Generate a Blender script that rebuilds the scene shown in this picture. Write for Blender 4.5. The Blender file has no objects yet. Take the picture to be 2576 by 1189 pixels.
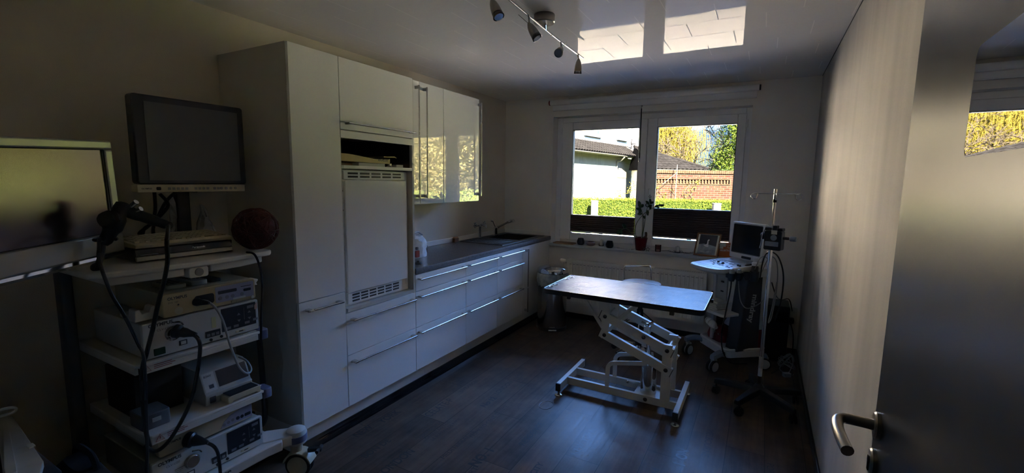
# A veterinary treatment room: fitted kitchen on the left, window on the far wall, open door on the right.
SKY, SUN, EXPO = 10.2, 760., .0
import bpy, bmesh, math, random
from mathutils import Vector, Matrix
rnd = random.Random(7)
R = math.radians
SC = bpy.context.scene
COL = SC.collection
PI = math.pi

# ------------------------------------------------------------------ materials
MATS = {}
def srgb(r, g, b):
    f = lambda c: c/12.92 if c <= .04045 else ((c+.055)/1.055)**2.4
    return (f(r/255), f(g/255), f(b/255))

def mat(name, col, rough=.5, metal=0., spec=.5, var=.08, scale=6., rvar=.06, bump=0., bscale=60., emit=None,
        stretch=(1, 1, 1), coat=0., col2=None, trans=0., ior=None):
    """principled material with a procedural variation of colour and roughness"""
    m = bpy.data.materials.new(name); m.use_nodes = True
    nt = m.node_tree; b = nt.nodes['Principled BSDF']
    b.inputs['Metallic'].default_value = metal
    b.inputs['Specular IOR Level'].default_value = spec
    if ior: b.inputs['IOR'].default_value = ior
    if coat:
        b.inputs['Coat Weight'].default_value = coat; b.inputs['Coat Roughness'].default_value = .04
    if trans: b.inputs['Transmission Weight'].default_value = trans
    tc = nt.nodes.new('ShaderNodeTexCoord'); mp = nt.nodes.new('ShaderNodeMapping')
    mp.inputs['Scale'].default_value = stretch
    nt.links.new(tc.outputs['Object'], mp.inputs['Vector'])
    n = nt.nodes.new('ShaderNodeTexNoise'); n.inputs['Scale'].default_value = scale; n.inputs['Detail'].default_value = 4
    nt.links.new(mp.outputs['Vector'], n.inputs['Vector'])
    cr = nt.nodes.new('ShaderNodeValToRGB')
    c2 = col2 or tuple(c*(1-var) for c in col); c1 = tuple(min(1, c*(1+var)) for c in col) if not col2 else col
    cr.color_ramp.elements[0].position = .3; cr.color_ramp.elements[1].position = .7
    cr.color_ramp.elements[0].color = (*c2, 1); cr.color_ramp.elements[1].color = (*c1, 1)
    nt.links.new(n.outputs['Fac'], cr.inputs['Fac']); nt.links.new(cr.outputs['Color'], b.inputs['Base Color'])
    mr = nt.nodes.new('ShaderNodeMapRange')
    mr.inputs['To Min'].default_value = max(.0, rough-rvar); mr.inputs['To Max'].default_value = min(1, rough+rvar)
    nt.links.new(n.outputs['Fac'], mr.inputs['Value']); nt.links.new(mr.outputs['Result'], b.inputs['Roughness'])
    if bump:
        n2 = nt.nodes.new('ShaderNodeTexNoise'); n2.inputs['Scale'].default_value = bscale; n2.inputs['Detail'].default_value = 3
        nt.links.new(mp.outputs['Vector'], n2.inputs['Vector'])
        bp = nt.nodes.new('ShaderNodeBump'); bp.inputs['Strength'].default_value = bump; bp.inputs['Distance'].default_value = .004
        nt.links.new(n2.outputs['Fac'], bp.inputs['Height']); nt.links.new(bp.outputs['Normal'], b.inputs['Normal'])
    MATS[name] = m
    return m

def pane_mat(name, tint=(1, 1, 1), ior=1.5, rough=.0, extra=0.):
    """thin glass: clear transmission plus a fresnel mirror"""
    m = bpy.data.materials.new(name); m.use_nodes = True
    nt = m.node_tree; nt.nodes.clear()
    o = nt.nodes.new('ShaderNodeOutputMaterial'); mx = nt.nodes.new('ShaderNodeMixShader')
    t = nt.nodes.new('ShaderNodeBsdfTransparent'); t.inputs['Color'].default_value = (*tint, 1)
    g = nt.nodes.new('ShaderNodeBsdfGlossy'); g.inputs['Roughness'].default_value = rough
    fr = nt.nodes.new('ShaderNodeFresnel'); fr.inputs['IOR'].default_value = ior
    ad = nt.nodes.new('ShaderNodeMath'); ad.operation = 'ADD'; ad.use_clamp = True; ad.inputs[1].default_value = extra
    nt.links.new(fr.outputs[0], ad.inputs[0]); nt.links.new(ad.outputs[0], mx.inputs[0])
    nt.links.new(t.outputs[0], mx.inputs[1]); nt.links.new(g.outputs[0], mx.inputs[2]); nt.links.new(mx.outputs[0], o.inputs[0])
    MATS[name] = m
    return m

# ------------------------------------------------------------------ mesh builder
class MB:
    def __init__(s, tf=None):
        s.v = []; s.f = []; s.tf = tf; s.mi = []; s.cur = 0
    def add(s, vs, fs):
        o = len(s.v)
        s.v += [s.tf @ Vector(p) if s.tf else Vector(p) for p in vs]
        s.f += [tuple(o+i for i in f) for f in fs]; s.mi += [s.cur]*len(fs)
        return s
    def m(s, i): s.cur = i; return s
    def box(s, x0, x1, y0, y1, z0, z1, M=None):
        if x0 > x1: x0, x1 = x1, x0
        if y0 > y1: y0, y1 = y1, y0
        if z0 > z1: z0, z1 = z1, z0
        vs = [(x0,y0,z0),(x1,y0,z0),(x1,y1,z0),(x0,y1,z0),(x0,y0,z1),(x1,y0,z1),(x1,y1,z1),(x0,y1,z1)]
        if M: vs = [M @ Vector(p) for p in vs]
        return s.add(vs, [(0,3,2,1),(4,5,6,7),(0,1,5,4),(1,2,6,5),(2,3,7,6),(3,0,4,7)])
    def rbox(s, x0, x1, y0, y1, z0, z1, r=.01, n=3, axis='z', M=None):
        """box whose four edges along one axis are rounded"""
        ax = 'xyz'.index(axis); lo = [min(x0,x1),min(y0,y1),min(z0,z1)]; hi = [max(x0,x1),max(y0,y1),max(z0,z1)]
        a, b = [(1,2),(2,0),(0,1)][ax]
        poly = rrect(lo[a], hi[a], lo[b], hi[b], r, n)
        return s.prism(poly, lo[ax], hi[ax], axis, M)
    def prism(s, poly, h0, h1, axis='z', M=None):
        """poly: 2-D points (a,b) with a,b the next axes cyclically; extruded along axis"""
        ax = 'xyz'.index(axis); a, b = [(1,2),(2,0),(0,1)][ax]
        def pt(p, h):
            q = [0,0,0]; q[a] = p[0]; q[b] = p[1]; q[ax] = h
            return M @ Vector(q) if M else q
        n = len(poly); area = sum(poly[i][0]*poly[(i+1)%n][1]-poly[(i+1)%n][0]*poly[i][1] for i in range(n))
        if area < 0: poly = poly[::-1]
        vs = [pt(p, h0) for p in poly]+[pt(p, h1) for p in poly]
        fs = [tuple(range(n))[::-1], tuple(range(n, 2*n))]+[(i,(i+1)%n,n+(i+1)%n,n+i) for i in range(n)]
        return s.add(vs, fs)
    def cyl(s, p0, p1, r0, r1=None, n=20, cap=True):
        r1 = r0 if r1 is None else r1
        p0 = Vector(p0); p1 = Vector(p1); d = (p1-p0).normalized()
        a = d.orthogonal().normalized(); b = d.cross(a)
        vs = []
        for p, r in ((p0,r0),(p1,r1)):
            for i in range(n):
                t = 2*PI*i/n; vs.append(p+a*(r*math.cos(t))+b*(r*math.sin(t)))
        fs = [(i,(i+1)%n,n+(i+1)%n,n+i) for i in range(n)]
        if cap: fs += [tuple(range(n))[::-1], tuple(range(n,2*n))]
        return s.add(vs, fs)
    def tube(s, pts, r, n=8, cap=True, closed=False):
        pts = [Vector(p) for p in pts]; k = len(pts); rr = r if isinstance(r,(list,tuple)) else [r]*k
        vs = []; fs = []; a = None
        for i in range(k):
            if closed: d = pts[(i+1)%k]-pts[i-1]
            else: d = pts[min(i+1,k-1)]-pts[max(i-1,0)]
            if d.length < 1e-9: d = Vector((0,0,1))
            d.normalize()
            if a is None: a = d.orthogonal().normalized()
            else:
                a = a-d*a.dot(d)
                a = a.normalized() if a.length > 1e-6 else d.orthogonal().normalized()
            b = d.cross(a)
            for j in range(n):
                t = 2*PI*j/n; vs.append(pts[i]+a*(rr[i]*math.cos(t))+b*(rr[i]*math.sin(t)))
        for i in range(k if closed else k-1):
            i2 = (i+1) % k
            for j in range(n): fs.append((i*n+j, i*n+(j+1)%n, i2*n+(j+1)%n, i2*n+j))
        if cap and not closed: fs += [tuple(range(n))[::-1], tuple(range((k-1)*n,k*n))]
        return s.add(vs, fs)
    def lathe(s, prof, c=(0,0,0), axis=(0,0,1), n=28, cap=True):
        """prof: (radius, height) pairs from bottom to top"""
        c = Vector(c); d = Vector(axis).normalized(); a = d.orthogonal().normalized(); b = d.cross(a)
        vs = []; fs = []; k = len(prof)
        for r, h in prof:
            for j in range(n):
                t = 2*PI*j/n; vs.append(c+d*h+a*(r*math.cos(t))+b*(r*math.sin(t)))
        for i in range(k-1):
            for j in range(n): fs.append((i*n+j, i*n+(j+1)%n, (i+1)*n+(j+1)%n, (i+1)*n+j))
        if cap: fs += [tuple(range(n))[::-1], tuple(range((k-1)*n,k*n))]
        return s.add(vs, fs)
    def ball(s, c, r, n=16, m=10, sx=1, sy=1, sz=1):
        prof = [(max(r*math.sin(PI*i/m),1e-5), -r*math.cos(PI*i/m)) for i in range(m+1)]
        o = len(s.v); s.lathe(prof, (0,0,0), (0,0,1), n, cap=False)
        tf = s.tf
        for i in range(o, len(s.v)):
            p = s.v[i]
            if tf: p = tf.inverted() @ p
            q = Vector((c[0]+p[0]*sx, c[1]+p[1]*sy, c[2]+p[2]*sz)); s.v[i] = tf @ q if tf else q
        return s
    def quad(s, a, b, c, d): return s.add([a,b,c,d], [(0,1,2,3)])
    def mesh(s, name, inv=None):
        me = bpy.data.meshes.new(name)
        me.from_pydata([tuple(inv @ v) if inv else tuple(v) for v in s.v], [], s.f)
        if any(s.mi): me.polygons.foreach_set('material_index', s.mi)
        return me

def rrect(a0, a1, b0, b1, r, n=3):
    r = min(r, (a1-a0)/2-1e-5, (b1-b0)/2-1e-5); out = []
    for ca, cb, t0 in ((a1-r,b1-r,0),(a0+r,b1-r,90),(a0+r,b0+r,180),(a1-r,b0+r,270)):
        for i in range(n+1):
            t = R(t0+90*i/n); out.append((ca+r*math.cos(t), cb+r*math.sin(t)))
    return out

def spline(pts, k=6):
    """Catmull-Rom through the points"""
    P = [Vector(p) for p in pts]; out = []
    for i in range(len(P)-1):
        p0 = P[max(i-1,0)]; p1 = P[i]; p2 = P[i+1]; p3 = P[min(i+2,len(P)-1)]
        for j in range(k):
            t = j/k
            out.append(.5*((2*p1)+(p2-p0)*t+(2*p0-5*p1+4*p2-p3)*t*t+(3*p1-p0-3*p2+p3)*t**3))
    out.append(P[-1]); return out

def wmat(o):
    M = o.matrix_basis.copy()
    while o.parent: o = o.parent; M = o.matrix_basis @ M
    return M

def build(mb, name, mats, parent=None, bevel=0., seg=2, smooth=True, label=None, angle=35, sub=0):
    inv = wmat(parent).inverted() if parent else None
    me = mb.mesh(name, inv)
    for m in (mats if isinstance(mats,(list,tuple)) else [mats]): me.materials.append(MATS[m] if isinstance(m,str) else m)
    bm = bmesh.new(); bm.from_mesh(me); bmesh.ops.recalc_face_normals(bm, faces=bm.faces[:]); bm.to_mesh(me); bm.free()
    if smooth:
        me.polygons.foreach_set('use_smooth', [True]*len(me.polygons))
        me.set_sharp_from_angle(angle=R(angle))
    o = bpy.data.objects.new(name, me); COL.objects.link(o)
    if parent: o.parent = parent
    if bevel:
        b = o.modifiers.new('edge', 'BEVEL'); b.width = bevel; b.segments = seg; b.limit_method = 'ANGLE'; b.angle_limit = R(40)
        b.harden_normals = False
    if label: o['label'] = label
    return o

def tag(o, label=None, cat=None, group=None, kind=None):
    if label: o['label'] = label
    if cat: o['category'] = cat
    if group: o['group'] = group
    if kind: o['kind'] = kind
    return o

def thing(name, label, cat, loc=(0,0,0), rz=0., group=None, M=None):
    o = bpy.data.objects.new(name, None); COL.objects.link(o); o.empty_display_size = .05
    if M is not None: o.matrix_basis = M
    else: o.location = loc; o.rotation_euler = (0,0,rz)
    return tag(o, label, cat, group)

def struct(mb, name, mats, parent=None, **k):
    o = build(mb, name, mats, parent, **k)
    if not parent: o['kind'] = 'structure'
    return o

def text(s, size, org, xd, yd, mat_, parent, name='lettering', depth=0., squash=1., shear=0., bold=0., align='LEFT', kind=None):
    """lettering laid on a surface: origin of the baseline, reading direction, up direction"""
    cu = bpy.data.curves.new('t', 'FONT'); cu.body = s; cu.size = size; cu.resolution_u = 3; cu.offset = bold
    cu.align_x = align; cu.shear = shear; cu.extrude = depth
    o = bpy.data.objects.new('t', cu); COL.objects.link(o)
    dg = bpy.context.evaluated_depsgraph_get(); dg.update()
    me = bpy.data.meshes.new_from_object(o.evaluated_get(dg))
    bpy.data.objects.remove(o); bpy.data.curves.remove(cu)
    X = Vector(xd).normalized(); Y = Vector(yd).normalized(); Z = X.cross(Y)
    inv = wmat(parent).inverted() if parent else Matrix()
    for v in me.vertices:
        v.co = inv @ (Vector(org)+X*(v.co.x*squash)+Y*v.co.y+Z*v.co.z)
    me.materials.clear(); me.materials.append(MATS[mat_]); me.name = name
    ob = bpy.data.objects.new(name, me); COL.objects.link(ob)
    if parent: ob.parent = parent
    if kind: ob['kind'] = kind
    return ob

def leaf_cloud(mb, pts, size, jit=.5, up=.3, cup=True):
    """small two-sided leaf blades at the given points"""
    for p in pts:
        p = Vector(p); l = size*(1+jit*(rnd.random()-.5)*2)
        a = Vector((rnd.gauss(0,1),rnd.gauss(0,1),rnd.gauss(0,1)+up)).normalized(); b = a.orthogonal().normalized()
        b = Matrix.Rotation(rnd.random()*6.28, 3, a) @ b; c = a.cross(b)
        w = l*.36
        mb.add([p-b*l*.5, p+c*w*.5+a*l*.06, p+b*l*.5, p-c*w*.5+a*l*.06], [(0,1,2),(0,2,3)])
# ------------------------------------------------------------------ palette
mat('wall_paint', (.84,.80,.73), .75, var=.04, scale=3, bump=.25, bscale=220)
mat('left_paint_dim', (.68,.62,.52), .75, var=.04, scale=3, bump=.25, bscale=220)  # beige paint with the dimness of the left end put into its colour
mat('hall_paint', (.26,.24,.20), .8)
mat('wallpaper', (.47,.44,.385), .7, var=.16, scale=2.6, stretch=(1,1.8,.20), bump=.3, bscale=160)
mat('white_plastic', (.86,.86,.85), .32, var=.03)
mat('window_white', (.88,.87,.86), .35, var=.03)
mat('front_gloss', (.84,.83,.80), .02, var=.02, rvar=.008, scale=1.2, ior=1.7)
mat('front_satin', (.86,.845,.81), .30, var=.03, rvar=.04, scale=1.5)
mat('carcass', (.58,.55,.49), .4, var=.03)
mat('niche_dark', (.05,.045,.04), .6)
mat('steel', (.62,.61,.59), .26, 1., var=.05, scale=12, rvar=.05)
mat('chrome', (.75,.75,.75), .09, 1., var=.03, rvar=.03)
mat('dark_chrome', (.30,.28,.26), .22, 1., var=.06)
mat('nickel', (.34,.31,.27), .3, 1., var=.06)
mat('black_plastic', (.014,.014,.016), .4, var=.2)
mat('black_rubber', (.012,.012,.012), .6, var=.2)
mat('black_gloss', (.008,.008,.010), .08, var=.2, rvar=.03)
mat('screen_black', (.010,.010,.011), .14, var=.1, rvar=.02)
mat('screen_matte', (.11,.112,.108), .42, var=.06, rvar=.03)
mat('tv_screen', (.020,.015,.013), .22, var=.05, rvar=.02, ior=2.5)
MATS['tv_screen'].node_tree.nodes['Principled BSDF'].inputs['Specular Tint'].default_value = (1., .80, .88, 1)
mat('silver_plastic', (.42,.41,.38), .33, .55, var=.06)
mat('beige_plastic', (.50,.44,.31), .42, var=.06)
mat('warm_beige', (.46,.36,.20), .42, var=.06)
mat('grey_plastic', (.38,.38,.36), .42, var=.05)
mat('light_grey', (.52,.52,.50), .4, var=.05)
mat('blue_grey', (.15,.165,.27), .4, var=.06)
mat('lilac_panel', (.33,.32,.42), .35, var=.05)
mat('dark_panel', (.022,.024,.032), .3, var=.1)
mat('button_grey', (.22,.22,.23), .4)
mat('mark_dark', (.05,.05,.055), .5)
mat('mark_light', (.70,.70,.68), .45)
mat('mark_red', (.30,.06,.06), .5)
mat('tape_yellow', (.55,.55,.30), .5)
mat('tape_pink', (.55,.32,.26), .5)
mat('green_button', (.015,.05,.02), .3)
mat('trolley_white', (.62,.60,.55), .4, var=.05)
mat('trolley_post', (.12,.12,.13), .45)
mat('cable_black', (.010,.010,.011), .28)
mat('cable_grey', (.30,.30,.30), .4)
mat('red_twine', (.11,.022,.018), .6, var=.4, scale=30)
mat('plastic_film', (.45,.46,.50), .25, var=.3, scale=14)
mat('dark_cloth', (.018,.018,.024), .85, var=.3, scale=14, bump=.4, bscale=90)
mat('dark_case', (.03,.03,.037), .7, var=.2, bump=.3, bscale=120)
mat('worn_board', (.55,.55,.53), .6, var=.12, scale=10)
mat('worktop', (.075,.064,.062), .28, var=.5, scale=190, rvar=.04)
mat('worktop_edge', (.16,.14,.135), .4, var=.55, scale=190)
mat('sink_dark', (.012,.012,.013), .35, var=.2)
mat('sink_granite', (.06,.054,.052), .3, var=.4, scale=160)
mat('table_frame', (.72,.70,.64), .35, var=.04)
mat('radiator_white', (.84,.81,.74), .4, var=.04)
mat('bag_white', (.72,.72,.74), .45, var=.22, scale=22, bump=.6, bscale=30)
mat('bag_clear', (.50,.50,.42), .3, var=.3, scale=25)
mat('dark_carton', (.035,.022,.014), .7, var=.2)
mat('spring_leaf', (.13,.12,.055), .5, var=.4, scale=4, spec=0.)
mat('shaded_render', (.034,.031,.026), .9, spec=0., var=.25, scale=9, bump=.8, bscale=14)  # house render with the shade put into its colour
mat('bin_steel', (.40,.39,.37), .16, 1., var=.05)
mat('door_mirror', (.70,.70,.69), .012, 1., var=.02, rvar=.008)
mat('brown', (.14,.065,.03), .5, var=.3)
mat('red_plastic', (.24,.012,.012), .35, var=.1)
mat('pot_red', (.13,.006,.010), .12, var=.12, rvar=.03)
mat('stem_green', (.10,.13,.04), .45)
mat('leaf_green', (.035,.075,.02), .35, var=.35, scale=18)
mat('cane', (.16,.12,.06), .6)
mat('candle_wax', (.80,.78,.70), .5)
mat('dark_wire', (.02,.02,.022), .45)
mat('votive_dark', (.05,.05,.06), .2)
mat('wood_frame', (.28,.105,.030), .35, var=.3, scale=12, stretch=(1,1,6))
mat('photo_dark', (.022,.024,.03), .2)
mat('photo_grey', (.30,.33,.37), .25, var=.35, scale=26)
mat('photo_white', (.80,.80,.80), .25)
mat('mount_cream', (.74,.70,.58), .5)
mat('orange_card', (.50,.13,.018), .4, var=.08)
mat('cream_card', (.66,.60,.44), .5)
mat('pink_glass_base', (.35,.24,.22), .15)
mat('tray_wood', (.36,.20,.10), .5, var=.25)
mat('blind_brown', (.085,.055,.045), .8, var=.15)
_nt = MATS['blind_brown'].node_tree; _tr = _nt.nodes.new('ShaderNodeBsdfTranslucent'); _tr.inputs[0].default_value = (.05,.028,.022,1); _mx = _nt.nodes.new('ShaderNodeMixShader'); _mx.inputs[0].default_value = .10
_nt.links.new(_nt.nodes['Principled BSDF'].outputs[0], _mx.inputs[1]); _nt.links.new(_tr.outputs[0], _mx.inputs[2]); _nt.links.new(_mx.outputs[0], _nt.nodes['Material Output'].inputs[0])
mat('paper', (.62,.62,.58), .6, var=.06, scale=20)
mat('red_bag', (.17,.010,.012), .5, var=.25)
mat('us_white', (.62,.63,.64), .34, var=.03)
mat('us_grey', (.055,.058,.064), .4)
mat('us_leg', (.20,.25,.33), .4)
mat('key_grey', (.50,.54,.60), .4)
mat('scale_yellow', (.40,.36,.20), .5)
mat('niche_gold', (.42,.33,.17), .28, .35, var=.12)
mat('door_leaf', (.040,.040,.041), .30, var=.18, scale=3, rvar=.05, stretch=(1,1,.25), spec=.26)
mat('trim_dark', (.020,.017,.017), .35, var=.2)
mat('socket_white', (.70,.68,.62), .4)
mat('floor_ink', (.012,.011,.012), .4, var=.4, scale=40)
mat('gasket', (.02,.02,.02), .5)
pane_mat('window_glass', (.97,.98,.98), 1.45)
pane_mat('door_glass', (.35,.36,.36), 2.1, extra=.12)
pane_mat('clear_glass', (.90,.91,.92), 1.5, rough=.02)
pane_mat('pink_glass', (.80,.66,.62), 1.5, rough=.03)
pane_mat('film_clear', (.80,.80,.82), 1.4, rough=.25, extra=.05)

def nodes(name):
    m = bpy.data.materials.new(name); m.use_nodes = True; MATS[name] = m
    nt = m.node_tree; return nt, nt.nodes['Principled BSDF']
def N(nt, t, **k):
    n = nt.nodes.new(t)
    for a, v in k.items():
        if a.startswith('i_'): n.inputs[a[2:].replace('_',' ')].default_value = v
        else: setattr(n, a, v)
    return n
def math_(nt, op, a, b=None, c=None):
    n = nt.nodes.new('ShaderNodeMath'); n.operation = op
    for i, x in enumerate((a,b,c)):
        if x is None: continue
        if isinstance(x,(int,float)): n.inputs[i].default_value = x
        else: nt.links.new(x, n.inputs[i])
    return n.outputs[0]

# floor: wood planks running into the room, each with its own tone and grain
def floor_mat():
    nt, b = nodes('floor_planks'); L = nt.links.new
    tc = N(nt,'ShaderNodeTexCoord'); sx = N(nt,'ShaderNodeSeparateXYZ'); L(tc.outputs['Object'], sx.inputs[0])
    x, y = sx.outputs[0], sx.outputs[1]
    u = math_(nt,'DIVIDE', math_(nt,'ADD', x, 10.03), .195); row = math_(nt,'FLOOR', u); fu = math_(nt,'FRACT', u)
    v = math_(nt,'ADD', math_(nt,'DIVIDE', y, 1.22), math_(nt,'MULTIPLY', row, .387)); col = math_(nt,'FLOOR', v); fv = math_(nt,'FRACT', v)
    cb = N(nt,'ShaderNodeCombineXYZ'); L(row, cb.inputs[0]); L(col, cb.inputs[1])
    wn = N(nt,'ShaderNodeTexWhiteNoise'); wn.noise_dimensions = '2D'; L(cb.outputs[0], wn.inputs['Vector'])
    mp = N(nt,'ShaderNodeMapping'); L(tc.outputs['Object'], mp.inputs[0]); mp.inputs['Scale'].default_value = (26,1.6,1)
    off = N(nt,'ShaderNodeCombineXYZ'); L(math_(nt,'MULTIPLY', wn.outputs[0], 37.), off.inputs[2]); L(off.outputs[0], mp.inputs['Location'])
    g = N(nt,'ShaderNodeTexNoise', i_Scale=1.6, i_Detail=7, i_Roughness=.62); L(mp.outputs[0], g.inputs['Vector'])
    big = N(nt,'ShaderNodeTexNoise', i_Scale=5.5, i_Detail=5, i_Roughness=.65); L(tc.outputs['Object'], big.inputs['Vector'])
    t = math_(nt,'ADD', math_(nt,'MULTIPLY', g.outputs[0], .55), math_(nt,'ADD', math_(nt,'MULTIPLY', wn.outputs[0], .20), math_(nt,'MULTIPLY', big.outputs[0], .62)))
    cr = N(nt,'ShaderNodeValToRGB'); e = cr.color_ramp.elements
    e[0].position = .42; e[0].color = (.026,.0175,.0125,1); e[1].position = .98; e[1].color = (.205,.132,.092,1)
    L(t, cr.inputs[0])
    du = math_(nt,'MINIMUM', fu, math_(nt,'SUBTRACT', 1., fu)); dv = math_(nt,'MINIMUM', fv, math_(nt,'SUBTRACT', 1., fv))
    seam = math_(nt,'MAXIMUM', math_(nt,'LESS_THAN', du, .008), math_(nt,'LESS_THAN', dv, .0013))
    mx = N(nt,'ShaderNodeMix'); mx.data_type = 'RGBA'; L(seam, mx.inputs[0]); L(cr.outputs[0], mx.inputs[6]); mx.inputs[7].default_value = (.012,.010,.010,1)
    L(mx.outputs[2], b.inputs['Base Color'])
    mr = N(nt,'ShaderNodeMapRange'); L(g.outputs[0], mr.inputs[0]); mr.inputs[3].default_value = .30; mr.inputs[4].default_value = .50
    L(mr.outputs[0], b.inputs['Roughness'])
    bp = N(nt,'ShaderNodeBump', i_Strength=.35, i_Distance=.002)
    L(math_(nt,'SUBTRACT', g.outputs[0], math_(nt,'MULTIPLY', seam, .8)), bp.inputs['Height']); L(bp.outputs[0], b.inputs['Normal'])
    b.inputs['Specular IOR Level'].default_value = .25
floor_mat()

# ceiling: glossy lacquered panels, rows stepping sideways
def ceil_mat():
    nt, b = nodes('ceiling_panels'); L = nt.links.new
    tc = N(nt,'ShaderNodeTexCoord'); sx = N(nt,'ShaderNodeSeparateXYZ'); L(tc.outputs['Object'], sx.inputs[0])
    v = math_(nt,'DIVIDE', math_(nt,'SUBTRACT', sx.outputs[1], 2.59-2.5), .25); row = math_(nt,'FLOOR', v); fv = math_(nt,'FRACT', v)
    u = math_(nt,'FRACT', math_(nt,'DIVIDE', math_(nt,'ADD', math_(nt,'ADD', sx.outputs[0], .69+8.), math_(nt,'MULTIPLY', math_(nt,'SUBTRACT', row, 10.), .168)), .40))
    du = math_(nt,'MINIMUM', u, math_(nt,'SUBTRACT', 1., u)); dv = math_(nt,'MINIMUM', fv, math_(nt,'SUBTRACT', 1., fv))
    short = math_(nt,'LESS_THAN', du, .0065); seam = math_(nt,'MAXIMUM', short, math_(nt,'LESS_THAN', dv, .011))
    cb = N(nt,'ShaderNodeCombineXYZ'); L(row, cb.inputs[0])
    L(math_(nt,'FLOOR', math_(nt,'DIVIDE', math_(nt,'ADD', math_(nt,'ADD', sx.outputs[0], .69+8.), math_(nt,'MULTIPLY', math_(nt,'SUBTRACT', row, 10.), .168)), .40)), cb.inputs[1])
    wn = N(nt,'ShaderNodeTexWhiteNoise'); wn.noise_dimensions = '2D'; L(cb.outputs[0], wn.inputs['Vector'])
    mx = N(nt,'ShaderNodeMix'); mx.data_type = 'RGBA'; L(short, mx.inputs[0]); mx.inputs[6].default_value = (.80,.78,.75,1); mx.inputs[7].default_value = (.90,.88,.84,1)  # short joints paler: the light they catch is put into the colour
    L(mx.outputs[2], b.inputs['Base Color'])
    n = N(nt,'ShaderNodeTexNoise', i_Scale=11., i_Detail=2); L(tc.outputs['Object'], n.inputs['Vector'])
    bp = N(nt,'ShaderNodeBump', i_Strength=.06, i_Distance=.0014)
    L(math_(nt,'ADD', n.outputs[0], math_(nt,'MULTIPLY', wn.outputs[0], .0)), bp.inputs['Height']); L(bp.outputs[0], b.inputs['Normal'])
    L(math_(nt,'ADD', math_(nt,'MULTIPLY', seam, .6), .012), b.inputs['Roughness'])
    b.inputs['IOR'].default_value = 1.045
ceil_mat()

# grooved rubber table mat
def rubber_mat():
    nt, b = nodes('table_mat'); L = nt.links.new
    tc = N(nt,'ShaderNodeTexCoord'); w = N(nt,'ShaderNodeTexWave', i_Scale=38., i_Distortion=.15); w.bands_direction = 'X'
    L(tc.outputs['Object'], w.inputs['Vector'])
    n = N(nt,'ShaderNodeTexNoise', i_Scale=7., i_Detail=6, i_Roughness=.65); L(tc.outputs['Object'], n.inputs['Vector'])
    cr = N(nt,'ShaderNodeValToRGB'); e = cr.color_ramp.elements; e[0].position = .42; e[0].color = (.032,.034,.038,1); e[1].position = .72; e[1].color = (.17,.17,.175,1)
    L(n.outputs[0], cr.inputs[0]); L(cr.outputs[0], b.inputs['Base Color'])
    mr = N(nt,'ShaderNodeMapRange'); L(n.outputs[0], mr.inputs[0]); mr.inputs[3].default_value = .26; mr.inputs[4].default_value = .50; L(mr.outputs[0], b.inputs['Roughness'])
    bp = N(nt,'ShaderNodeBump', i_Strength=.22, i_Distance=.002); L(math_(nt,'ADD', w.outputs['Fac'], math_(nt,'MULTIPLY', n.outputs[0], .5)), bp.inputs['Height']); L(bp.outputs[0], b.inputs['Normal'])
    b.inputs['Specular IOR Level'].default_value = .065
rubber_mat()

def brick_mat():
    nt, b = nodes('garden_brick'); L = nt.links.new
    tc = N(nt,'ShaderNodeTexCoord'); sx = N(nt,'ShaderNodeSeparateXYZ'); L(tc.outputs['Object'], sx.inputs[0])
    cb = N(nt,'ShaderNodeCombineXYZ'); L(sx.outputs[0], cb.inputs[0]); L(sx.outputs[2], cb.inputs[1])
    br = N(nt,'ShaderNodeTexBrick'); L(cb.outputs[0], br.inputs['Vector'])
    br.inputs['Color1'].default_value = (.0068,.0036,.0028,1); br.inputs['Color2'].default_value = (.0088,.0053,.0041,1); br.inputs['Mortar'].default_value = (.0135,.0116,.0092,1)
    br.inputs['Scale'].default_value = 1.; br.inputs['Mortar Size'].default_value = .008; br.inputs['Brick Width'].default_value = .25; br.inputs['Row Height'].default_value = .083; br.inputs['Bias'].default_value = -.1
    n = N(nt,'ShaderNodeTexNoise', i_Scale=5., i_Detail=4); L(tc.outputs['Object'], n.inputs['Vector'])
    mx = N(nt,'ShaderNodeMix'); mx.data_type = 'RGBA'; mx.blend_type = 'MULTIPLY'; mx.inputs[0].default_value = .5
    L(br.outputs[0], mx.inputs[6]); L(n.outputs['Color'], mx.inputs[7]); L(mx.outputs[2], b.inputs['Base Color'])
    b.inputs['Roughness'].default_value = .9; b.inputs['Specular IOR Level'].default_value = 0.
brick_mat()

def pave_mat():
    nt, b = nodes('yard_paving'); L = nt.links.new
    tc = N(nt,'ShaderNodeTexCoord'); n = N(nt,'ShaderNodeTexNoise', i_Scale=1.5, i_Detail=5); L(tc.outputs['Object'], n.inputs['Vector'])
    br = N(nt,'ShaderNodeTexBrick'); L(tc.outputs['Object'], br.inputs['Vector']); br.inputs['Scale'].default_value = 1.; br.inputs['Brick Width'].default_value = .6; br.inputs['Row Height'].default_value = .4; br.inputs['Mortar Size'].default_value = .006
    br.inputs['Color1'].default_value = (.18,.178,.17,1); br.inputs['Color2'].default_value = (.165,.163,.156,1); br.inputs['Mortar'].default_value = (.12,.118,.112,1)
    mx = N(nt,'ShaderNodeMix'); mx.data_type = 'RGBA'; mx.blend_type = 'MULTIPLY'; mx.inputs[0].default_value = .12
    L(br.outputs[0], mx.inputs[6]); L(n.outputs['Color'], mx.inputs[7]); L(mx.outputs[2], b.inputs['Base Color']); b.inputs['Roughness'].default_value = .85
pave_mat()
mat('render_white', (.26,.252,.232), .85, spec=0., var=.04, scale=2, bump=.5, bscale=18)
mat('roof_tile', (.0021,.0021,.0023), .45, spec=0., var=.25, scale=3)
mat('gutter', (.021,.021,.019), .4, spec=0.)
mat('beige_render', (.035,.026,.017), .85, spec=0., var=.08)
mat('window_dark_ext', (.01,.015,.018), .15, spec=0., var=.5, scale=2)
mat('sill_slate', (.008,.010,.013), .6, spec=0.)
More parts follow.
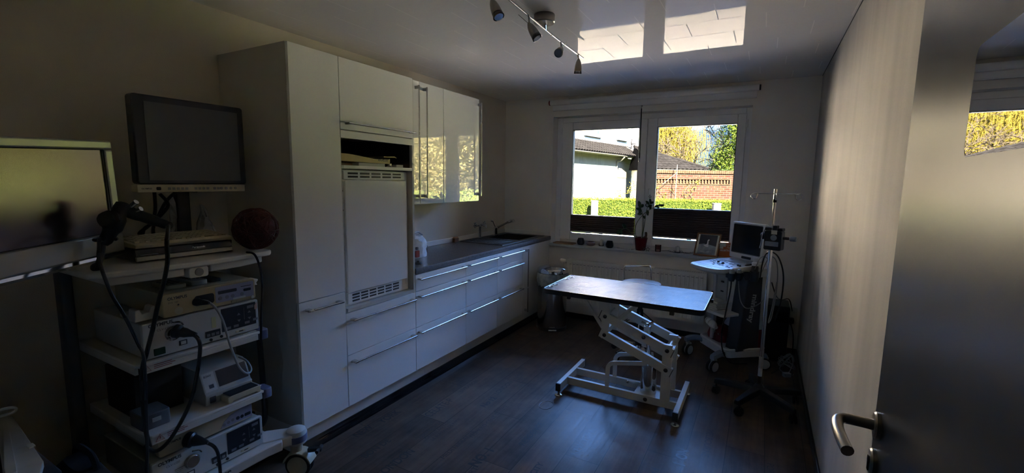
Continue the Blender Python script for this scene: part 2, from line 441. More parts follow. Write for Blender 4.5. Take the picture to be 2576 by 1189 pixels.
mat('hedge_leaf', (.013,.019,.0027), .5, spec=0., var=.45, scale=9)
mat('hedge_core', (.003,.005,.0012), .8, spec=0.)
mat('willow_leaf', (.0150,.0130,.0028), .5, spec=0., var=.3, scale=3)
mat('bush_leaf', (.026,.024,.0033), .5, spec=0., var=.4, scale=5)
mat('bark', (.018,.015,.012), .9, spec=0., var=.3, scale=20)
mat('bark_pale', (.0085,.0074,.0062), .9, spec=0., var=.3, scale=20)
mat('ever_leaf', (.0085,.0135,.0022), .5, spec=0., var=.4, scale=4)
mat('dark_leaf', (.004,.0065,.0025), .6, spec=0., var=.4, scale=4)
mat('concrete_post', (.033,.032,.029), .9, spec=0., var=.1, scale=20, bump=.4, bscale=60)
mat('brick_cap', (.0086,.0058,.0040), .85, spec=0., var=.3, scale=12)
mat('lawn', (.08,.12,.03), .9, spec=0., var=.3)
mat('pipe_grey', (.009,.010,.012), .5, spec=0.)
mat('ext_wall', (.55,.52,.47), .85, spec=0., var=.05)
# ------------------------------------------------------------------ room shell
XL, XR, YB, ZC, YF = -2.667, .355, 4.625, 2.412, .10
WX0, WX1, WZ0, WZ1 = -2.066, -.142, .822, 2.205          # window opening
floor = struct(MB().box(-2.79, .71, -2.0, 4.9, -.12, 0), 'floor', 'floor_planks', smooth=False)
struct(MB().box(-2.79, .71, -2.0, 4.9, ZC, ZC+.12), 'ceiling', 'ceiling_panels', smooth=False)
struct(MB().box(XL-.12, XL, -.02, 4.9, 0, ZC), 'wall_left', 'left_paint_dim', smooth=False)
struct(MB().box(XR, XR+.12, -.02, 4.9, 0, ZC), 'wall_right', 'wallpaper', smooth=False)
wb = MB()
wb.box(XL, WX0, YB, 4.9, 0, ZC).box(WX1, XR, YB, 4.9, 0, ZC).box(WX0, WX1, YB, 4.9, 0, WZ0-.025).box(WX0, WX1, YB, 4.9, WZ1, ZC)
struct(wb, 'wall_back', 'wall_paint', smooth=False)
wf = MB().box(XL, -.75, -.02, YF, 0, ZC).box(.285, XR, -.02, YF, 0, ZC).box(-.75, .285, -.02, YF, 2.06, ZC)
struct(wf, 'wall_front', 'left_paint_dim', smooth=False)
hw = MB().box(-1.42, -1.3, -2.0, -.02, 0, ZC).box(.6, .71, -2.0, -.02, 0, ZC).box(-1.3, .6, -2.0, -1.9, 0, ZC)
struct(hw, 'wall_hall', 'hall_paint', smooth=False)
struct(MB().box(XR-.012, XR, 1.2, YB, 0, .058), 'baseboard_right', 'trim_dark', bevel=.004)
struct(MB().box(-2.02, XR-.012, YB-.012, YB, 0, .058), 'baseboard_back', 'trim_dark', bevel=.004)
struct(MB().prism([(0,-2.130),(.055,-2.130),(.055,-2.124),(.030,-2.113),(.012,-2.100),(0,-2.098)], 1.45, 4.61, 'y'), 'trim_1', 'black_gloss')
struct(MB().box(XR-.003, XR, YF, YB, ZC-.005, ZC), 'trim_2', 'gasket', smooth=False)

# printed words of the vinyl floor
def floor_word(s, x, y, size, flip=False, sq=1., bold=0.):
    if flip: text(s, size, (x, y, .0006), (0,-1,0), (1,0,0), 'floor_ink', floor, squash=sq, bold=bold)
    else: text(s, size, (x, y, .0006), (0,1,0), (-1,0,0), 'floor_ink', floor, squash=sq, bold=bold)
floor_word('NEW', -1.985, 1.74, .075, sq=.75, bold=.002); floor_word('YORK', -1.97, 1.93, .075, sq=.8, bold=.002)
floor_word('C\u00c9LATE-P', -1.765, 2.135, .085, sq=.72)
floor_word('BON DE', -1.79, 1.62, .06, sq=.9, bold=.001); floor_word('LIVRAISON', -1.79, 2.52, .045)
floor_word('LONDON', -1.60, 1.55, .075, sq=.78, bold=.0015); floor_word('LONDON', -1.55, 2.62, .06, sq=.9)
floor_word('No 12', -1.53, 2.42, .06, bold=.002)
for i, w in enumerate(('MONTE-CARLO','ORIENT EXPRESS','LE BUREAU DE PARIS')): floor_word(w, -1.66+.038*i, 1.92+.01*i, .030)
floor_word('NUMERO CENT TRENTE', -1.40, 2.08, .040); floor_word('MEDITERRANEE', -1.42, 1.83, .045)
floor_word('NO. 1', -1.225, 1.86, .085, sq=.85, bold=.003); floor_word('NEWPORT', -1.21, 1.62, .05)
floor_word('RESIDENCE', -1.10, 2.16, .055); floor_word('CITY', -.93, 1.96, .05, bold=.001)
floor_word('NEW YORK', -.80, 2.22, .06); floor_word('LONDON', -.65, 1.80, .07, sq=.8, bold=.001)
floor_word('NO. 1', -.325, 2.60, .085, True, sq=.8, bold=.002); floor_word('PARIS', -.42, 2.34, .06, True)
floor_word('MELBOURNE', -.20, 2.90, .055, True); floor_word('LONDON', -.12, 2.42, .05, True)
floor_word('BORDEAUX', -1.88, 3.2, .05); floor_word('EXPORT', -1.72, 3.55, .045); floor_word('NEW YORK', -1.38, 3.2, .05)
floor_word('No 7', -.02, 2.1, .07, True); floor_word('PORT', .12, 2.7, .05, True)
ring = MB().tube([(-1.19+.045*math.cos(t*PI/12), 2.66+.06*math.sin(t*PI/12), .0004) for t in range(24)], .0016, 4, closed=True)
build(ring, 'stamp', 'floor_ink', floor)

# ------------------------------------------------------------------ window
win = thing('window_1', None, None, (0,0,0)); win['kind'] = 'structure'
YW = 4.745
f = MB()
f.box(WX0, WX0+.062, YW, YW+.07, WZ0, WZ1).box(WX1-.050, WX1, YW, YW+.07, WZ0, WZ1).box(WX0+.062, WX1-.05, YW, YW+.07, WZ0-.026, WZ0+.046)
f.box(WX0+.062, WX1-.05, YW, YW+.07, WZ1-.058, WZ1).box(-1.100, -1.048, YW+.004, YW+.07, WZ0+.035, WZ1-.058)
build(f, 'frame', 'window_white', win, bevel=.004)
def sash(x0, x1, gx0, gx1, gz0, gz1, hinge):
    s = MB(); z0, z1 = .860, 2.152; y0, y1 = YW-.014, YW+.05
    s.box(x0, gx0, y0, y1, z0, z1).box(gx1, x1, y0, y1, z0, z1).box(gx0, gx1, y0, y1, z0, gz0).box(gx0, gx1, y0, y1, gz1, z1)
    o = build(s, 'sash', 'window_white', win, bevel=.006)
    g = MB(); r = .005
    g.box(gx0, gx0+r, y0+.010, y1-.004, gz0, gz1).box(gx1-r, gx1, y0+.010, y1-.004, gz0, gz1)
    g.box(gx0+r, gx1-r, y0+.010, y1-.004, gz0, gz0+r).box(gx0+r, gx1-r, y0+.010, y1-.004, gz1-r, gz1)
    build(g, 'gasket', 'gasket', o)
    build(MB().box(gx0+.001, gx1-.001, YW+.026, YW+.030, gz0+.001, gz1-.001), 'pane', 'window_glass', o, smooth=False)
    for z in (.93, 2.06): build(MB().cyl((hinge, y0-.006, z-.035), (hinge, y0-.006, z+.035), .008, n=12), 'hinge', 'window_white', o)
    return o
sl = sash(-2.000, -1.076, -1.879, -1.157, .935, 2.068, -2.006)
sr = sash(-1.070, -.186, -.976, -.258, .940, 2.066, -.180)
h = MB().rbox(-1.047, -1.013, YW-.026, YW-.014, 1.30, 1.37, .008, axis='y')
h.tube(spline([(-1.03,YW-.024,1.335),(-1.03,YW-.050,1.335),(-1.03,YW-.056,1.345),(-1.03,YW-.056,1.45)]), .009, 10)
build(h, 'window_handle', 'window_white', sr, label='white lever handle')
build(MB().box(WX0+.001, WX1-.001, 4.575, YW, WZ0-.027, WZ0-.001), 'windowsill', 'light_grey', win, bevel=.004)

def blind(x0, x1, zb, zt, label):
    t = thing('pleated_blind', label, 'blind', ((x0+x1)/2, YW-.0, zb), group='pleated blinds on the window')
    n = int((zt-zb-.03)/.0105); m = MB(); vs = []; y = YW-.004
    for i in range(n+1):
        z = zb+.014+(zt-zb-.03)*i/n; yy = y+(.006 if i % 2 else -.004)
        vs += [(x0, yy, z), (x1, yy, z)]
    m.add(vs, [(2*i, 2*i+1, 2*i+3, 2*i+2) for i in range(n)])
    fb = build(m, 'pleated_fabric', 'blind_brown', t, smooth=False)
    so = fb.modifiers.new('thick', 'SOLIDIFY'); so.thickness = .0015
    build(MB().rbox(x0, x1, y-.009, y+.009, zt-.016, zt, .004, axis='x'), 'top_rail', 'dark_chrome', t)
    build(MB().rbox(x0, x1, y-.009, y+.009, zb, zb+.014, .004, axis='x'), 'bottom_rail', 'light_grey', t)
    xm = (x0+x1)/2
    build(MB().rbox(xm-.022, xm+.022, y-.018, y-.009, zt-.010, zt+.004, .003, axis='z'), 'pull_tab', 'clear_glass', t)
    build(MB().rbox(xm-.022, xm+.022, y-.018, y-.009, zb-.004, zb+.010, .003, axis='z'), 'pull_tab', 'light_grey', t)
    return t
blind(-1.874, -1.163, .952, 1.146, 'low brown pleated blind across the narrow bottom of the window sash nearest the kitchen')
blind(-.971, -.263, .957, 1.256, 'taller brown pleated blind in the window sash behind the ultrasound machine')

# roller blind casing above the window
rb = thing('roller_blind', 'long white rolled-up blind with red end cap above the window', 'roller blind', (-1.1, 4.56, 2.28))
build(MB().rbox(-2.075, -.10, 4.535, 4.605, 2.318, 2.372, .022, 5, axis='x'), 'roll', 'window_white', rb)
build(MB().box(-2.062, -.115, 4.590, 4.600, 2.262, 2.322).box(-2.062, -.115, 4.584, 4.604, 2.262, 2.272), 'bottom_bar', 'window_white', rb, bevel=.002)
build(MB().cyl((-2.094,4.57,2.345), (-2.074,4.57,2.345), .026, n=18), 'end_cap', 'red_plastic', rb, label='red plastic end cap')
build(MB().cyl((-.101,4.57,2.345), (-.088,4.57,2.345), .024, n=18), 'end_cap', 'black_plastic', rb, label='black end cap')
for x in (-1.9, -.3): build(MB().box(x-.015, x+.015, 4.60, YB-.001, 2.33, 2.39), 'bracket', 'window_white', rb)
# crank rod on its hook
cr_ = thing('crank_rod', 'thin dark rod hanging from a hook in front of the window mullion', 'rod', (-1.113, 4.6, 1.72))
build(MB().tube(spline([(-1.113,YB-.001,2.255),(-1.113,4.605,2.255),(-1.113,4.597,2.245),(-1.113,4.6,2.228),(-1.113,4.606,2.236)]), .004, 8).ball((-1.113,4.612,2.262), .010), 'hook', 'steel', cr_)
build(MB().cyl((-1.113,4.6,2.232), (-1.111,4.6,1.75), .0055, n=10), 'rod', 'black_plastic', cr_)
build(MB().cyl((-1.111,4.6,1.80), (-1.111,4.6,1.715), .0075, n=10), 'grip', 'clear_glass', cr_)
# glass drops hanging on the mullion
for i, (x, z, r, lab) in enumerate(((-1.0, 1.372, .013, 'clear teardrop glass ornament hanging by a thread at the window mullion'), (-1.022, 1.285, .021, 'round greenish glass ball ornament hanging beneath the glass teardrop'))):
    g = thing('hanging_glass_ornament', lab, 'ornament', (x, 4.66, z))
    pr = [(.0008,-1.),(.5,-.88),(.9,-.5),(1.,0),(.82,.5),(.4,1.1),(.12,1.8),(.05,2.2)] if i == 0 else [(.0008,-1),(.5,-.87),(.87,-.5),(1,0),(.87,.5),(.5,.87),(.05,1)]
    build(MB().lathe([(a*r, b*r) for a, b in pr], (x,4.66,z)), 'glass_drop', 'clear_glass', g)
    build(MB().cyl((x,4.66,z+r), (x,4.66,1.44), .0008, n=5).cyl((x,4.66,1.44),(x,4.733,1.45),.002,n=6), 'thread', 'mark_light', g)

# ------------------------------------------------------------------ door leaf standing open along the right wall
dr = thing('door_1', None, None, (.255, .14, 0)); dr['kind'] = 'structure'
DX0, DX1, GY0, GY1, GZ0, GZ1 = .235, .275, .27, .777, 1.551, 1.682
def rect_hole(mb, y0, y1, z0, z1, hy0, hy1, hz0, hz1, r, x0, x1):
    """door slab with a round-cornered hole, as outer and inner loop bridged by faces"""
    inn = rrect(hy0, hy1, hz0, hz1, r, 5); k = len(inn); q = k//4
    # outer points placed radially so the bridge is simple
    out = []
    cy, cz = (hy0+hy1)/2, (hz0+hz1)/2
    corners = [(y1,z1),(y0,z1),(y0,z0),(y1,z0)]
    for c in range(4):
        out += [corners[c]]*q
    vs = [(x0,a,b) for a, b in inn]+[(x1,a,b) for a, b in inn]+[(x0,a,b) for a, b in corners]+[(x1,a,b) for a, b in corners]
    fs = []
    for c in range(4):
        o0 = 2*k+c; o1 = 2*k+4+c; n0 = 2*k+(c+1)%4; n1 = 2*k+4+(c+1)%4
        for i in range(q-1):
            a = c*q+i; fs.append((a, a+1, o0)); fs.append((k+a, o1, k+a+1))
        a = c*q+q-1; b = (c*q+q) % k
        fs.append((a, b, n0, o0)); fs.append((k+a, o1, n1, k+b)); fs.append((o0, n0, n1, o1))
    fs += [(i, k+i, k+(i+1)%k, (i+1)%k) for i in range(k)]
    mb.add(vs, fs)
dm = MB(); rect_hole(dm, .145, 1.14, .008, 2.03, GY0, GY1, GZ0, GZ1, .012, DX0, DX1)
build(dm, 'leaf', 'door_leaf', dr)
build(MB().prism(rrect(GY0-.001, GY1+.001, GZ0-.001, GZ1+.001, .013, 5), DX0-.0006, DX0+.009, 'x'), 'glass_pane', 'door_mirror', dr)
HY = 1.083
h = MB().lathe([(.026,0),(.026,.007),(.0235,.010)], (DX0, HY, 1.045), (-1,0,0), 28)
hb = build(h, 'door_handle', 'nickel', dr)
lev = spline([(DX0-.008,HY,1.045),(DX0-.048,HY,1.045),(DX0-.062,HY-.004,1.044),(DX0-.069,HY-.018,1.043),(DX0-.070,HY-.05,1.042),(DX0-.066,HY-.09,1.040),(DX0-.060,HY-.122,1.037)], 6)
build(MB().tube(lev, .0105, 14), 'lever', 'nickel', hb)
kr = MB().lathe([(.026,0),(.026,.007),(.0235,.010)], (DX0, HY, .968), (-1,0,0), 28)
kb = build(kr, 'key_rosette', 'nickel', dr)
build(MB().cyl((DX0-.009,HY,.972), (DX0-.0125,HY,.972), .0085, n=16).box(DX0-.0125, DX0-.009, HY-.005, HY+.005, .950, .972), 'lock_cylinder', 'dark_chrome', kb)
for z in (.25, 1.05, 1.85): build(MB().cyl((.279,.137,z-.05), (.279,.137,z+.05), .009, n=12), 'hinge', 'steel', dr)
_pv = Vector((.235, 1.14, 0))
dr.matrix_basis = Matrix.Translation(_pv) @ Matrix.Rotation(R(-3.), 4, 'Z') @ Matrix.Translation(-_pv) @ dr.matrix_basis    # swung a little past square
struct(MB().box(.275, .285, -.02, .10, 0, 2.06).box(-.75, -.735, -.02, .10, 0, 2.06).box(-.735, .275, -.02, .10, 2.045, 2.06), 'trim_3', 'light_grey', smooth=False)

# power socket on the back wall
so = thing('power_socket', 'white double wall socket in the corner behind the drip stand', 'socket', (.285, YB, .36))
build(MB().rbox(.255, .335, YB-.012, YB, .28, .43, .01, axis='y'), 'cover_plate', 'socket_white', so)
for z in (.32, .39): build(MB().lathe([(.024,0),(.024,.004),(.020,.004),(.019,-.004)], (.295, YB-.012, z), (0,-1,0), 20), 'socket_well', 'socket_white', so)

# ------------------------------------------------------------------ ceiling spot bar
tl = thing('ceiling_spotlight_bar', 'brushed metal ceiling spotlight bar with small swivelling lamps', 'ceiling light', (-1.13, 2.35, ZC))
build(MB().lathe([(.056,0),(.058,-.004),(.058,-.040),(.054,-.045),(.0005,-.045)], (-1.118,2.345,ZC), (0,0,1), 32), 'canopy', 'nickel', tl)
rp = [(-1.151,3.046,2.352), (-1.139,2.48,2.352), (-1.092,1.72,2.352), (-1.06,1.35,2.352)]
rod = build(MB().tube(spline(rp, 5), .0055, 10), 'rod', 'nickel', tl)
build(MB().cyl((-1.135,2.40,2.352), (-1.118,2.36,2.367), .006, n=10), 'joint', 'chrome', rod)
build(MB().ball((-1.1395,2.49,2.352), .008), 'connector', 'chrome', rod)
def spot(y, x, base, d, ant, lab=None):
    d = Vector(d).normalized(); b = Vector(base)
    p = build(MB().cyl((x,y,2.350), b, .0045, n=10), 'lamp_arm', 'dark_chrome', tl)
    prof = [(.004,-.012),(.010,-.004),(.017,.012),(.0215,.032),(.0235,.052),(.0240,.066)]
    s = build(MB().lathe(prof, b, d, 22), 'lamp_head', 'nickel', tl)
    build(MB().lathe([(.0235,.066),(.0265,.084),(.0245,.0845),(.020,.070),(.006,.068)], b, d, 22), 'bulb', 'clear_glass', s)
    build(MB().lathe([(.0005,.070),(.012,.072),(.0205,.0835),(.0205,.0845),(.0005,.0845)], b, d, 22), 'reflector', 'chrome', s)
    build(MB().cyl(b-d*.004, b-d*.004+Vector(ant), .0016, n=6), 'lamp_pointer', 'dark_chrome', s)
Rv, Uv, Fv = Vector((.874,.486,.0)), Vector((0,0,1)), Vector((-.481,.868,-.12))
spot(2.157, -1.117, (-1.112,2.157,2.305), Rv*.45-Uv*.8-Fv*.2, -Rv*.055+Uv*.045)
spot(2.636, -1.142, (-1.138,2.636,2.308), -Rv*.25-Uv*.55-Fv*.75, Rv*.030+Uv*.04)
spot(2.940, -1.146, (-1.143,2.940,2.312), -Uv*1.+Fv*.25, -Rv*.012+Uv*.035)
spot(1.780, -1.097, (-1.115,1.80,2.300), Rv*.35-Uv*.9-Fv*.3, -Rv*.03+Uv*.04)
# ------------------------------------------------------------------ fitted kitchen along the left wall
XK = -2.067                      # plane of the door faces
XB = -2.087                      # carcass front
Y0, Y1, Y2, Y3, Y4, Y5, Y6 = 1.456, 1.757, 2.357, 2.969, 3.465, 3.963, 4.605
ZB, ZF2, ZF1, ZT, ZTOP = .160, .476, .733, .858, 2.169
WL = XL+.002
G = .002
def front(parent, name, y0, y1, z0, z1, m='front_satin', x1=XK, th=.019):
    return build(MB().box(x1-th, x1, y0+G, y1-G, z0+G, z1-G), name, m, parent, bevel=.0015)
def bar(parent, ya, yb, za, zb, x=XK, name='handle', out=.034, m='steel'):
    """square-footed bar handle between two points of a front"""
    A, B = Vector((x+out, ya, za)), Vector((x+out, yb, zb)); d = (B-A).normalized()
    mb = MB().tube([A-d*.004, B+d*.004], .0062, 12)
    for p in (A+d*.012, B-d*.012):
        s = Vector((0, abs(d.y)*.012+.006*abs(d.z), abs(d.z)*.012+.006*abs(d.y)))
        mb.box(x, x+out+.004, p.y-s.y, p.y+s.y, p.z-s.z, p.z+s.z)
    return build(mb, name, m, parent)
# tall narrow cabinet
tc = thing('tall_cabinet', 'tall narrow white cabinet at the near end of the kitchen units', 'cabinet', (WL, Y0, 0))
build(MB().box(WL, XB, Y0, Y0+.018, ZB, ZTOP), 'side_panel', 'carcass', tc)
build(MB().box(WL, XB, Y1-.018, Y1-.001, ZB, ZTOP).box(WL, XB, Y0+.018, Y1-.018, ZTOP-.018, ZTOP).box(WL, XB, Y0+.018, Y1-.018, ZB, ZB+.018).box(WL, WL+.006, Y0+.018, Y1-.018, ZB+.018, ZTOP-.018).box(WL+.006, XB, Y0+.018, Y1-.018, .855, .873), 'body', 'carcass', tc)
front(tc, 'upper_door', Y0, Y1, .863, ZTOP)
d = front(tc, 'lower_door', Y0, Y1, ZB, .863); bar(d, Y0+.035, Y1-.045, .818, .818)
# fridge housing
fc = thing('fridge_cabinet', 'tall white housing cabinet with flap, open niche and drawers around the fridge', 'cabinet', (WL, Y1, 0))
m = MB().box(WL, XB, Y1, Y1+.018, ZB, ZTOP).box(WL, XK-.001, Y2-.018, Y2-.001, ZB, ZTOP-.001).box(WL, XB, Y1+.018, Y2-.018, ZTOP-.018, ZTOP).box(WL, XB, Y1+.018, Y2-.018, ZB, ZB+.018)
m.box(WL, XB, Y1+.018, Y2-.018, 1.772, 1.790).box(WL, XK-.002, Y1+.018, Y2-.018, .735, .755).box(WL, WL+.006, Y1+.018, Y2-.018, ZB+.018, ZTOP-.018)
build(m, 'body', 'carcass', fc)
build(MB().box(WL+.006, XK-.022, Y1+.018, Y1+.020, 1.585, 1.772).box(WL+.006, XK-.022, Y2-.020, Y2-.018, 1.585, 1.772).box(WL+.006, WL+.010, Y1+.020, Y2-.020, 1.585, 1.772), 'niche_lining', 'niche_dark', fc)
build(MB().box(XB, XK, Y1+.002, Y2-.002, 1.735, 1.776), 'valance', 'front_satin', fc, bevel=.0015)
build(MB().box(WL+.010, XK-.001, Y1+.018, Y2-.018, 1.566, 1.585), 'niche_shelf', 'front_satin', fc, bevel=.001)
d = front(fc, 'flap_door', Y1, Y2-.004, 1.779, ZTOP); bar(d, Y1+.035, Y2-.022, 1.815, 1.815)
d = front(fc, 'drawer', Y1, Y2, ZF2, ZF1); bar(d, Y1+.030, Y2-.035, .690, .690)
d = front(fc, 'drawer', Y1, Y2, ZB, ZF2); bar(d, Y1+.030, Y2-.030, .434, .434)
# built-in fridge
fr = thing('fridge', 'white built-in fridge with ventilation grilles above and beneath its door', 'fridge', (WL+.02, Y1+.02, .756))
build(MB().box(WL+.02, -2.115, Y1+.022, Y2-.022, .757, 1.560), 'body', 'white_plastic', fr)
build(MB().rbox(-2.115, -2.083, Y1+.036, Y2-.062, .842, 1.500, .006, axis='x'), 'door', 'front_satin', fr, bevel=.003)
def grille(z0, z1, y0, y1, n, rows, lab):
    b = build(MB().box(-2.113, -2.096, y0, y1, z0, z1), 'vent_grille', 'white_plastic', fr, bevel=.002, label=lab)
    mm = MB(); w = (y1-y0-.05)/n
    for i in range(n):
        for j in range(rows):
            a = y0+.03+i*w; hh = (z1-z0-.012)/rows
            mm.box(-2.0965, -2.0952, a, a+w*.82, z0+.006+j*hh+hh*.2, z0+.006+j*hh+hh*.78)
    build(mm, 'vent_slots', 'niche_dark', b)
grille(1.506, 1.556, Y1+.038, Y2-.062, 5, 2, 'upper ventilation grille with five slot pairs')
grille(.772, .838, Y1+.045, Y2-.10, 6, 3, 'lower ventilation grille with dark slots')
build(MB().box(-2.110, -2.099, Y1+.026, Y1+.034, .85, 1.49), 'filler_strip', 'white_plastic', fr)
build(MB().box(-2.110, -2.099, Y2-.054, Y2-.040, .80, 1.49), 'filler_strip', 'white_plastic', fr)
build(MB().cyl((-2.1,Y1+.030,1.44),(-2.0965,Y1+.030,1.44),.004,n=8).cyl((-2.1,Y1+.030,1.33),(-2.0965,Y1+.030,1.33),.004,n=8), 'screw', 'steel', fr)
# base units with three drawers each
def base_unit(y0, y1, label):
    t = thing('base_cabinet', label, 'cabinet', (WL, y0, ZB), group='drawer units under the worktop')
    mm = MB().box(WL, XB, y0+.0005, y0+.018, ZB, ZT-.002).box(WL, XB, y1-.018, y1-.0005, ZB, ZT-.002).box(WL, XB, y0+.018, y1-.018, ZB, ZB+.018).box(WL, WL+.006, y0+.018, y1-.018, ZB+.018, ZT-.002)
    build(mm, 'body', 'carcass', t)
    for z0, z1, hz in ((ZB, ZF2, .439), (ZF2, ZF1, .697), (ZF1, ZT-.004, .822)):
        d = front(t, 'drawer', y0, y1, z0, z1); bar(d, y0+.022, y1-.040, hz, hz)
    return t
base_unit(Y2, Y3, 'white drawer cabinet directly beside the fridge cabinet')
base_unit(Y3, Y4, 'white drawer cabinet in the middle of the three drawer cabinets')
base_unit(Y4, Y5, 'white drawer cabinet directly beside the sink cabinet')
sk = thing('sink_cabinet', 'white sink cabinet with one plain door and an upright handle beside the window', 'cabinet', (WL, Y5, ZB))
build(MB().box(WL, XB, Y5+.0005, Y5+.018, ZB, ZT-.002).box(WL, XB, Y6-.018, Y6, ZB, ZT-.002).box(WL, XB, Y5+.018, Y6-.018, ZB, ZB+.018), 'body', 'carcass', sk)
d = front(sk, 'door', Y5, Y6, ZB, ZT-.004); bar(d, Y5+.055, Y5+.055, .182, .824)
# wall cabinets
WX = -2.300
def wall_unit(y0, y1, doors, label):
    t = thing('wall_cabinet', label, 'wall cabinet', (WL, y0, 1.32), group='glossy wall cabinets')
    x1 = WX-.021
    mm = MB().box(WL, x1, y0, y0+.018, 1.322, 2.232).box(WL, x1, y1-.018, y1, 1.322, 2.232).box(WL, x1, y0+.018, y1-.018, 1.322, 1.340).box(WL, x1, y0+.018, y1-.018, 2.214, 2.232).box(WL, WL+.006, y0+.018, y1-.018, 1.34, 2.214)
    build(mm, 'body', 'carcass', t)
    for a, b, hy in doors:
        d = front(t, 'door', a, b, 1.320, 2.234, 'front_gloss', WX, .02); bar(d, hy, hy, 1.372, 2.192, WX, out=.036)
wall_unit(Y2+.001, 2.981, ((Y2+.001, 2.690, 2.645), (2.690, 2.981, 2.735)), 'glossy white wall cabinet with two narrow doors and paired upright handles')
wall_unit(2.983, 3.505, ((2.983, 3.505, 3.487),), 'glossy white wall cabinet with a single wide door and one upright handle, nearest the window')
# plinth
pl = tag(build(MB().box(-2.150, -2.131, Y0, 2.52, .0, ZB-.002).box(-2.150, -2.131, 2.5215, 3.62, 0, ZB-.002).box(-2.150, -2.131, 3.6215, Y6, 0, ZB-.002).box(WL, -2.150, Y0, Y0+.016, 0, ZB-.002), 'kitchen_plinth', 'front_satin'), 'long white plinth board under all the kitchen cabinets', 'plinth')
# worktop with the sink cut-out
XC = -2.062
SX0, SX1, SY0, SY1 = -2.600, -2.135, 3.66, 4.56
wt = thing('worktop', 'dark speckled grey-brown kitchen worktop running to the window wall', 'worktop', (WL, Y2, ZT))
YE = YB-.003
build(MB().box(WL, XC-.004, Y2+.002, SY0, ZT, .899).box(WL, XC-.004, SY1, YE, ZT, .899).box(WL, SX0, SY0, SY1, ZT, .899).box(SX1, XC-.004, SY0, SY1, ZT, .899), 'slab', 'worktop', wt, smooth=False)
build(MB().prism([(ZT,XC-.004),(.8985,XC-.004),(.897,XC-.001),(.893,XC),(ZT+.004,XC),(ZT,XC-.002)], Y2+.002, YE, 'y'), 'front_edge', 'worktop_edge', wt)
build(MB().box(WL, XC, Y2-.0005, Y2+.002, ZT, .898), 'end_strip', 'black_plastic', wt)
us = thing('splash_strip', 'pale upstand strip along the wall at the back of the worktop', 'upstand', (WL, Y2, .899))
build(MB().box(WL, WL+.014, Y2+.01, YE-.015, .8995, .945), 'side_strip', 'front_satin', us, bevel=.003)
build(MB().box(WL, XC-.02, YE-.014, YE, .8995, .945), 'rear_strip', 'front_satin', us, bevel=.003)
# sink
si = thing('kitchen_sink', 'dark composite sink with bowl beside the window and ribbed drainer', 'sink', ((SX0+SX1)/2, 4.1, .899))
BX0, BX1, BY0, BY1 = -2.555, -2.170, 4.06, 4.50
m = MB()
for a in ((SX0-.012, BX0, SY0-.012, SY1+.012), (BX1, SX1+.012, SY0-.012, SY1+.012), (BX0, BX1, SY0-.012, BY0), (BX0, BX1, BY1, SY1+.012)): m.box(*a, .8995, .905)
build(m, 'rim', 'sink_granite', si, smooth=False)
m = MB(); w = .006; zb = .73
m.box(BX0-w, BX0, BY0-w, BY1+w, zb, .8994).box(BX1, BX1+w, BY0-w, BY1+w, zb, .8994).box(BX0, BX1, BY0-w, BY0, zb, .8994).box(BX0, BX1, BY1, BY1+w, zb, .8994).box(BX0-w, BX1+w, BY0-w, BY1+w, zb-w, zb)
build(m, 'bowl', 'sink_dark', si, smooth=False)
build(MB().lathe([(.03,0),(.034,.003),(.02,.004),(.0005,.003)], ((BX0+BX1)/2, 4.28, zb), n=20), 'drain', 'chrome', si)
m = MB()
for i in range(9): m.rbox(-2.53+.04*i, -2.515+.04*i, 3.70, 4.02, .905, .909, .006, axis='z')
build(m, 'drainer_ribs', 'sink_granite', si)
# two mixers
def cross_handle(mb, c, s=1.):
    c = Vector(c)
    for a in (0, 60, 120):
        v = Vector((0, math.cos(R(a+15))*.024*s, math.sin(R(a+15))*.024*s)); mb.tube([c-v, c+v], .0055*s, 8); mb.ball(c+v, .0085*s, 10, 6); mb.ball(c-v, .0085*s, 10, 6)
    mb.ball(c, .012*s, 12, 8)
t1 = thing('pillar_tap', 'chrome two-handled pillar tap standing behind the sink drainer', 'tap', (-2.565, 3.93, .905))
build(MB().lathe([(.024,0),(.024,.006),(.0135,.012),(.0125,.115),(.017,.122),(.017,.140),(.010,.150)], (-2.565,3.93,.905)).tube([(-2.565,3.862,1.045),(-2.565,3.998,1.045)], .0095, 10), 'body', 'chrome', t1)
for s in (-1, 1):
    m = MB(); cross_handle(m, (-2.565, 3.93+s*.085, 1.055)); m.tube([(-2.565,3.93+s*.06,1.046),(-2.565,3.93+s*.085,1.055)], .007, 8); build(m, 'tap_handle', 'chrome', t1)
build(MB().tube(spline([(-2.562,3.93,1.045),(-2.53,3.925,1.058),(-2.49,3.92,1.05),(-2.475,3.918,1.022)]), .0085, 10), 'spout', 'chrome', t1)
t2 = thing('mixer_tap', 'chrome pull-out spray mixer tap beside the sink bowl', 'tap', (-2.57, 4.26, .905))
build(MB().lathe([(.026,0),(.026,.008),(.018,.014),(.0175,.07),(.021,.078),(.019,.095),(.008,.102)], (-2.57,4.26,.905)), 'body', 'chrome', t2)
build(MB().tube([(-2.57,4.26,.985),(-2.535,4.37,1.02),(-2.51,4.45,1.047)], [.011,.0105,.012], 12), 'spout', 'dark_chrome', t2)
build(MB().tube([(-2.515,4.435,1.040),(-2.500,4.485,1.055),(-2.490,4.52,1.052),(-2.487,4.53,1.045)], [.014,.020,.021,.017], 14), 'spray_head', 'chrome', t2)
m = MB().tube(spline([(-2.57,4.255,1.0),(-2.575,4.235,1.03),(-2.575,4.20,1.075),(-2.575,4.185,1.08)]), [.008]*18+[.009], 10); m.ball((-2.575,4.18,1.075), .014, 12, 8)
build(m, 'tap_handle', 'chrome', t2)
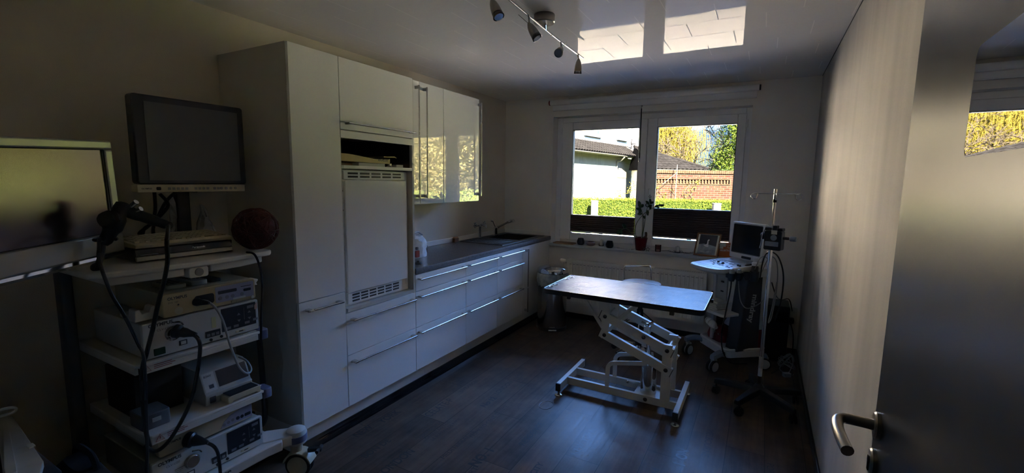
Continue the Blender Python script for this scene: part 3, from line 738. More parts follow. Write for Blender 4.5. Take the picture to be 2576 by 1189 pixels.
# things on the worktop
bg = thing('roll_in_bag', 'crumpled white paper roll bag standing on the worktop against the fridge cabinet', 'bag', (-2.40, 2.70, .8995))
prof = []
m = MB(); k = 22; rows = 11; vs = []; fs = []; r2 = random.Random(3)
for i in range(rows):
    u = i/(rows-1); rr = .088*(1-.06*u)*math.sqrt(max(0.,1-max(0,(u-.55)/.45)**2.4))+.002
    for j in range(k):
        t = 2*PI*j/k; w = 1+r2.uniform(-.055,.055); vs.append((-2.40+rr*w*math.cos(t)*.95, 2.725+rr*w*math.sin(t)*1.28, .9+.185*u+(r2.uniform(-.004,.004) if 0 < i < rows-1 else 0)))
for i in range(rows-1):
    for j in range(k): fs.append((i*k+j, i*k+(j+1)%k, (i+1)*k+(j+1)%k, (i+1)*k+j))
fs += [tuple(range(k))[::-1], tuple(range((rows-1)*k, rows*k))]
m.add(vs, fs); build(m, 'bag', 'bag_white', bg, angle=20)
build(MB().tube(spline([(-2.385,2.64,1.02),(-2.36,2.66,1.085),(-2.36,2.72,1.102),(-2.37,2.79,1.07)]), .006, 8), 'carry_loop', 'photo_grey', bg, label='grey carry loop')
build(MB().rbox(-2.312, -2.30, 2.635, 2.675, .912, .965, .006, axis='x'), 'print_mark', 'red_plastic', bg, label='red printed corner')
build(MB().rbox(-2.316, -2.303, 2.645, 2.665, .970, .992, .004, axis='x'), 'print_mark', 'mark_dark', bg, label='dark printed mark')
sp = thing('soap_bottle', 'small squat brown bottle on the worktop beside the white bag', 'bottle', (-2.47, 2.925, .8995))
build(MB().lathe([(.032,0),(.036,.006),(.036,.05),(.028,.066),(.014,.074),(.013,.082)], (-2.47,2.925,.8995)), 'body', 'brown', sp)
build(MB().lathe([(.015,.0826),(.015,.098),(.010,.100)], (-2.47,2.925,.8995)), 'cap', 'brown', sp)
sg = thing('sponge_box', 'small reddish sponge box against the wall behind the drainer', 'box', (-2.632, 3.60, .8995))
build(MB().rbox(-2.648, -2.618, 3.565, 3.635, .8998, .94, .006, axis='z'), 'box', 'brown', sg); build(MB().rbox(-2.644, -2.622, 3.57, 3.63, .94, .952, .005, axis='z'), 'sponge', 'tape_pink', sg)
ck = thing('round_stopper', 'small round dark stopper lying at the corner of the worktop by the fridge', 'stopper', (-2.17, 2.50, .8995))
build(MB().lathe([(.028,0),(.030,.004),(.027,.010),(.011,.012),(.010,.022),(.0005,.024)], (-2.17,2.505,.8995)), 'disc', 'black_rubber', ck)
# things in the niche above the fridge
nb = thing('golden_box', 'golden wavy-topped box lying in the open niche above the fridge', 'box', (-2.3, 1.98, 1.5855))
zz = lambda a: 1.652 - .022*(0.5-0.5*math.cos(min(1, max(0, (a-.02)/.30))*PI))+.012*max(0,(a-.33)/.14)**1.5 if a > 0 else 1.652
pts = [(1.779+.44*i/22, zz(.44*i/22)) for i in range(23)]
poly = [(1.779,1.610)]+[(2.10,1.610),(2.15,1.622),(2.165,1.604),(2.168,1.652)][:0]+[(2.06,1.606),(2.168,1.606)]+[(2.168,1.640)]+[(y, z) for y, z in reversed(pts) if y < 2.16]
build(MB().prism([(p[0], p[1]) for p in poly], -2.45, -2.10, 'x'), 'box_body', 'niche_gold', nb, angle=60)
build(MB().prism([(2.13,1.652),(2.17,1.652),(2.225,1.656),(2.243,1.648),(2.243,1.644),(2.225,1.650),(2.17,1.6465),(2.13,1.6465)], -2.40, -2.115, 'x'), 'lid_flap', 'niche_gold', nb)
text('MAIALOSI', .022, (-2.0994, 2.065, 1.620), (0,1,0), (0,0,1), 'mark_dark', nb, squash=.85, bold=.0006)
bx = thing('flat_box', 'flat white box lying underneath the golden box in the niche', 'box', (-2.3, 2.0, 1.5855))
build(MB().rbox(-2.42, -2.11, 1.92, 2.135, 1.5855, 1.6055, .003, axis='z'), 'box', 'paper', bx); build(MB().box(-2.43, -2.14, 1.785, 1.90, 1.5855, 1.600), 'sleeve', 'tray_wood', bx)
tn = thing('small_tin', 'tiny metal tin beside the flat white box in the niche', 'tin', (-2.13, 2.19, 1.5855))
build(MB().lathe([(.016,0),(.017,.002),(.017,.016)], (-2.135,2.195,1.5855)), 'tin', 'steel', tn); build(MB().lathe([(.0178,.0163),(.0178,.023),(.016,.024)], (-2.135,2.195,1.5855)), 'lid', 'steel', tn)
pk = tag(build(MB().rbox(-2.19, -2.10, 2.225, 2.29, 1.5855, 1.603, .004, axis='z'), 'card_packet', 'carcass'), 'small pale packet lying at the right end of the niche', 'packet')
# ------------------------------------------------------------------ hydraulic treatment table
tb = thing('treatment_table', 'hydraulic treatment table with grooved dark top on a white steel lifting frame', 'treatment table', (-.77, 3.07, 0))
TZ = .769
def tabletop(): return rrect(-1.305, -.255, 2.795, 3.345, .035, 5)
build(MB().prism(tabletop(), TZ-.034, TZ-.003, 'z'), 'tabletop', 'black_rubber', tb, bevel=.005)
inn = rrect(-1.299, -.261, 2.801, 3.339, .031, 5)
build(MB().prism(inn, TZ-.003, TZ, 'z'), 'grooved_mat', 'table_mat', tb)
edge = [(x, y, TZ-.001) for x, y in rrect(-1.3025, -.2575, 2.7975, 3.3425, .033, 5)]
build(MB().tube(edge, .0026, 6, closed=True), 'edge_trim', 'steel', tb)
m = MB()
for x, y in ((-1.27,2.88),(-1.265,2.96),(-1.27,3.17),(-1.262,3.25)): m.tube([(x+.014*math.cos(t*PI/6), y+.02*math.sin(t*PI/6), TZ+.001) for t in range(12)], .0018, 5, closed=True)
build(m, 'tie_ring', 'steel', tb)
for _m in (MB().box(-.45, -.425, 2.80, 2.825, TZ-.055, TZ-.034), MB().box(-1.12, -1.10, 2.80, 2.825, TZ-.05, TZ-.034), MB().cyl((-.256,3.19,TZ-.028),(-.240,3.19,TZ-.028),.012,n=14)): build(_m, 'restraint_clip', 'black_plastic', tb)
# two feet across
for x0 in (-1.193, -.400):
    ft = build(MB().box(x0, x0+.032, 2.835, 3.345, .035, .090), 'foot_beam', 'table_frame', tb, bevel=.002)
    for y in (2.822, 3.345): build(MB().box(x0-.001, x0+.033, y, y+.013, .034, .091), 'end_cap', 'black_plastic', ft, bevel=.001)
    for y in (2.842, 3.335):
        build(MB().lathe([(.026,.0),(.027,.004),(.022,.009),(.007,.013),(.006,.035)], (x0+.016, y, 0)), 'levelling_foot', 'chrome', ft)
# two rails along
for y0 in (2.965, 3.150):
    build(MB().box(-1.161, -.400, y0, y0+.024, .036, .088), 'base_rail', 'table_frame', tb, bevel=.002)
YA, YBk = 2.953, 3.186           # outer faces of front and rear arms
def arm(y0, xa, za, xb, zb, hw=.029, name='lift_arm'):
    a = Vector((xa,za)); b = Vector((xb,zb)); d = (b-a).normalized(); n = Vector((-d.y, d.x))
    A = a-d*.035; B = b+d*.035
    poly = [A+n*hw, B+n*hw, B-n*hw, A-n*hw]
    # (z,x) order for prisms along y
    o = build(MB().prism([(p.y, p.x) for p in poly], y0, y0+.030, 'y'), name, 'table_frame', tb, bevel=.002)
    caps = MB()
    for E, s in ((A,-1),(B,1)):
        q = [E+n*hw, E+n*hw+d*s*.004, E-n*hw+d*s*.004, E-n*hw]; caps.prism([(p.y, p.x) for p in q], y0-.0005, y0+.0305, 'y')
    build(caps, 'end_cap', 'black_plastic', o)
    return o
def bolt(parent, x, y, z, s=-1):
    build(MB().lathe([(.0135,0),(.0135,.003),(.0105,.004),(.0105,.008),(.004,.0085),(.004,.005),(.0005,.005)], (x,y,z), (0,s,0), 16), 'bolt', 'dark_chrome', parent)
U0, U1 = (-.890,.598), (-.472,.437)
L0, L1 = (-.890,.467), (-.474,.306)
for y0, s in ((YA-.030+.012, -1), (YBk, 1)):
    yo = y0 if s < 0 else y0+.030
    a1 = arm(y0, *U0, *U1); a2 = arm(y0, *L0, *L1)
    for p, o in ((U0,a1),(U1,a1),(L0,a2),(L1,a2)): bolt(o, p[0], yo, p[1], s)
    if s < 0: bolt(a1, -.625, yo, .500, s)
# uprights at the right end, between the arms
for y0 in (YA-.016, YBk-.030):
    build(MB().box(-.502, -.442, y0, y0+.028, .088, .475), 'upright', 'table_frame', tb, bevel=.003)
bolt(tb.children[-1], -.60, 2.965, .062)
build(MB().box(-.502, -.442, YA+.012, YBk-.030, .40, .425).cyl((-.472,YA-.01,.437),(-.472,YBk+.02,.437),.010,n=12).cyl((-.474,YA-.01,.306),(-.474,YBk+.02,.306),.010,n=12), 'cross_tie', 'table_frame', tb)
# bracket carrying the top at the left end
for y0 in (YA-.016, YBk-.030):
    q = [(.44,-.915),(.44,-.865),(.56,-.865),(.60,-.86),(TZ-.06,-.86),(TZ-.06,-.935),(.60,-.935),(.56,-.915)]
    build(MB().prism(q, y0, y0+.028, 'y'), 'top_bracket', 'table_frame', tb, bevel=.002)
    st = MB().tube([(-.900,y0+.014,.50),(-1.04,y0+.014,TZ-.075),(-1.06,y0+.014,TZ-.045)], .013, 4)
    build(st, 'brace', 'table_frame', tb)
    st = MB().tube([(-.80,y0+.014,.59),(-.68,y0+.014,TZ-.06)], .014, 4); build(st, 'brace', 'table_frame', tb)
build(MB().box(-1.24, -.33, 2.93, 2.965, TZ-.060, TZ-.035).box(-1.24, -.33, 3.165, 3.20, TZ-.060, TZ-.035).box(-1.24, -1.20, 2.965, 3.165, TZ-.058, TZ-.035).box(-.37, -.33, 2.965, 3.165, TZ-.058, TZ-.035).box(-.93, -.86, 2.965, 3.165, TZ-.058, TZ-.035), 'top_frame', 'table_frame', tb, bevel=.002)
build(MB().box(-.905, -.868, YA+.012, YBk-.030, .49, .515).cyl((-.890,YA-.01,.598),(-.890,YBk+.02,.598),.010,n=12).cyl((-.890,YA-.01,.467),(-.890,YBk+.02,.467),.010,n=12), 'cross_tie', 'table_frame', tb)
# hydraulic cylinder and rod
build(MB().lathe([(.052,.064),(.054,.070),(.054,.265),(.050,.285),(.030,.292),(.016,.294)], (-.605,3.075,0)), 'hydraulic_cylinder', 'chrome', tb)
build(MB().cyl((-.605,3.075,.285), (-.632,3.075,.505), .013, n=14), 'piston_rod', 'chrome', tb)
m = MB().cyl((-.632,YA-.005,.50), (-.632,YBk+.005,.50), .010, n=12).box(-.652, -.612, 3.055, 3.095, .485, .535)
build(m, 'rod_bracket', 'table_frame', tb)
m = MB().lathe([(.014,0),(.014,.018),(.006,.022)], (-.634,3.075,.535)).tube([(-.672,3.065,.563),(-.634,3.075,.548),(-.596,3.085,.566)], [.009,.007,.009], 8)
build(m, 'wing_nut', 'steel', tb)
build(MB().box(-.69, -.52, 2.989, 3.150, .055, .066), 'pump_plate', 'table_frame', tb)
# foot pedal hoop
def hoop(y, nm):
    pts = [(-.868,y,.088),(-.868,y,.205),(-.862,y,.238),(-.842,y,.258),(-.81,y,.268),(-.66,y,.298),(-.60,y,.310)]
    mb = MB(); P = spline(pts, 4); vs = []
    for i, p in enumerate(P):
        d = (P[min(i+1,len(P)-1)]-P[max(i-1,0)]).normalized(); n = Vector((-d.z,0,d.x))
        for a, b in ((-.014,-.006),(.014,-.006),(.014,.006),(-.014,.006)): vs.append(p+n*a+Vector((0,b,0)))
    k = len(P); fs = [(4*i+j, 4*i+(j+1)%4, 4*i+4+(j+1)%4, 4*i+4+j) for i in range(k-1) for j in range(4)]+[(0,1,2,3),(4*k-1,4*k-2,4*k-3,4*k-4)]
    mb.add(vs, fs); build(mb, nm, 'table_frame', tb)
hoop(2.977, 'pedal_hoop'); hoop(3.162, 'pedal_hoop')
build(MB().tube([(-.73,3.02,.135),(-.675,3.05,.13)], .006, 8).ball((-.735,3.017,.135), .011).tube([(-.54,3.06,.115),(-.50,3.05,.11)], .008, 8), 'valve_lever', 'steel', tb)

# ------------------------------------------------------------------ stool behind the table
st = thing('swivel_stool', 'white round swivel stool with chrome hoop back behind the treatment table', 'stool', (-.865, 3.85, 0))
sx, sy = -.865, 3.87
build(MB().lathe([(.0005,.610),(.155,.610),(.165,.620),(.168,.640),(.160,.657),(.12,.665),(.0005,.667)], (sx,sy,0), n=36), 'seat', 'us_white', st)
u = Vector((.874,.486,0)); v = Vector((-.486,.874,0)); c = Vector((sx,sy,0))
hp = spline([c+u*-.115+v*.11+Vector((0,0,.615)), c+u*-.120+v*.13+Vector((0,0,.70)), c+u*-.118+v*.14+Vector((0,0,.755)), c+u*-.09+v*.145+Vector((0,0,.775)), c+u*.09+v*.145+Vector((0,0,.775)), c+u*.118+v*.14+Vector((0,0,.755)), c+u*.120+v*.13+Vector((0,0,.70)), c+u*.115+v*.11+Vector((0,0,.615))], 5)
build(MB().tube(hp, .0085, 10), 'hoop_back', 'chrome', st)
build(MB().lathe([(.035,.06),(.030,.10),(.027,.42),(.020,.425),(.019,.590),(.06,.597),(.06,.609)], (sx,sy,0)), 'column', 'black_plastic', st)
for k in range(5):
    a = R(20+72*k); e = Vector((sx+.24*math.cos(a), sy+.24*math.sin(a), .065)); 
    lg = build(MB().tube([(sx,sy,.095),(sx+.12*math.cos(a),sy+.12*math.sin(a),.09),e], [.022,.019,.014], 10), 'leg', 'chrome', st)
    build(MB().cyl((e.x-.011*math.sin(a),e.y+.011*math.cos(a),.025),(e.x+.011*math.sin(a),e.y-.011*math.cos(a),.025),.025,n=16).cyl((e.x,e.y,.03),(e.x,e.y,.07),.006,n=8), 'caster', 'black_rubber', lg)
rg = [(sx+.17*math.cos(t*PI/16), sy+.17*math.sin(t*PI/16), .27) for t in range(32)]
m = MB().tube(rg, .008, 8, closed=True)
for k in range(3): a = R(40+120*k); m.tube([(sx+.02*math.cos(a),sy+.02*math.sin(a),.40),(sx+.17*math.cos(a),sy+.17*math.sin(a),.27)], .006, 8)
build(m, 'foot_ring', 'chrome', st)

# ------------------------------------------------------------------ pedal bin
bn = thing('pedal_bin', 'tall chrome pedal bin with a bin bag hanging out, beside the sink cabinet', 'bin', (-1.83, 4.20, 0))
bx_, by_ = -1.835, 4.185
build(MB().lathe([(.152,.0),(.156,.006),(.156,.035),(.150,.04)], (bx_,by_,0), n=40), 'base_ring', 'black_plastic', bn)
build(MB().lathe([(.148,.040),(.148,.575)], (bx_,by_,0), n=40, cap=False), 'body', 'bin_steel', bn)
vs = []; fs = []; k = 48; r3 = random.Random(5)
dro = [.055+.05*abs(math.sin(i*.21+1))+r3.uniform(0,.02) for i in range(k)]
for i in range(k):
    a = 2*PI*i/k
    for rr, z in ((.146,.578),(.156,.588),(.161,.57),(.160+.006*math.sin(i*1.7),.575-dro[i]*.6),(.156+.005*math.sin(i*2.3),.575-dro[i])): vs.append((bx_+rr*math.cos(a), by_+rr*math.sin(a), z))
for i in range(k):
    for j in range(4): fs.append((5*i+j, 5*((i+1)%k)+j, 5*((i+1)%k)+j+1, 5*i+j+1))
build(MB().add(vs, fs), 'bin_bag', 'bag_clear', bn, label='pale bin bag folded over the rim')
build(MB().lathe([(.150,.590),(.157,.592),(.157,.622),(.150,.634),(.11,.645),(.05,.650),(.0005,.651)], (bx_,by_,0), n=40), 'lid', 'chrome', bn)
d = Vector((.45,-.89,0)); 
build(MB().tube([Vector((bx_,by_,.018))+d*.14, Vector((bx_,by_,.018))+d*.185], .012, 4).box(-.001,.001,-.001,.001,-.001,.001,Matrix.Translation((bx_+d.x*.14,by_+d.y*.14,.018))), 'pedal', 'steel', bn)
m = MB(); e1 = Vector((d.y*-1, d.x, 0)); m.tube([Vector((bx_,by_,.026))+d*.185-e1*.04, Vector((bx_,by_,.026))+d*.185+e1*.04], .010, 8); build(m, 'pedal_tread', 'steel', bn)

# ------------------------------------------------------------------ radiator
ra = thing('radiator', 'long white panel radiator on the wall under the window', 'radiator', (-1.1, 4.52, .18))
RX0, RX1, RZ0, RZ1, RY = -1.815, -.415, .185, .672, 4.515
m = MB(); n = 34; vs = []; w = (RX1-RX0-.04)/n
prof = [(RX0, RY+.004)]
for i in range(n):
    x = RX0+.02+w*i; prof += [(x+w*.12, RY+.004), (x+w*.28, RY), (x+w*.72, RY), (x+w*.88, RY+.004)]
prof.append((RX1, RY+.004))
vs = [(x, y, z) for x, y in prof for z in (RZ0+.03, RZ1-.03)]; k = len(prof)
m.add(vs, [(2*i, 2*i+2, 2*i+3, 2*i+1) for i in range(k-1)])
m.box(RX0, RX1, RY+.004, RY+.010, RZ1-.03, RZ1-.004).box(RX0, RX1, RY+.004, RY+.010, RZ0, RZ0+.03).box(RX0, RX1, RY+.005, RY+.012, RZ0+.03, RZ1-.03)
build(m, 'front_panel', 'radiator_white', ra, angle=20)
build(MB().box(RX0, RX1, RY+.065, RY+.075, RZ0, RZ1-.004).box(RX0-.002, RX0, RY, RY+.08, RZ0+.004, RZ1-.002).box(RX1, RX1+.002, RY, RY+.08, RZ0+.004, RZ1-.002), 'rear_panel', 'radiator_white', ra)
m = MB().box(RX0, RX1, RY+.002, RY+.012, RZ1-.004, RZ1).box(RX0, RX1, RY+.068, RY+.078, RZ1-.004, RZ1)
for i in range(70): x = RX0+.01+(RX1-RX0-.02)*i/69; m.box(x-.004, x+.004, RY+.012, RY+.068, RZ1-.003, RZ1-.0005)
build(m, 'top_grille', 'radiator_white', ra)
m = MB()
for i in range(n): x = RX0+.02+w*(i+.5); m.box(x-w*.26, x+w*.26, RY-.0008, RY+.001, RZ1-.049, RZ1-.044)
build(m, 'vent_slots', 'button_grey', ra)
m = MB().cyl((RX0-.06,RY+.035,RZ1-.04),(RX0,RY+.035,RZ1-.04),.010,n=12)
build(m, 'valve', 'chrome', ra)
build(MB().lathe([(.014,0),(.018,.006),(.020,.03),(.018,.055),(.012,.062)], (RX0-.03,RY+.035,RZ1-.025), (-1,-.1,.12), 18), 'thermostat_head', 'radiator_white', ra)
build(MB().cyl((RX0-.045,RY+.035,RZ1-.04),(RX0-.045,RY+.035,.0),.008,n=10).cyl((RX0-.062,RY+.035,RZ0+.03),(RX0-.062,RY+.035,.0),.008,n=10).cyl((RX0-.062,RY+.035,RZ0+.03),(RX0,RY+.035,RZ0+.03),.008,n=10), 'pipe', 'radiator_white', ra)
for x in (-1.6, -.65): build(MB().box(x-.02, x+.02, RY+.075, YB-.001, RZ0+.05, RZ1-.05), 'wall_bracket', 'radiator_white', ra)

# ------------------------------------------------------------------ things on the windowsill
ZS = .8215
def votive(x, y, lab):
    t = thing('wire_votive', lab, 'candle holder', (x, y, ZS), group='dark candle lanterns on the sill')
    P = [(.024,.0),(.034,.008),(.040,.026),(.038,.048),(.029,.068),(.030,.072)]
    build(MB().lathe([(a*.93,b) for a, b in P]+[(.0265,.072),(.026,.066),(.034,.046),(.036,.026),(.030,.010),(.0005,.006)], (x,y,ZS)), 'glass_cup', 'votive_dark', t)
    m = MB()
    for i in range(9):
        for s in (1,-1): m.tube(spline([(x+r*math.cos(2*PI*i/9+s*h*7), y+r*math.sin(2*PI*i/9+s*h*7), ZS+h) for r, h in P], 3), .0013, 5)
    for r, h in (P[0], P[2], P[5]): m.tube([(x+r*math.cos(t*PI/10), y+r*math.sin(t*PI/10), ZS+h) for t in range(20)], .0015, 5, closed=True)
    build(m, 'wire_cage', 'dark_wire', t)
votive(-1.725, 4.672, 'round dark wire lantern standing behind the wooden tray on the sill')
votive(-1.385, 4.625, 'round dark wire lantern beside the red flowerpot on the sill')
tr = thing('wooden_tray', 'thin wooden tray lying at the kitchen end of the windowsill', 'tray', (-1.93, 4.65, ZS))
build(MB().rbox(-2.03, -1.79, 4.60, 4.72, ZS, ZS+.006, .012, axis='z'), 'base', 'tray_wood', tr)
build(MB().tube([(x, y, ZS+.009) for x, y in rrect(-2.027, -1.793, 4.603, 4.717, .012, 3)], .004, 6, closed=True), 'rim', 'tray_wood', tr)
pb = thing('pink_glass_bowl', 'low round pinkish glass bowl between the lantern and the white candle', 'bowl', (-1.60, 4.66, ZS))
build(MB().lathe([(.026,0),(.040,.006),(.052,.022),(.050,.034),(.036,.044),(.034,.043),(.047,.033),(.049,.022),(.038,.009),(.0005,.005)], (-1.605,4.665,ZS)), 'bowl', 'pink_glass_base', pb)
def candle(x, y, r, h, lab, petals, mt='clear_glass'):
    t = thing('glass_candle_holder', lab, 'candle', (x, y, ZS), group='white candles in glass dishes')
    m = MB().lathe([(.022,0),(.026,.003),(.030,.010),(.024,.011),(.0005,.008)], (x,y,ZS))
    if petals:
        for i in range(10):
            a = 2*PI*i/10; ca, sa = math.cos(a), math.sin(a)
            m.add([(x+.020*ca-.010*sa, y+.020*sa+.010*ca, ZS+.006),(x+.020*ca+.010*sa, y+.020*sa-.010*ca, ZS+.006),(x+.038*ca+.007*sa, y+.038*sa-.007*ca, ZS+.022),(x+.042*ca, y+.042*sa, ZS+.028),(x+.038*ca-.007*sa, y+.038*sa+.007*ca, ZS+.022)], [(0,1,2,3,4)])
    build(m, 'glass_dish', mt, t)
    build(MB().lathe([(r,.0115),(r,.0115+h-.004),(r*.9,.0115+h),(r*.2,.0115+h-.003),(.0005,.0115+h-.003)], (x,y,ZS)), 'candle', 'candle_wax', t)
    build(MB().cyl((x,y,ZS+.008+h),(x+.001,y,ZS+.020+h),.0012,n=6), 'wick', 'mark_dark', t)
candle(-1.500, 4.705, .018, .055, 'white candle in a glass dish close to the window between pink bowl and second lantern', True)
candle(-.712, 4.690, .019, .050, 'short white pillar candle in a flower-shaped glass dish near the picture frame', True)
pg = thing('pink_tealight_glass', 'straight pinkish tealight glass between the wire stars and the pillar candle', 'glass', (-.915, 4.66, ZS))
build(MB().lathe([(.027,0),(.029,.003),(.030,.068),(.0285,.068),(.027,.006),(.0005,.006)], (-.893,4.652,ZS)), 'glass', 'pink_glass', pg)
build(MB().lathe([(.018,.0065),(.018,.020),(.0005,.021)], (-.893,4.652,ZS)), 'tealight', 'candle_wax', pg)
for i, x in enumerate((-1.038, -.985)):
    t = thing('wire_star', ('small wire star leaning on the sill next to the red flowerpot','small wire star on the sill next to the pink tealight glass')[i], 'ornament', (x, 4.60, ZS))
    pts = []
    for k in range(10):
        a = PI/2+k*PI/5; r = .022 if k % 2 == 0 else .0105; pts.append((x+r*math.cos(a)*1.05, 4.604+.006*(math.sin(a)), ZS+.0195+r*math.sin(a)))
    build(MB().tube(pts, .0016, 6, closed=True).tube([(q[0], q[1]+.012, q[2]) for q in pts], .0016, 6, closed=True), 'star_outline', 'dark_wire', t)
    m = MB()
    for q in pts[::2]: m.tube([q, (q[0],q[1]+.012,q[2])], .0013, 5)
    build(m, 'spacer', 'dark_wire', t)
ga = thing('twig_garland', 'thin dark twig garland lying along the sill', 'garland', (-.8, 4.62, ZS))
m = MB(); pp = spline([(-.86,4.70,ZS+.006),(-.80,4.66,ZS+.016),(-.74,4.645,ZS+.008),(-.68,4.65,ZS+.014),(-.62,4.67,ZS+.007),(-.57,4.69,ZS+.010)], 4); m.tube(pp, .0022, 5)
r4 = random.Random(8)
for p in pp[::2]: m.tube([p, p+Vector((r4.uniform(-.02,.02), r4.uniform(-.015,.0), r4.uniform(.0,.016)))], .0013, 4)
build(m, 'twig', 'dark_wire', ga)
gb = thing('glass_bead_string', 'short string of clear glass beads around the foot of the red flowerpot', 'beads', (-1.2, 4.6, ZS))
m = MB()
for p in spline([(-1.30,4.63,ZS+.006),(-1.25,4.60,ZS+.006),(-1.19,4.592,ZS+.006),(-1.13,4.588,ZS+.007)], 3): m.ball(p, .0065, 8, 6)
build(m, 'beads', 'clear_glass', gb)
# flowerpot and plant
po = thing('potted_plant', 'leggy green plant in a glossy dark red pot in the middle of the windowsill', 'plant', (-1.065, 4.65, ZS))
px, py = -1.068, 4.655
build(MB().lathe([(.047,0),(.050,.004),(.066,.125),(.068,.128),(.064,.130),(.061,.120),(.0005,.116)], (px,py,ZS), n=36), 'pot', 'pot_red', po)
build(MB().lathe([(.0605,.112),(.058,.119),(.03,.122),(.0005,.123)], (px,py,ZS)), 'soil', 'mark_dark', po)
def stem(pts, r0, r1, leaves, nm='stem'):
    P = spline(pts, 6); k = len(P)
    s = build(MB().tube(P, [r0+(r1-r0)*i/(k-1) for i in range(k)], 7), nm, 'stem_green', po)
    lm = MB()
    for t, l, w, dx, dz in leaves:
        p = P[min(k-1, int(t*(k-1)))]; d = Vector((dx, -.15, dz)).normalized(); side = d.cross(Vector((.2,1,.15))).normalized(); up = side.cross(d)
        vs = []
        for i in range(8):
            u_ = i/7; ww = w*math.sin(PI*min(1,u_*.94+.03))**.8; q = p+d*(l*u_)+up*(-.18*l*u_*u_)
            vs += [q-side*ww+up*ww*.3, q, q+side*ww+up*ww*.3]
        fs = []
        for i in range(7): fs += [(3*i,3*i+1,3*i+4,3*i+3),(3*i+1,3*i+2,3*i+5,3*i+4)]
        lm.add(vs, fs)
    if leaves:
        lo = build(lm, 'leaves', 'leaf_green', s); so_ = lo.modifiers.new('thick','SOLIDIFY'); so_.thickness = .0012
    return s
zt = ZS+.115
stem([(px-.02,py,zt),(px-.06,py-.005,zt+.045),(px-.05,py-.005,zt+.16),(px+.03,py-.01,zt+.27),(px+.12,py-.015,zt+.33),(px+.175,py-.02,zt+.35)], .0045, .002,
     [(.80,.05,.012,.8,.5),(.86,.045,.010,.9,-.1),(.92,.045,.010,.8,.4),(.97,.05,.011,.9,.1),(.72,.05,.013,.2,.9),(.66,.045,.014,.5,-.9),(1.,.05,.010,1,.2)])
stem([(px,py+.01,zt),(px+.012,py+.01,zt+.12),(px+.0,py+.005,zt+.26),(px-.035,py,zt+.345)], .0045, .0025,
     [(.80,.055,.017,-.9,.35),(.88,.060,.019,-.35,1.),(.93,.05,.017,.8,.6),(.99,.055,.018,-.1,1.),(.70,.05,.016,-.9,-.1),(.62,.045,.014,.7,-.6),(.84,.05,.017,-.2,-.9)])
stem([(px+.01,py-.01,zt),(px+.03,py-.01,zt+.15),(px+.045,py-.015,zt+.30),(px+.075,py-.02,zt+.37)], .004, .002,
     [(.78,.05,.015,.9,.4),(.90,.05,.014,-.6,.8),(.97,.05,.013,.9,.5),(1.,.05,.013,.1,1.),(.72,.05,.015,.5,-.9)])
stem([(px-.04,py,zt),(px-.09,py-.01,zt+.045),(px-.15,py-.015,zt+.10),(px-.20,py-.02,zt+.085)], .0055, .003,
     [(.80,.055,.018,-.3,.9),(.88,.05,.016,.5,.9),(.97,.07,.022,-.7,-.7),(1.,.06,.020,-.2,-1.)])
build(MB().tube(spline([(px+.025,py-.01,zt),(px+.05,py-.01,zt+.03),(px+.048,py-.008,zt+.075)]), [.016]*6+[.012]*6+[.008], 10), 'leaf_sheath', 'brown', po)
build(MB().tube([(px+.01,py-.02,zt),(px+.004,py-.022,zt+.19)], .0022, 6).tube([(px-.052,py-.01,zt),(px-.054,py-.008,zt+.05)], .002, 6), 'plant_cane', 'mount_cream', po)
# picture frame leaning on the sill
PF = Matrix.Translation((-.448, 4.618, ZS)) @ Matrix.Rotation(R(-10), 4, 'Z') @ Matrix.Rotation(R(-25), 4, 'X')
pf = thing('picture_frame', 'wooden picture frame with a dark bird photograph leaning at the end of the windowsill', 'picture frame', M=PF)
W2, H2 = .110, .232
m = MB(PF); m.box(-W2, W2, -.006, .012, 0, .016).box(-W2, W2, -.006, .012, H2-.012, H2).box(-W2, -W2+.013, -.006, .012, .016, H2-.012).box(W2-.013, W2, -.006, .012, .016, H2-.012)
build(m, 'frame', 'wood_frame', pf, bevel=.002)
build(MB(PF).box(-W2+.013, W2-.013, .002, .006, .016, H2-.012), 'mount_board', 'mount_cream', pf)
build(MB(PF).box(-W2+.030, W2-.030, .0005, .002, .019, H2-.016), 'photograph', 'photo_dark', pf)
pm = MB(PF); vs = [(-W2+.030,.0002,.019),(W2-.030,.0002,.019),(W2-.030,.0002,.105),(.02,.0002,.118),(.0,.0002,.112),(-.03,.0002,.125),(-W2+.030,.0002,.115)]
pm.add(vs, [tuple(range(7))]); build(pm, 'photo_foreground', 'photo_grey', pf)
pm = MB(PF); pm.add([(-.012,-.0001,.095),(.014,-.0001,.093),(.008,-.0001,.125),(.005,-.0001,.155),(.014,-.0001,.165),(.005,-.0001,.173),(-.005,-.0001,.160),(-.005,-.0001,.125),(-.035,-.0001,.108)], [tuple(range(9))]); build(pm, 'photo_bird', 'photo_white', pf)
text('Tanz...ally', .022, PF @ Vector((-.060,-.0004,.035)), PF.to_3x3() @ Vector((1,0,.05)), PF.to_3x3() @ Vector((-.05,0,1)), 'photo_white', pf, name='handwriting', shear=.4)
m = MB(PF); m.box(-.02, .02, .012, .015, .06, .15); m.add([(-.018,.014,.12),(.018,.014,.12),(.018,.046,.023),(-.018,.046,.023)], [(0,1,2,3)]); build(m, 'strut', 'mark_dark', pf)
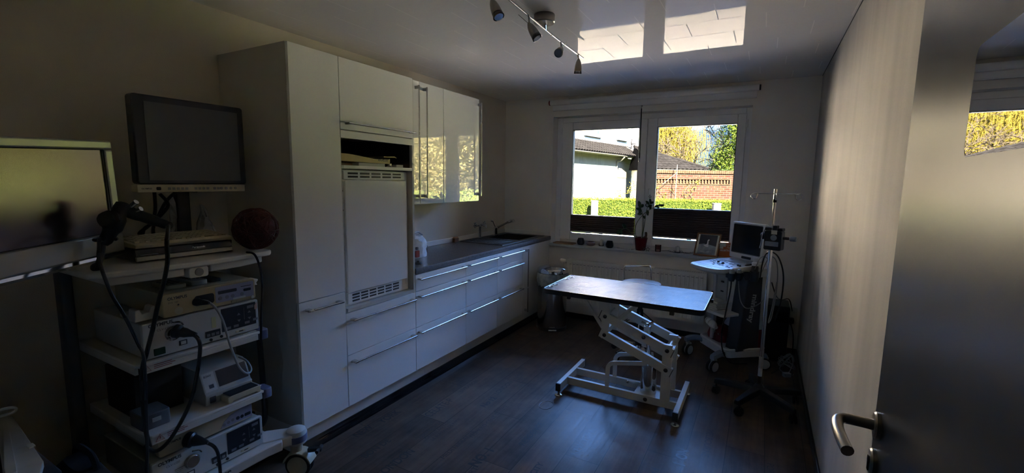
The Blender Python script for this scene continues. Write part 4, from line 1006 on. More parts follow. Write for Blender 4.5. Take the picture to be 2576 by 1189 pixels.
# orange box behind the frame
OB = Matrix.Translation((-.236, 4.690, ZS)) @ Matrix.Rotation(R(4), 4, 'Z')
ob = thing('orange_box', 'orange cardboard box with white lettering behind the ultrasound screen on the sill', 'box', M=OB)
build(MB(OB).box(-.105, .105, -.03, .03, 0, .135), 'carton', 'orange_card', ob, bevel=.002)
build(MB(OB).box(-.105, -.045, -.031, -.03, .100, .134).box(-.100, -.065, -.0312, -.031, .080, .099), 'cream_label', 'cream_card', ob)
build(MB(OB).box(-.045, .105, -.0306, -.03, .116, .119), 'top_stripe', 'cream_card', ob)
text('Feline', .030, OB @ Vector((-.035,-.0308,.085)), OB.to_3x3() @ Vector((1,0,0)), Vector((0,0,1)), 'cream_card', ob, shear=.3, squash=.8)
text('SELEKTION', .021, OB @ Vector((-.092,-.0308,.058)), OB.to_3x3() @ Vector((1,0,0)), Vector((0,0,1)), 'mark_light', ob, bold=.0006)
# ------------------------------------------------------------------ ultrasound machine on its trolley
def frame(x, y, z, deg): return Matrix.Translation((x,y,z)) @ Matrix.Rotation(R(deg), 4, 'Z')
UO = (-.17, 4.15, 0)
UL = frame(*UO, -52); UU = frame(*UO, -42)
us = thing('ultrasound_machine', 'white ultrasound machine with keyboard deck and screen on a wheeled stand', 'ultrasound machine', M=UU)
# base tray with raised rim
pts = rrect(-.20, .21, -.165, .20, .05, 4)
build(MB(UL).prism(pts, .115, .175, 'z'), 'base_tray', 'us_white', us, bevel=.008)
build(MB(UL).tube([(x, y, .182) for x, y in rrect(-.193, .203, -.158, .193, .045, 4)], .010, 8, closed=True), 'tray_rim', 'us_white', us)
def us_leg(s, tip, back):
    P = spline(back, 5); m = MB(UL); vs = []
    k = len(P)
    for i, p in enumerate(P):
        d = (P[min(i+1,k-1)]-P[max(i-1,0)]).normalized(); n = Vector((-d.y,d.x,0)).normalized(); w = .036-.010*i/(k-1); h = .022
        for a, b in ((-w,0),(-w*.8,h),(w*.8,h),(w,0),(w*.8,-h*.6),(-w*.8,-h*.6)): vs.append(p+n*a+Vector((0,0,b)))
    fs = [(6*i+j, 6*i+(j+1)%6, 6*i+6+(j+1)%6, 6*i+6+j) for i in range(k-1) for j in range(6)]+[(0,1,2,3,4,5),tuple(6*(k-1)+j for j in range(5,-1,-1))]
    m.add(vs, fs); return build(m, 'leg', 'us_leg', us)
def caster(parent, tf, x, y, r=.050, w=.022, mt='us_white', tyre='black_rubber', ang=25, top=.12):
    A = Matrix.Rotation(R(ang), 4, 'Z'); T = tf @ Matrix.Translation((x,y,r)) @ A
    c = None
    for s in (-1, 1):
        m = MB(T); x0 = s*.006; x1 = s*(.006+w)
        m.lathe([(r*.80,0),(r*.96,.002),(r,.005),(r,w-.005),(r*.96,w-.002),(r*.80,w)], (min(x0,x1),0,0), (1,0,0), 26, cap=False)
        o = build(m, 'caster_wheel', tyre, parent)
        m = MB(T); m.lathe([(.0005,0),(r*.79,.0),(r*.80,.003),(r*.80,w-.003),(r*.76,w+.001),(r*.4,w+.003),(.0005,w+.003)] if s > 0 else [(.0005,-.003),(r*.4,-.003),(r*.76,-.001),(r*.80,.003),(r*.80,w-.003),(r*.79,w),(.0005,w)], (min(x0,x1),0,0), (1,0,0), 26)
        build(m, 'wheel_cover', mt, parent)
    m = MB(T); m.cyl((0,.010,r*.1), (0,.010,top-r), .012, n=12).box(-.006,.006,-.02,.03,-.012,r*1.08)
    m.cyl((-.02,.012,r*1.02),(.02,.012,r*1.02),r*.30,n=14)
    build(m, 'caster_fork', mt if mt != 'us_white' else 'grey_plastic', parent)
l1 = us_leg(-1, None, [(-.13,-.12,.135),(-.17,-.17,.152),(-.19,-.235,.150),(-.195,-.285,.135)])
l2 = us_leg(1, None, [(.12,-.12,.130),(.165,-.18,.140),(.185,-.235,.135),(.19,-.275,.118)])
caster(l1, UL, -.190, -.262); caster(l2, UL, .185, -.262, ang=20)
l3 = us_leg(1, None, [(.14,.14,.105),(.17,.18,.105),(.19,.215,.105)]); caster(l3, UL, .185, .20, ang=-30)
l4 = us_leg(-1, None, [(-.14,.14,.105),(-.16,.18,.105),(-.18,.215,.105)]); caster(l4, UL, -.175, .20, ang=-10)
# column
m = MB(UU); vs = []
for z, y0, y1 in ((.17,-.125,.100),(.45,-.095,.097),(.77,-.060,.092),(.84,-.055,.092)):
    vs += [(.085,y0,z),(.205,y0,z),(.205,y1,z),(.085,y1,z)]
fs = [(4*i+j,4*i+(j+1)%4,4*i+4+(j+1)%4,4*i+4+j) for i in range(3) for j in range(4)]+[(0,1,2,3),(12,13,14,15)]
build(m.add(vs, fs), 'column', 'us_grey', us, bevel=.008, label='dark grey column with white lettering')
T3 = UU.to_3x3()
text('mindray', .076, UU @ Vector((.2062,.000,.640)), T3 @ Vector((0,-.13,-1)), T3 @ Vector((0,1,-.13)), 'mark_light', us, bold=.0022, squash=.93)
# left post, slotted panel and middle shelf
build(MB(UU).rbox(-.105, -.075, -.115, -.075, .19, .845, .008, axis='z'), 'post', 'us_white', us)
pn = build(MB(UU).box(-.075, .034, -.100, -.085, .47, .84), 'slotted_panel', 'light_grey', us)
m = MB(UU)
for z in (.62, .70): m.rbox(-.030, .002, -.1012, -.0995, z-.006, z+.006, .005, axis='y')
build(m, 'panel_slot', 'black_plastic', pn)
build(MB(UU).cyl((-.100,-.115,.592),(-.100,-.124,.592),.010,n=14), 'cable_hook', 'black_plastic', us)
sh = rrect(-.125, .170, -.255, .155, .03, 4)
build(MB(UU).prism(sh, .455, .478, 'z'), 'shelf', 'us_white', us, bevel=.005)
build(MB(UU).box(-.11, -.09, -.07, .13, .175, .455).box(-.09, .035, .125, .14, .175, .455), 'rear_cover', 'us_grey', us)
# keyboard deck
DT = UU @ Matrix.Translation((.055, -.15, .872)) @ Matrix.Rotation(R(3.5), 4, 'X')
dk = build(MB(DT).prism([(-.165,.235),(.165,.235),(.178,.10),(.180,-.06),(.175,-.19),(.145,-.228),(.09,-.246),(0,-.252),(-.09,-.246),(-.145,-.228),(-.175,-.19),(-.180,-.06),(-.178,.10)], -.030, 0, 'z'), 'keyboard_deck', 'us_white', us, bevel=.006)
build(MB(DT).prism([(-.15,.23),(.15,.23),(.165,.05),(.155,-.15),(.11,-.20),(-.11,-.20),(-.155,-.15),(-.165,.05)], -.052, -.030, 'z'), 'deck_underside', 'light_grey', us, bevel=.006)
m = MB(DT); m.box(-.172, .172, -.1705, -.1675, -.0005, .0006).rbox(-.085, .075, -.209, -.203, -.0005, .0006, .003)
build(m, 'deck_groove', 'mark_dark', dk)
m = MB(DT)
for j in range(5):
    for i in range(13-(j == 4)*5): m.box(-.135+.0195*i, -.135+.0195*i+.0165, .150-.0195*j, .150-.0195*j+.0165, .0, .0035)
build(m, 'keys', 'key_grey', dk)
m = MB(DT).box(-.142, .128, .172, .1735, 0, .0008).box(-.142, .128, .062, .0635, 0, .0008).box(.140, .162, .05, .165, 0, .0008).box(.1405,.1475,.052,.163,.0008,.006)
build(m, 'key_surround', 'mark_dark', dk)
m = MB(DT); r5 = random.Random(4)
for i, (x, y) in enumerate([(-.13,.03),(-.10,.035),(-.07,.03),(-.13,-.0),(-.105,-.01),(-.075,.0),(-.12,-.04),(-.09,-.045),(.03,.03),(.06,.035),(.09,.03),(.045,-.0),(.075,-.005),(.0,-.075),(.03,-.09),(.06,-.09),(.09,-.075),(.11,-.10),(.135,-.10),(-.02,.03),(-.045,.035),(.12,-.06),(-.05,-.07),(-.02,-.11)]):
    m.rbox(x-.009, x+.009, y-.006, y+.006, 0, .004, .004)
build(m, 'control_buttons', 'key_grey', dk)
m = MB(DT).ball((.0,-.03,.0), .013, 14, 8).lathe([(.009,0),(.008,.012),(.0005,.012)], (-.06,-.02,0)).lathe([(.009,0),(.008,.012),(.0005,.012)], (.125,.0,0)).lathe([(.009,0),(.008,.012),(.0005,.012)], (.148,-.005,0)).rbox(-.035,.035,-.062,-.054,0,.004,.003)
build(m, 'trackball_and_knobs', 'us_grey', dk)
m = MB(UU).rbox(-.05, .215, .02, .17, .775, .845, .02, axis='z'); build(m, 'deck_mount', 'us_white', us, bevel=.004)
# screen
ST = UU @ Matrix.Translation((.070, .055, .895)) @ Matrix.Rotation(R(-3), 4, 'X')
sc = build(MB(ST).rbox(-.165, .165, -.028, .010, 0, .302, .014, axis='y'), 'screen_housing', 'us_white', us, bevel=.005)
build(MB(ST).rbox(-.135, .135, .010, .045, .03, .27, .02, axis='y'), 'screen_back', 'us_white', us, bevel=.01)
build(MB(ST).rbox(-.143, .138, -.0295, -.0275, .048, .282, .006, axis='y'), 'screen', 'screen_black', us, label='switched-off black screen')
m = MB(ST); fr_ = rrect(-.146, .141, .045, .285, .008, 3); m.tube([(x, -.0285, z) for x, z in fr_], .0022, 6, closed=True); build(m, 'screen_bezel', 'us_grey', us)
build(MB(ST).rbox(-.030, .060, -.034, -.026, .006, .026, .004, axis='y'), 'latch', 'black_plastic', us)
build(MB(ST).box(.10, .125, -.0290, -.0283, .014, .021), 'status_mark', 'us_grey', us)
# probe holders on the right side of the deck
m = MB(UU)
for y in (-.285, -.215, -.135): m.lathe([(.017,.775),(.026,.795),(.027,.835),(.024,.836),(.022,.80),(.0005,.79)], (.258,y,0), n=20)
m.box(.225, .250, -.31, -.06, .800, .825).lathe([(.020,.76),(.031,.775),(.033,.84),(.030,.841),(.027,.78),(.0005,.775)], (.262,-.065,0), n=22)
build(m, 'probe_holder', 'us_grey', us)
m = MB(UU).lathe([(.010,.79),(.018,.815),(.019,.85),(.014,.868),(.0005,.874)], (.258,-.285,0), n=16).lathe([(.010,.79),(.017,.815),(.018,.845),(.013,.862),(.0005,.866)], (.258,-.215,0), n=16)
build(m, 'probe', 'grey_plastic', us)
# gel bottle in its holder
bt = thing('gel_bottle', 'white-capped dark blue gel bottle in the side holder of the ultrasound machine', 'bottle', UU @ Vector((.262,-.065,.7785)))
build(MB(UU).lathe([(.022,.7785),(.0245,.784),(.0245,.875),(.021,.884)], (.262,-.065,0), n=24), 'bottle', 'mark_dark', bt)
build(MB(UU).lathe([(.0215,.8845),(.024,.888),(.024,.906),(.016,.914),(.015,.932),(.011,.934),(.010,.944),(.0005,.945)], (.262,-.065,0), n=24), 'cap', 'us_white', bt, label='white screw cap with nozzle')
# things stored on the stand
pp_ = thing('paper_stack', 'ragged stack of papers on the middle shelf of the ultrasound stand', 'papers', UU @ Vector((0,-.17,.4782)))
m = MB(UU); r6 = random.Random(2)
for i in range(9):
    a = r6.uniform(-.012,.012); m.box(-.070+a, .062+a, -.225+r6.uniform(-.01,.01), -.115, .4785+.0085*i, .4785+.0085*i+.0078)
build(m, 'sheets', 'paper', pp_, smooth=False)
rb_ = thing('red_bag', 'dark red bag lying in the bottom tray of the ultrasound stand', 'bag', UL @ Vector((0,0,.176)))
m = MB(UL); vs = []; fs = []; k = 20; r7 = random.Random(6)
for i in range(7):
    u_ = i/6; sc_ = (1, 1.05, 1.05, 1.0, .9, .75, .4)[i]
    for j in range(k):
        t = 2*PI*j/k; w = 1+r7.uniform(-.05,.05); c_, s_ = math.cos(t), math.sin(t)
        vs.append((-.075+.105*sc_*w*math.copysign(abs(c_)**.6,c_), -.035+.070*sc_*w*math.copysign(abs(s_)**.6,s_), .1765+.125*u_))
for i in range(6):
    for j in range(k): fs.append((i*k+j, i*k+(j+1)%k, (i+1)*k+(j+1)%k, (i+1)*k+j))
fs += [tuple(range(k))[::-1], tuple(range(6*k,7*k))]
build(m.add(vs, fs), 'bag_body', 'red_bag', rb_)
build(MB(UL).rbox(-.05,-.035,-.112,-.106,.25,.262,.002,axis='y').rbox(.0,.015,-.112,-.106,.245,.257,.002,axis='y'), 'clasp', 'nickel', rb_)
wbt = thing('white_bottle', 'white plastic bottle lying on top of the red bag in the bottom tray', 'bottle', UL @ Vector((0,-.04,.34)))
A0, A1 = UL @ Vector((-.130,-.125,.334)), UL @ Vector((.04,-.160,.322))
dd = (A1-A0)
build(MB().lathe([(.0005,0),(.026,.004),(.031,.02),(.031,.125),(.022,.15),(.014,.158)], A0, dd, 22), 'bottle_body', 'white_plastic', wbt)
build(MB().lathe([(.0155,.1585),(.0155,.182),(.013,.185),(.0005,.185)], A0, dd, 18), 'cap', 'white_plastic', wbt)
build(MB().lathe([(.0314,.03),(.0314,.036)], A0, dd, 22, cap=False).lathe([(.0314,.085),(.0314,.09)], A0, dd, 22, cap=False), 'print_mark', 'us_grey', wbt)
wp = thing('white_packet', 'crumpled white packet behind the white bottle in the bottom tray', 'packet', UL @ Vector((.03,-.02,.34)))
m = MB(UL); m.add([(-.02,-.06,.335),(.09,-.06,.335),(.09,.02,.335),(-.02,.02,.335),(.01,-.04,.40),(.085,-.045,.43),(.08,.0,.435),(.015,.0,.405)], [(0,3,2,1),(4,5,6,7),(0,1,5,4),(1,2,6,5),(2,3,7,6),(3,0,4,7)])
build(m, 'packet', 'bag_white', wp, bevel=.01)
rx = thing('red_box', 'red and white carton at the back of the bottom tray behind the grey column', 'box', UL @ Vector((.16,.10,.176)))
build(MB(UL).box(.090, .180, .128, .190, .1765, .335), 'carton', 'red_bag', rx, bevel=.002); build(MB(UL).box(.091, .179, .129, .189, .335, .44), 'white_upper_half', 'paper', rx, bevel=.002)
# leads of the machine
def cable(label, pts, r, m_='cable_black', name='cable', k=6, cat='cable', group=None, plug=None):
    t = thing(name, label, cat, pts[0], group=group)
    build(MB().tube(spline(pts, k), r, 8), 'lead', m_, t)
    if plug: plug(t)
    return t
W_ = lambda *p: tuple(UU @ Vector(p))
cable('black probe lead hanging straight down in front of the ultrasound stand', [W_(.258,-.285,.79), W_(.256,-.287,.70), W_(.232,-.295,.5), W_(.21,-.293,.34), W_(.215,-.272,.20), W_(.25,-.22,.115), W_(.29,-.10,.11)], .0052)
cable('grey probe lead looping under the deck across the lettered column', [W_(.258,-.215,.79), W_(.26,-.205,.70), W_(.245,-.16,.60), W_(.240,-.10,.545), W_(.235,-.02,.545), W_(.238,.07,.59), W_(.225,.12,.66), W_(.20,.17,.74)], .0042, 'cable_grey')

# ------------------------------------------------------------------ drip stand with pump
iv = thing('drip_stand', 'chrome drip stand on a black five-star wheeled base near the corner', 'drip stand', (.066, 3.425, 0))
ix, iy = .066, 3.425
build(MB().lathe([(.038,.085),(.045,.092),(.045,.118),(.030,.130),(.020,.150),(.016,.152)], (ix,iy,0), n=24), 'hub', 'black_plastic', iv)
for k in range(5):
    a = R(172+72*k); rr = .272; ca, sa = math.cos(a), math.sin(a); n = Vector((-sa,ca,0)); D = Vector((ca,sa,0)); c = Vector((ix,iy,0))
    m = MB(); vs = []
    for t, w, zt_, zb_ in ((.02,.036,.128,.090),(.14,.030,.122,.084),(.262,.024,.110,.076),(.285,.019,.104,.076)):
        for s, z in ((-1,zb_),(1,zb_),(.7,zt_),(-.7,zt_)): vs.append(c+D*t+n*(w*s)+Vector((0,0,z)))
    m.add(vs, [(4*i+j,4*i+(j+1)%4,4*i+4+(j+1)%4,4*i+4+j) for i in range(3) for j in range(4)]+[(0,1,2,3),(15,14,13,12)])
    lg = build(m, 'base_leg', 'black_plastic', iv, bevel=.004)
    T = Matrix.Translation(c+D*.268+n*.012) 
    m = MB(T @ Matrix.Rotation(a+.7*(k % 3)-.4, 4, 'Z'))
    for s in (-1,1): m.lathe([(.0005,0),(.020,0),(.0285,.003),(.0295,.008),(.027,.013),(.0005,.015)] if s > 0 else [(.0005,-.015),(.027,-.013),(.0295,-.008),(.0285,-.003),(.020,0),(.0005,0)], (s*.004,0,.0295), (1,0,0), 20)
    m.cyl((0,0,.03),(0,0,.084),.0065,n=10).box(-.004,.004,-.01,.026,.028,.056)
    build(m, 'caster', 'black_rubber', lg)
build(MB().cyl((ix,iy,.15),(ix,iy,.27),.0105,n=16), 'lower_pole', 'dark_chrome', iv)
build(MB().cyl((ix,iy,.205),(ix,iy,.262),.0135,n=18), 'label_sleeve', 'paper', iv, label='pale label around the pole foot')
build(MB().cyl((ix,iy,.262),(ix,iy,.345),.0145,n=18), 'collar', 'grey_plastic', iv)
build(MB().cyl((ix,iy,.345),(ix,iy,1.165),.0125,n=18), 'pole', 'chrome', iv)
build(MB().cyl((ix,iy,1.165),(ix,iy,1.415),.0085,n=16), 'inner_pole', 'chrome', iv)
build(MB().cyl((ix,iy,1.395),(ix,iy,1.416),.0115,n=16), 'clamp_ring', 'black_plastic', iv)
build(MB().cyl((ix,iy,1.416),(ix,iy,1.482),.0095,n=16), 'pole_head', 'chrome', iv)
uu = Vector((.99,.05,0)).normalized(); vv = Vector((-.05,.99,0)); c = Vector((ix,iy,1.452))
def hook(u_, L):
    P = [c+u_*.008, c+u_*L*.6, c+u_*(L-.018)]
    for t in range(0, 260, 26): a = R(90-t); P.append(c+u_*(L-.018+.019*math.cos(a))+Vector((0,0,-.019+.019*math.sin(a))))
    P.append(c+u_*(L-.039)+Vector((0,0,.0)))
    build(MB().tube(P, .0032, 8), 'bag_hook', 'chrome', iv)
for u_, L in ((uu,.150),(-uu,.140),(vv,.10),(-vv,.10)): hook(u_, L)
# infusion pump
pu = thing('infusion_pump', 'small black infusion pump clamped on the drip stand pole', 'pump', (ix, iy-.03, 1.09))
PT = frame(.092, 3.405, 1.088, -20)
bd = build(MB(PT).rbox(-.054, .050, -.060, .0, 0, .125, .010, axis='y').rbox(-.054,-.014,-.058,-.004,.125,.147,.006,axis='y').rbox(.020,.050,-.058,-.004,.125,.145,.006,axis='y').rbox(-.008,.016,-.056,-.010,.122,.160,.005,axis='y'), 'pump_body', 'black_plastic', pu, bevel=.003)
build(MB(PT).box(-.012, .022, -.0612, -.059, .104, .130), 'paper_label', 'paper', pu)
build(MB(PT).lathe([(.0005,0),(.0185,0),(.0185,.003),(.016,.004),(.0005,.004)], (.004,-.060,.082), (0,-1,0), 24), 'round_button', 'us_leg', pu)
build(MB(PT).rbox(-.046, .034, -.0612, -.0595, .026, .056, .003, axis='y'), 'display', 'us_leg', pu)
build(MB(PT).lathe([(.009,.05),(.009,.085),(.006,.09)], (0,-.03,.082), (1,0,0), 16), 'knob_shaft', 'black_plastic', pu)
build(MB(PT).lathe([(.012,.088),(.0165,.092),(.0165,.122),(.013,.126),(.0005,.126)], (0,-.03,.082), (1,0,0), 14), 'clamp_knob', 'us_leg', pu, label='blue-grey clamp knob')
build(MB(PT).lathe([(.0005,.0),(.018,.0),(.022,.006),(.022,.026),(.018,.030)], (-.084,-.025,.085), (1,0,0), 18), 'tube_guide', 'black_rubber', pu)
build(MB(PT).tube(spline([(-.060,-.045,.130),(-.068,-.05,.09),(-.072,-.05,.04),(-.078,-.05,.005)]), .0035, 8), 'side_lever', 'chrome', pu)
build(MB(PT).box(-.02, .02, .0, .012, .04, .09), 'pole_clamp', 'dark_chrome', pu)
cable('black pump lead looping from the infusion pump down behind the pole', [(.02,3.60,.86),(.03,3.52,1.0),(.06,3.47,1.06),(.115,3.47,1.03),(.155,3.50,.90),(.155,3.56,.70),(.13,3.62,.55)], .0048)
cable('thick black lead running from the ultrasound machine to the wall corner', [(.10,3.86,.78),(.14,3.95,.66),(.19,4.25,.57),(.255,4.48,.53),(.292,4.575,.41)], .0045)
cable('pale grey lead hanging in a long loop beside the drip stand pole', [(.02,3.80,.84),(.07,3.78,.98),(.12,3.80,.94),(.135,3.85,.75),(.12,3.88,.52),(.10,3.86,.47),(.115,3.82,.60),(.13,3.80,.80)], .0040, 'cable_grey')
cable('second pale lead hanging close behind the drip stand pole', [(-.02,3.90,.86),(.02,3.84,.97),(.075,3.82,.93),(.085,3.86,.70),(.07,3.9,.50)], .0036, 'cable_grey')
# dark computer box and loose cables in the corner
pc = thing('computer_tower', 'black computer tower standing on the floor in the corner by the back wall', 'computer', (.18, 4.48, 0))
build(MB().rbox(.085, .262, 4.33, 4.60, .012, .495, .012, axis='y'), 'case', 'black_plastic', pc, bevel=.003)
build(MB().box(.095, .252, 4.326, 4.330, .36, .40).box(.095, .252, 4.326, 4.330, .41, .45), 'drive_bay', 'black_gloss', pc)
for x in (.10, .245):
    for y in (4.36, 4.57): build(MB().cyl((x,y,0),(x,y,.012),.010,n=10), 'foot', 'black_rubber', pc)
def plugf(t): build(MB().rbox(.270,.312,4.555,4.611,.300,.340,.008,axis='y').cyl((.29,4.56,.32),(.285,4.53,.30),.009,n=10), 'plug', 'black_plastic', t)
cable('black mains lead plugged into the wall socket and drooping to the floor', [(.287,4.545,.305),(.31,4.50,.22),(.315,4.47,.10),(.305,4.42,.02),(.28,4.33,.007),(.22,4.18,.007),(.16,4.05,.007)], .0045, plug=plugf)
r8 = random.Random(12); pts = []
for i in range(30):
    t = i*.9; pts.append((.175+.060*math.cos(t*1.7+r8.uniform(-.6,.6))*r8.uniform(.5,1.1), 4.205+.075*math.sin(t)*r8.uniform(.5,1.1), max(.006,.05+.045*math.sin(t*2.3)+r8.uniform(-.03,.05))))
pts = [(min(p[0]+.085,.325), p[1], p[2]) for p in pts]
cable('tangled bundle of grey cables on the floor in front of the black computer', pts, .0035, 'cable_grey', 'cable_bundle', 4, 'cables')
ps = thing('small_adapter', 'small pale power adapter lying on the floor in the dark corner', 'adapter', (.26, 4.06, 0))
build(MB(frame(.262,4.06,0,30)).rbox(-.028,.028,-.018,.018,0,.028,.006), 'adapter_case', 'light_grey', ps); build(MB().tube(spline([(.285,4.075,.014),(.305,4.09,.006),(.31,4.12,.006)]), .003, 6), 'lead', 'cable_grey', ps)
# ------------------------------------------------------------------ endoscopy trolley in the dark corner
ct = thing('equipment_trolley', 'tall white medical equipment trolley with several shelves and big casters', 'trolley', (-2.26, 1.0, 0))
FX = -2.0
def shelf(z0, z1, y0, y1, name='shelf'):
    poly = [(-2.53,y0),(FX-.02,y0),(FX,y0+.012),(FX,y1-.03),(FX-.012,y1-.008),(FX-.035,y1),(-2.53,y1)]
    s = build(MB().prism(poly, z1-.012, z1, 'z'), name, 'trolley_white', ct, bevel=.003)
    build(MB().box(FX-.012, FX-.001, y0+.012, y1-.035, z0, z1-.012), 'front_lip', 'trolley_white', s, bevel=.003)
    build(MB().box(-2.53, FX-.02, y0+.001, y0+.012, z0, z1-.012), 'side_lip', 'trolley_white', s)
    build(MB().box(-2.53, FX-.04, y1-.012, y1-.001, z0, z1-.012), 'side_lip', 'trolley_white', s)
    build(MB().prism(rrect(FX-.07, FX+.004, y1-.030, y1+.014, .014, 4), z0-.004, z1+.003, 'z'), 'corner_cap', 'blue_grey', s, bevel=.004, label='blue-grey plastic corner cap')
    return s
s3 = shelf(.472, .512, .745, 1.235); s2 = shelf(.762, .802, .730, 1.232)
# small warning sticker on the shelf fronts
for s, z, y in ((s2,.772,.745),(s3,.482,.770)):
    m = MB(); m.tube([(FX+.0002,y,z),(FX+.0002,y+.030,z),(FX+.0002,y+.015,z+.026)], .0014, 4, closed=True); m.box(FX-.0004,FX+.0004,y+.0135,y+.0165,z+.007,z+.018)
    for i in range(3): m.box(FX-.0004, FX+.0004, y+.040, y+.10+.012*(i%2), z+.003+.007*i, z+.0055+.007*i)
    build(m, 'warning_sticker', 'mark_red', s, label='red warning triangle sticker')
# top shelf with curved double rim
poly = [(-2.53,.64),(-2.10,.62),(-2.02,.622),(-1.985,.66),(-1.955,.80),(-1.95,.95),(-1.955,1.10),(-1.972,1.20),(-1.985,1.265),(-2.01,1.285),(-2.10,1.285),(-2.53,1.26)]
ts = build(MB().prism(poly, 1.152, 1.174, 'z'), 'top_shelf', 'trolley_white', ct, bevel=.006)
poly2 = [(-2.50,.67),(-2.0,.67),(-1.975,.80),(-1.97,.86),(-1.97,.90),(-2.05,.91),(-2.05,.985),(-1.97,.995),(-1.975,1.12),(-2.01,1.24),(-2.50,1.24)]
build(MB().prism(poly2, 1.122, 1.152, 'z'), 'shelf_underframe', 'trolley_white', ts, bevel=.004)
lk = build(MB().rbox(-2.05, -1.962, .912, .984, 1.108, 1.151, .010, axis='x'), 'shelf_latch', 'trolley_white', ts, bevel=.003)
build(MB().lathe([(.0005,0),(.016,0),(.016,.003),(.0005,.003)], (-1.962,.948,1.130), (1,0,0), 22), 'latch_button', 'button_grey', lk)
# uprights at the back
for y in (.705, 1.255): build(MB().rbox(-2.57, -2.50, y-.022, y+.022, .20, 1.16, .012, axis='z'), 'upright', 'trolley_post', ct)
build(MB().tube(spline([(-2.42,1.285,.80),(-2.30,1.315,.79),(-2.22,1.325,.74),(-2.20,1.325,.50),(-2.20,1.325,.26),(-2.24,1.31,.21)]), .014, 10), 'side_rail', 'black_plastic', ct)
# base
base = [(-2.56,.70),(-2.02,.70),(-1.985,.715),(-1.975,.80),(-1.975,1.20),(-1.965,1.265),(-2.03,1.30),(-2.12,1.275),(-2.56,1.275)]
bs = build(MB().prism(base, .186, .236, 'z'), 'base', 'trolley_white', ct, bevel=.006)
text('OLYMPUS', .042, (-1.9735,.842,.195), (0,1,0), (0,0,1), 'mark_dark', bs, bold=.0014)
def big_caster(x, y, ax, ay, ang):
    arm_ = MB().prism([(ax-.045,ay-.045),(ax+.04,ay-.045),(x+.040,y-.02),(x+.042,y+.012),(x+.018,y+.040),(x-.024,y+.036),(ax-.06,ay+.03)], .186, .240, 'z')
    a = build(arm_, 'caster_arm', 'trolley_white', ct, bevel=.008)
    build(MB().lathe([(.047,.180),(.050,.19),(.050,.232),(.044,.248),(.028,.256),(.0005,.258)], (x,y,0), n=26), 'caster_cap', 'trolley_white', a)
    build(MB().lathe([(.0475,.192),(.0515,.194),(.0515,.226),(.0475,.230)], (x,y,0), n=26, cap=False), 'bumper_ring', 'blue_grey', a, label='blue-grey bumper ring')
    T = Matrix.Translation((x,y,.064)) @ Matrix.Rotation(R(ang), 4, 'Z')
    for s in (-1, 1):
        m = MB(T); x0 = .006 if s > 0 else -.030
        m.lathe([(.046,0),(.061,.002),(.064,.006),(.064,.018),(.061,.022),(.046,.024)], (x0,.012,0), (1,0,0), 30, cap=False); build(m, 'tyre', 'black_rubber', a)
        m = MB(T); m.lathe([(.0005,-.002),(.050,-.001),(.054,.004),(.054,.020),(.050,.025),(.0005,.026)], (x0,.012,0), (1,0,0), 30); build(m, 'wheel_cover', 'beige_plastic', a)
    m = MB(T); m.lathe([(.020,.04),(.026,.06),(.030,.115)], (0,0,0), (0,0,1), 18)
    # hood over the wheel
    pts = [(-.034+.068*0, 0)]
    vs = []; k = 12
    for i in range(k+1):
        t = R(15+150*i/k); 
        for xx, rr in ((-.035,.068),(.035,.068),(.035,.074),(-.035,.074)): vs.append((xx, .012+rr*math.cos(t), rr*math.sin(t)))
    m.add(vs, [(4*i+j,4*i+(j+1)%4,4*i+4+(j+1)%4,4*i+4+j) for i in range(k) for j in range(4)]+[(0,1,2,3),(4*k+3,4*k+2,4*k+1,4*k)])
    build(m, 'caster_hood', 'beige_plastic', a)
    m = MB(T); m.tube([(0,.06,.074),(0,.115,.080),(0,.128,.074)], [.014,.013,.010], 6); m.tube([(-.03,.115,.080),(.03,.115,.080)], .009, 8); build(m, 'brake_pedal', 'black_plastic', a)
big_caster(-1.985, 1.352, -2.06, 1.245, -62)
big_caster(-1.95, .69, -2.03, .75, 200)
big_caster(-2.52, 1.33, -2.47, 1.25, 10); big_caster(-2.53, .66, -2.47, .73, 170)

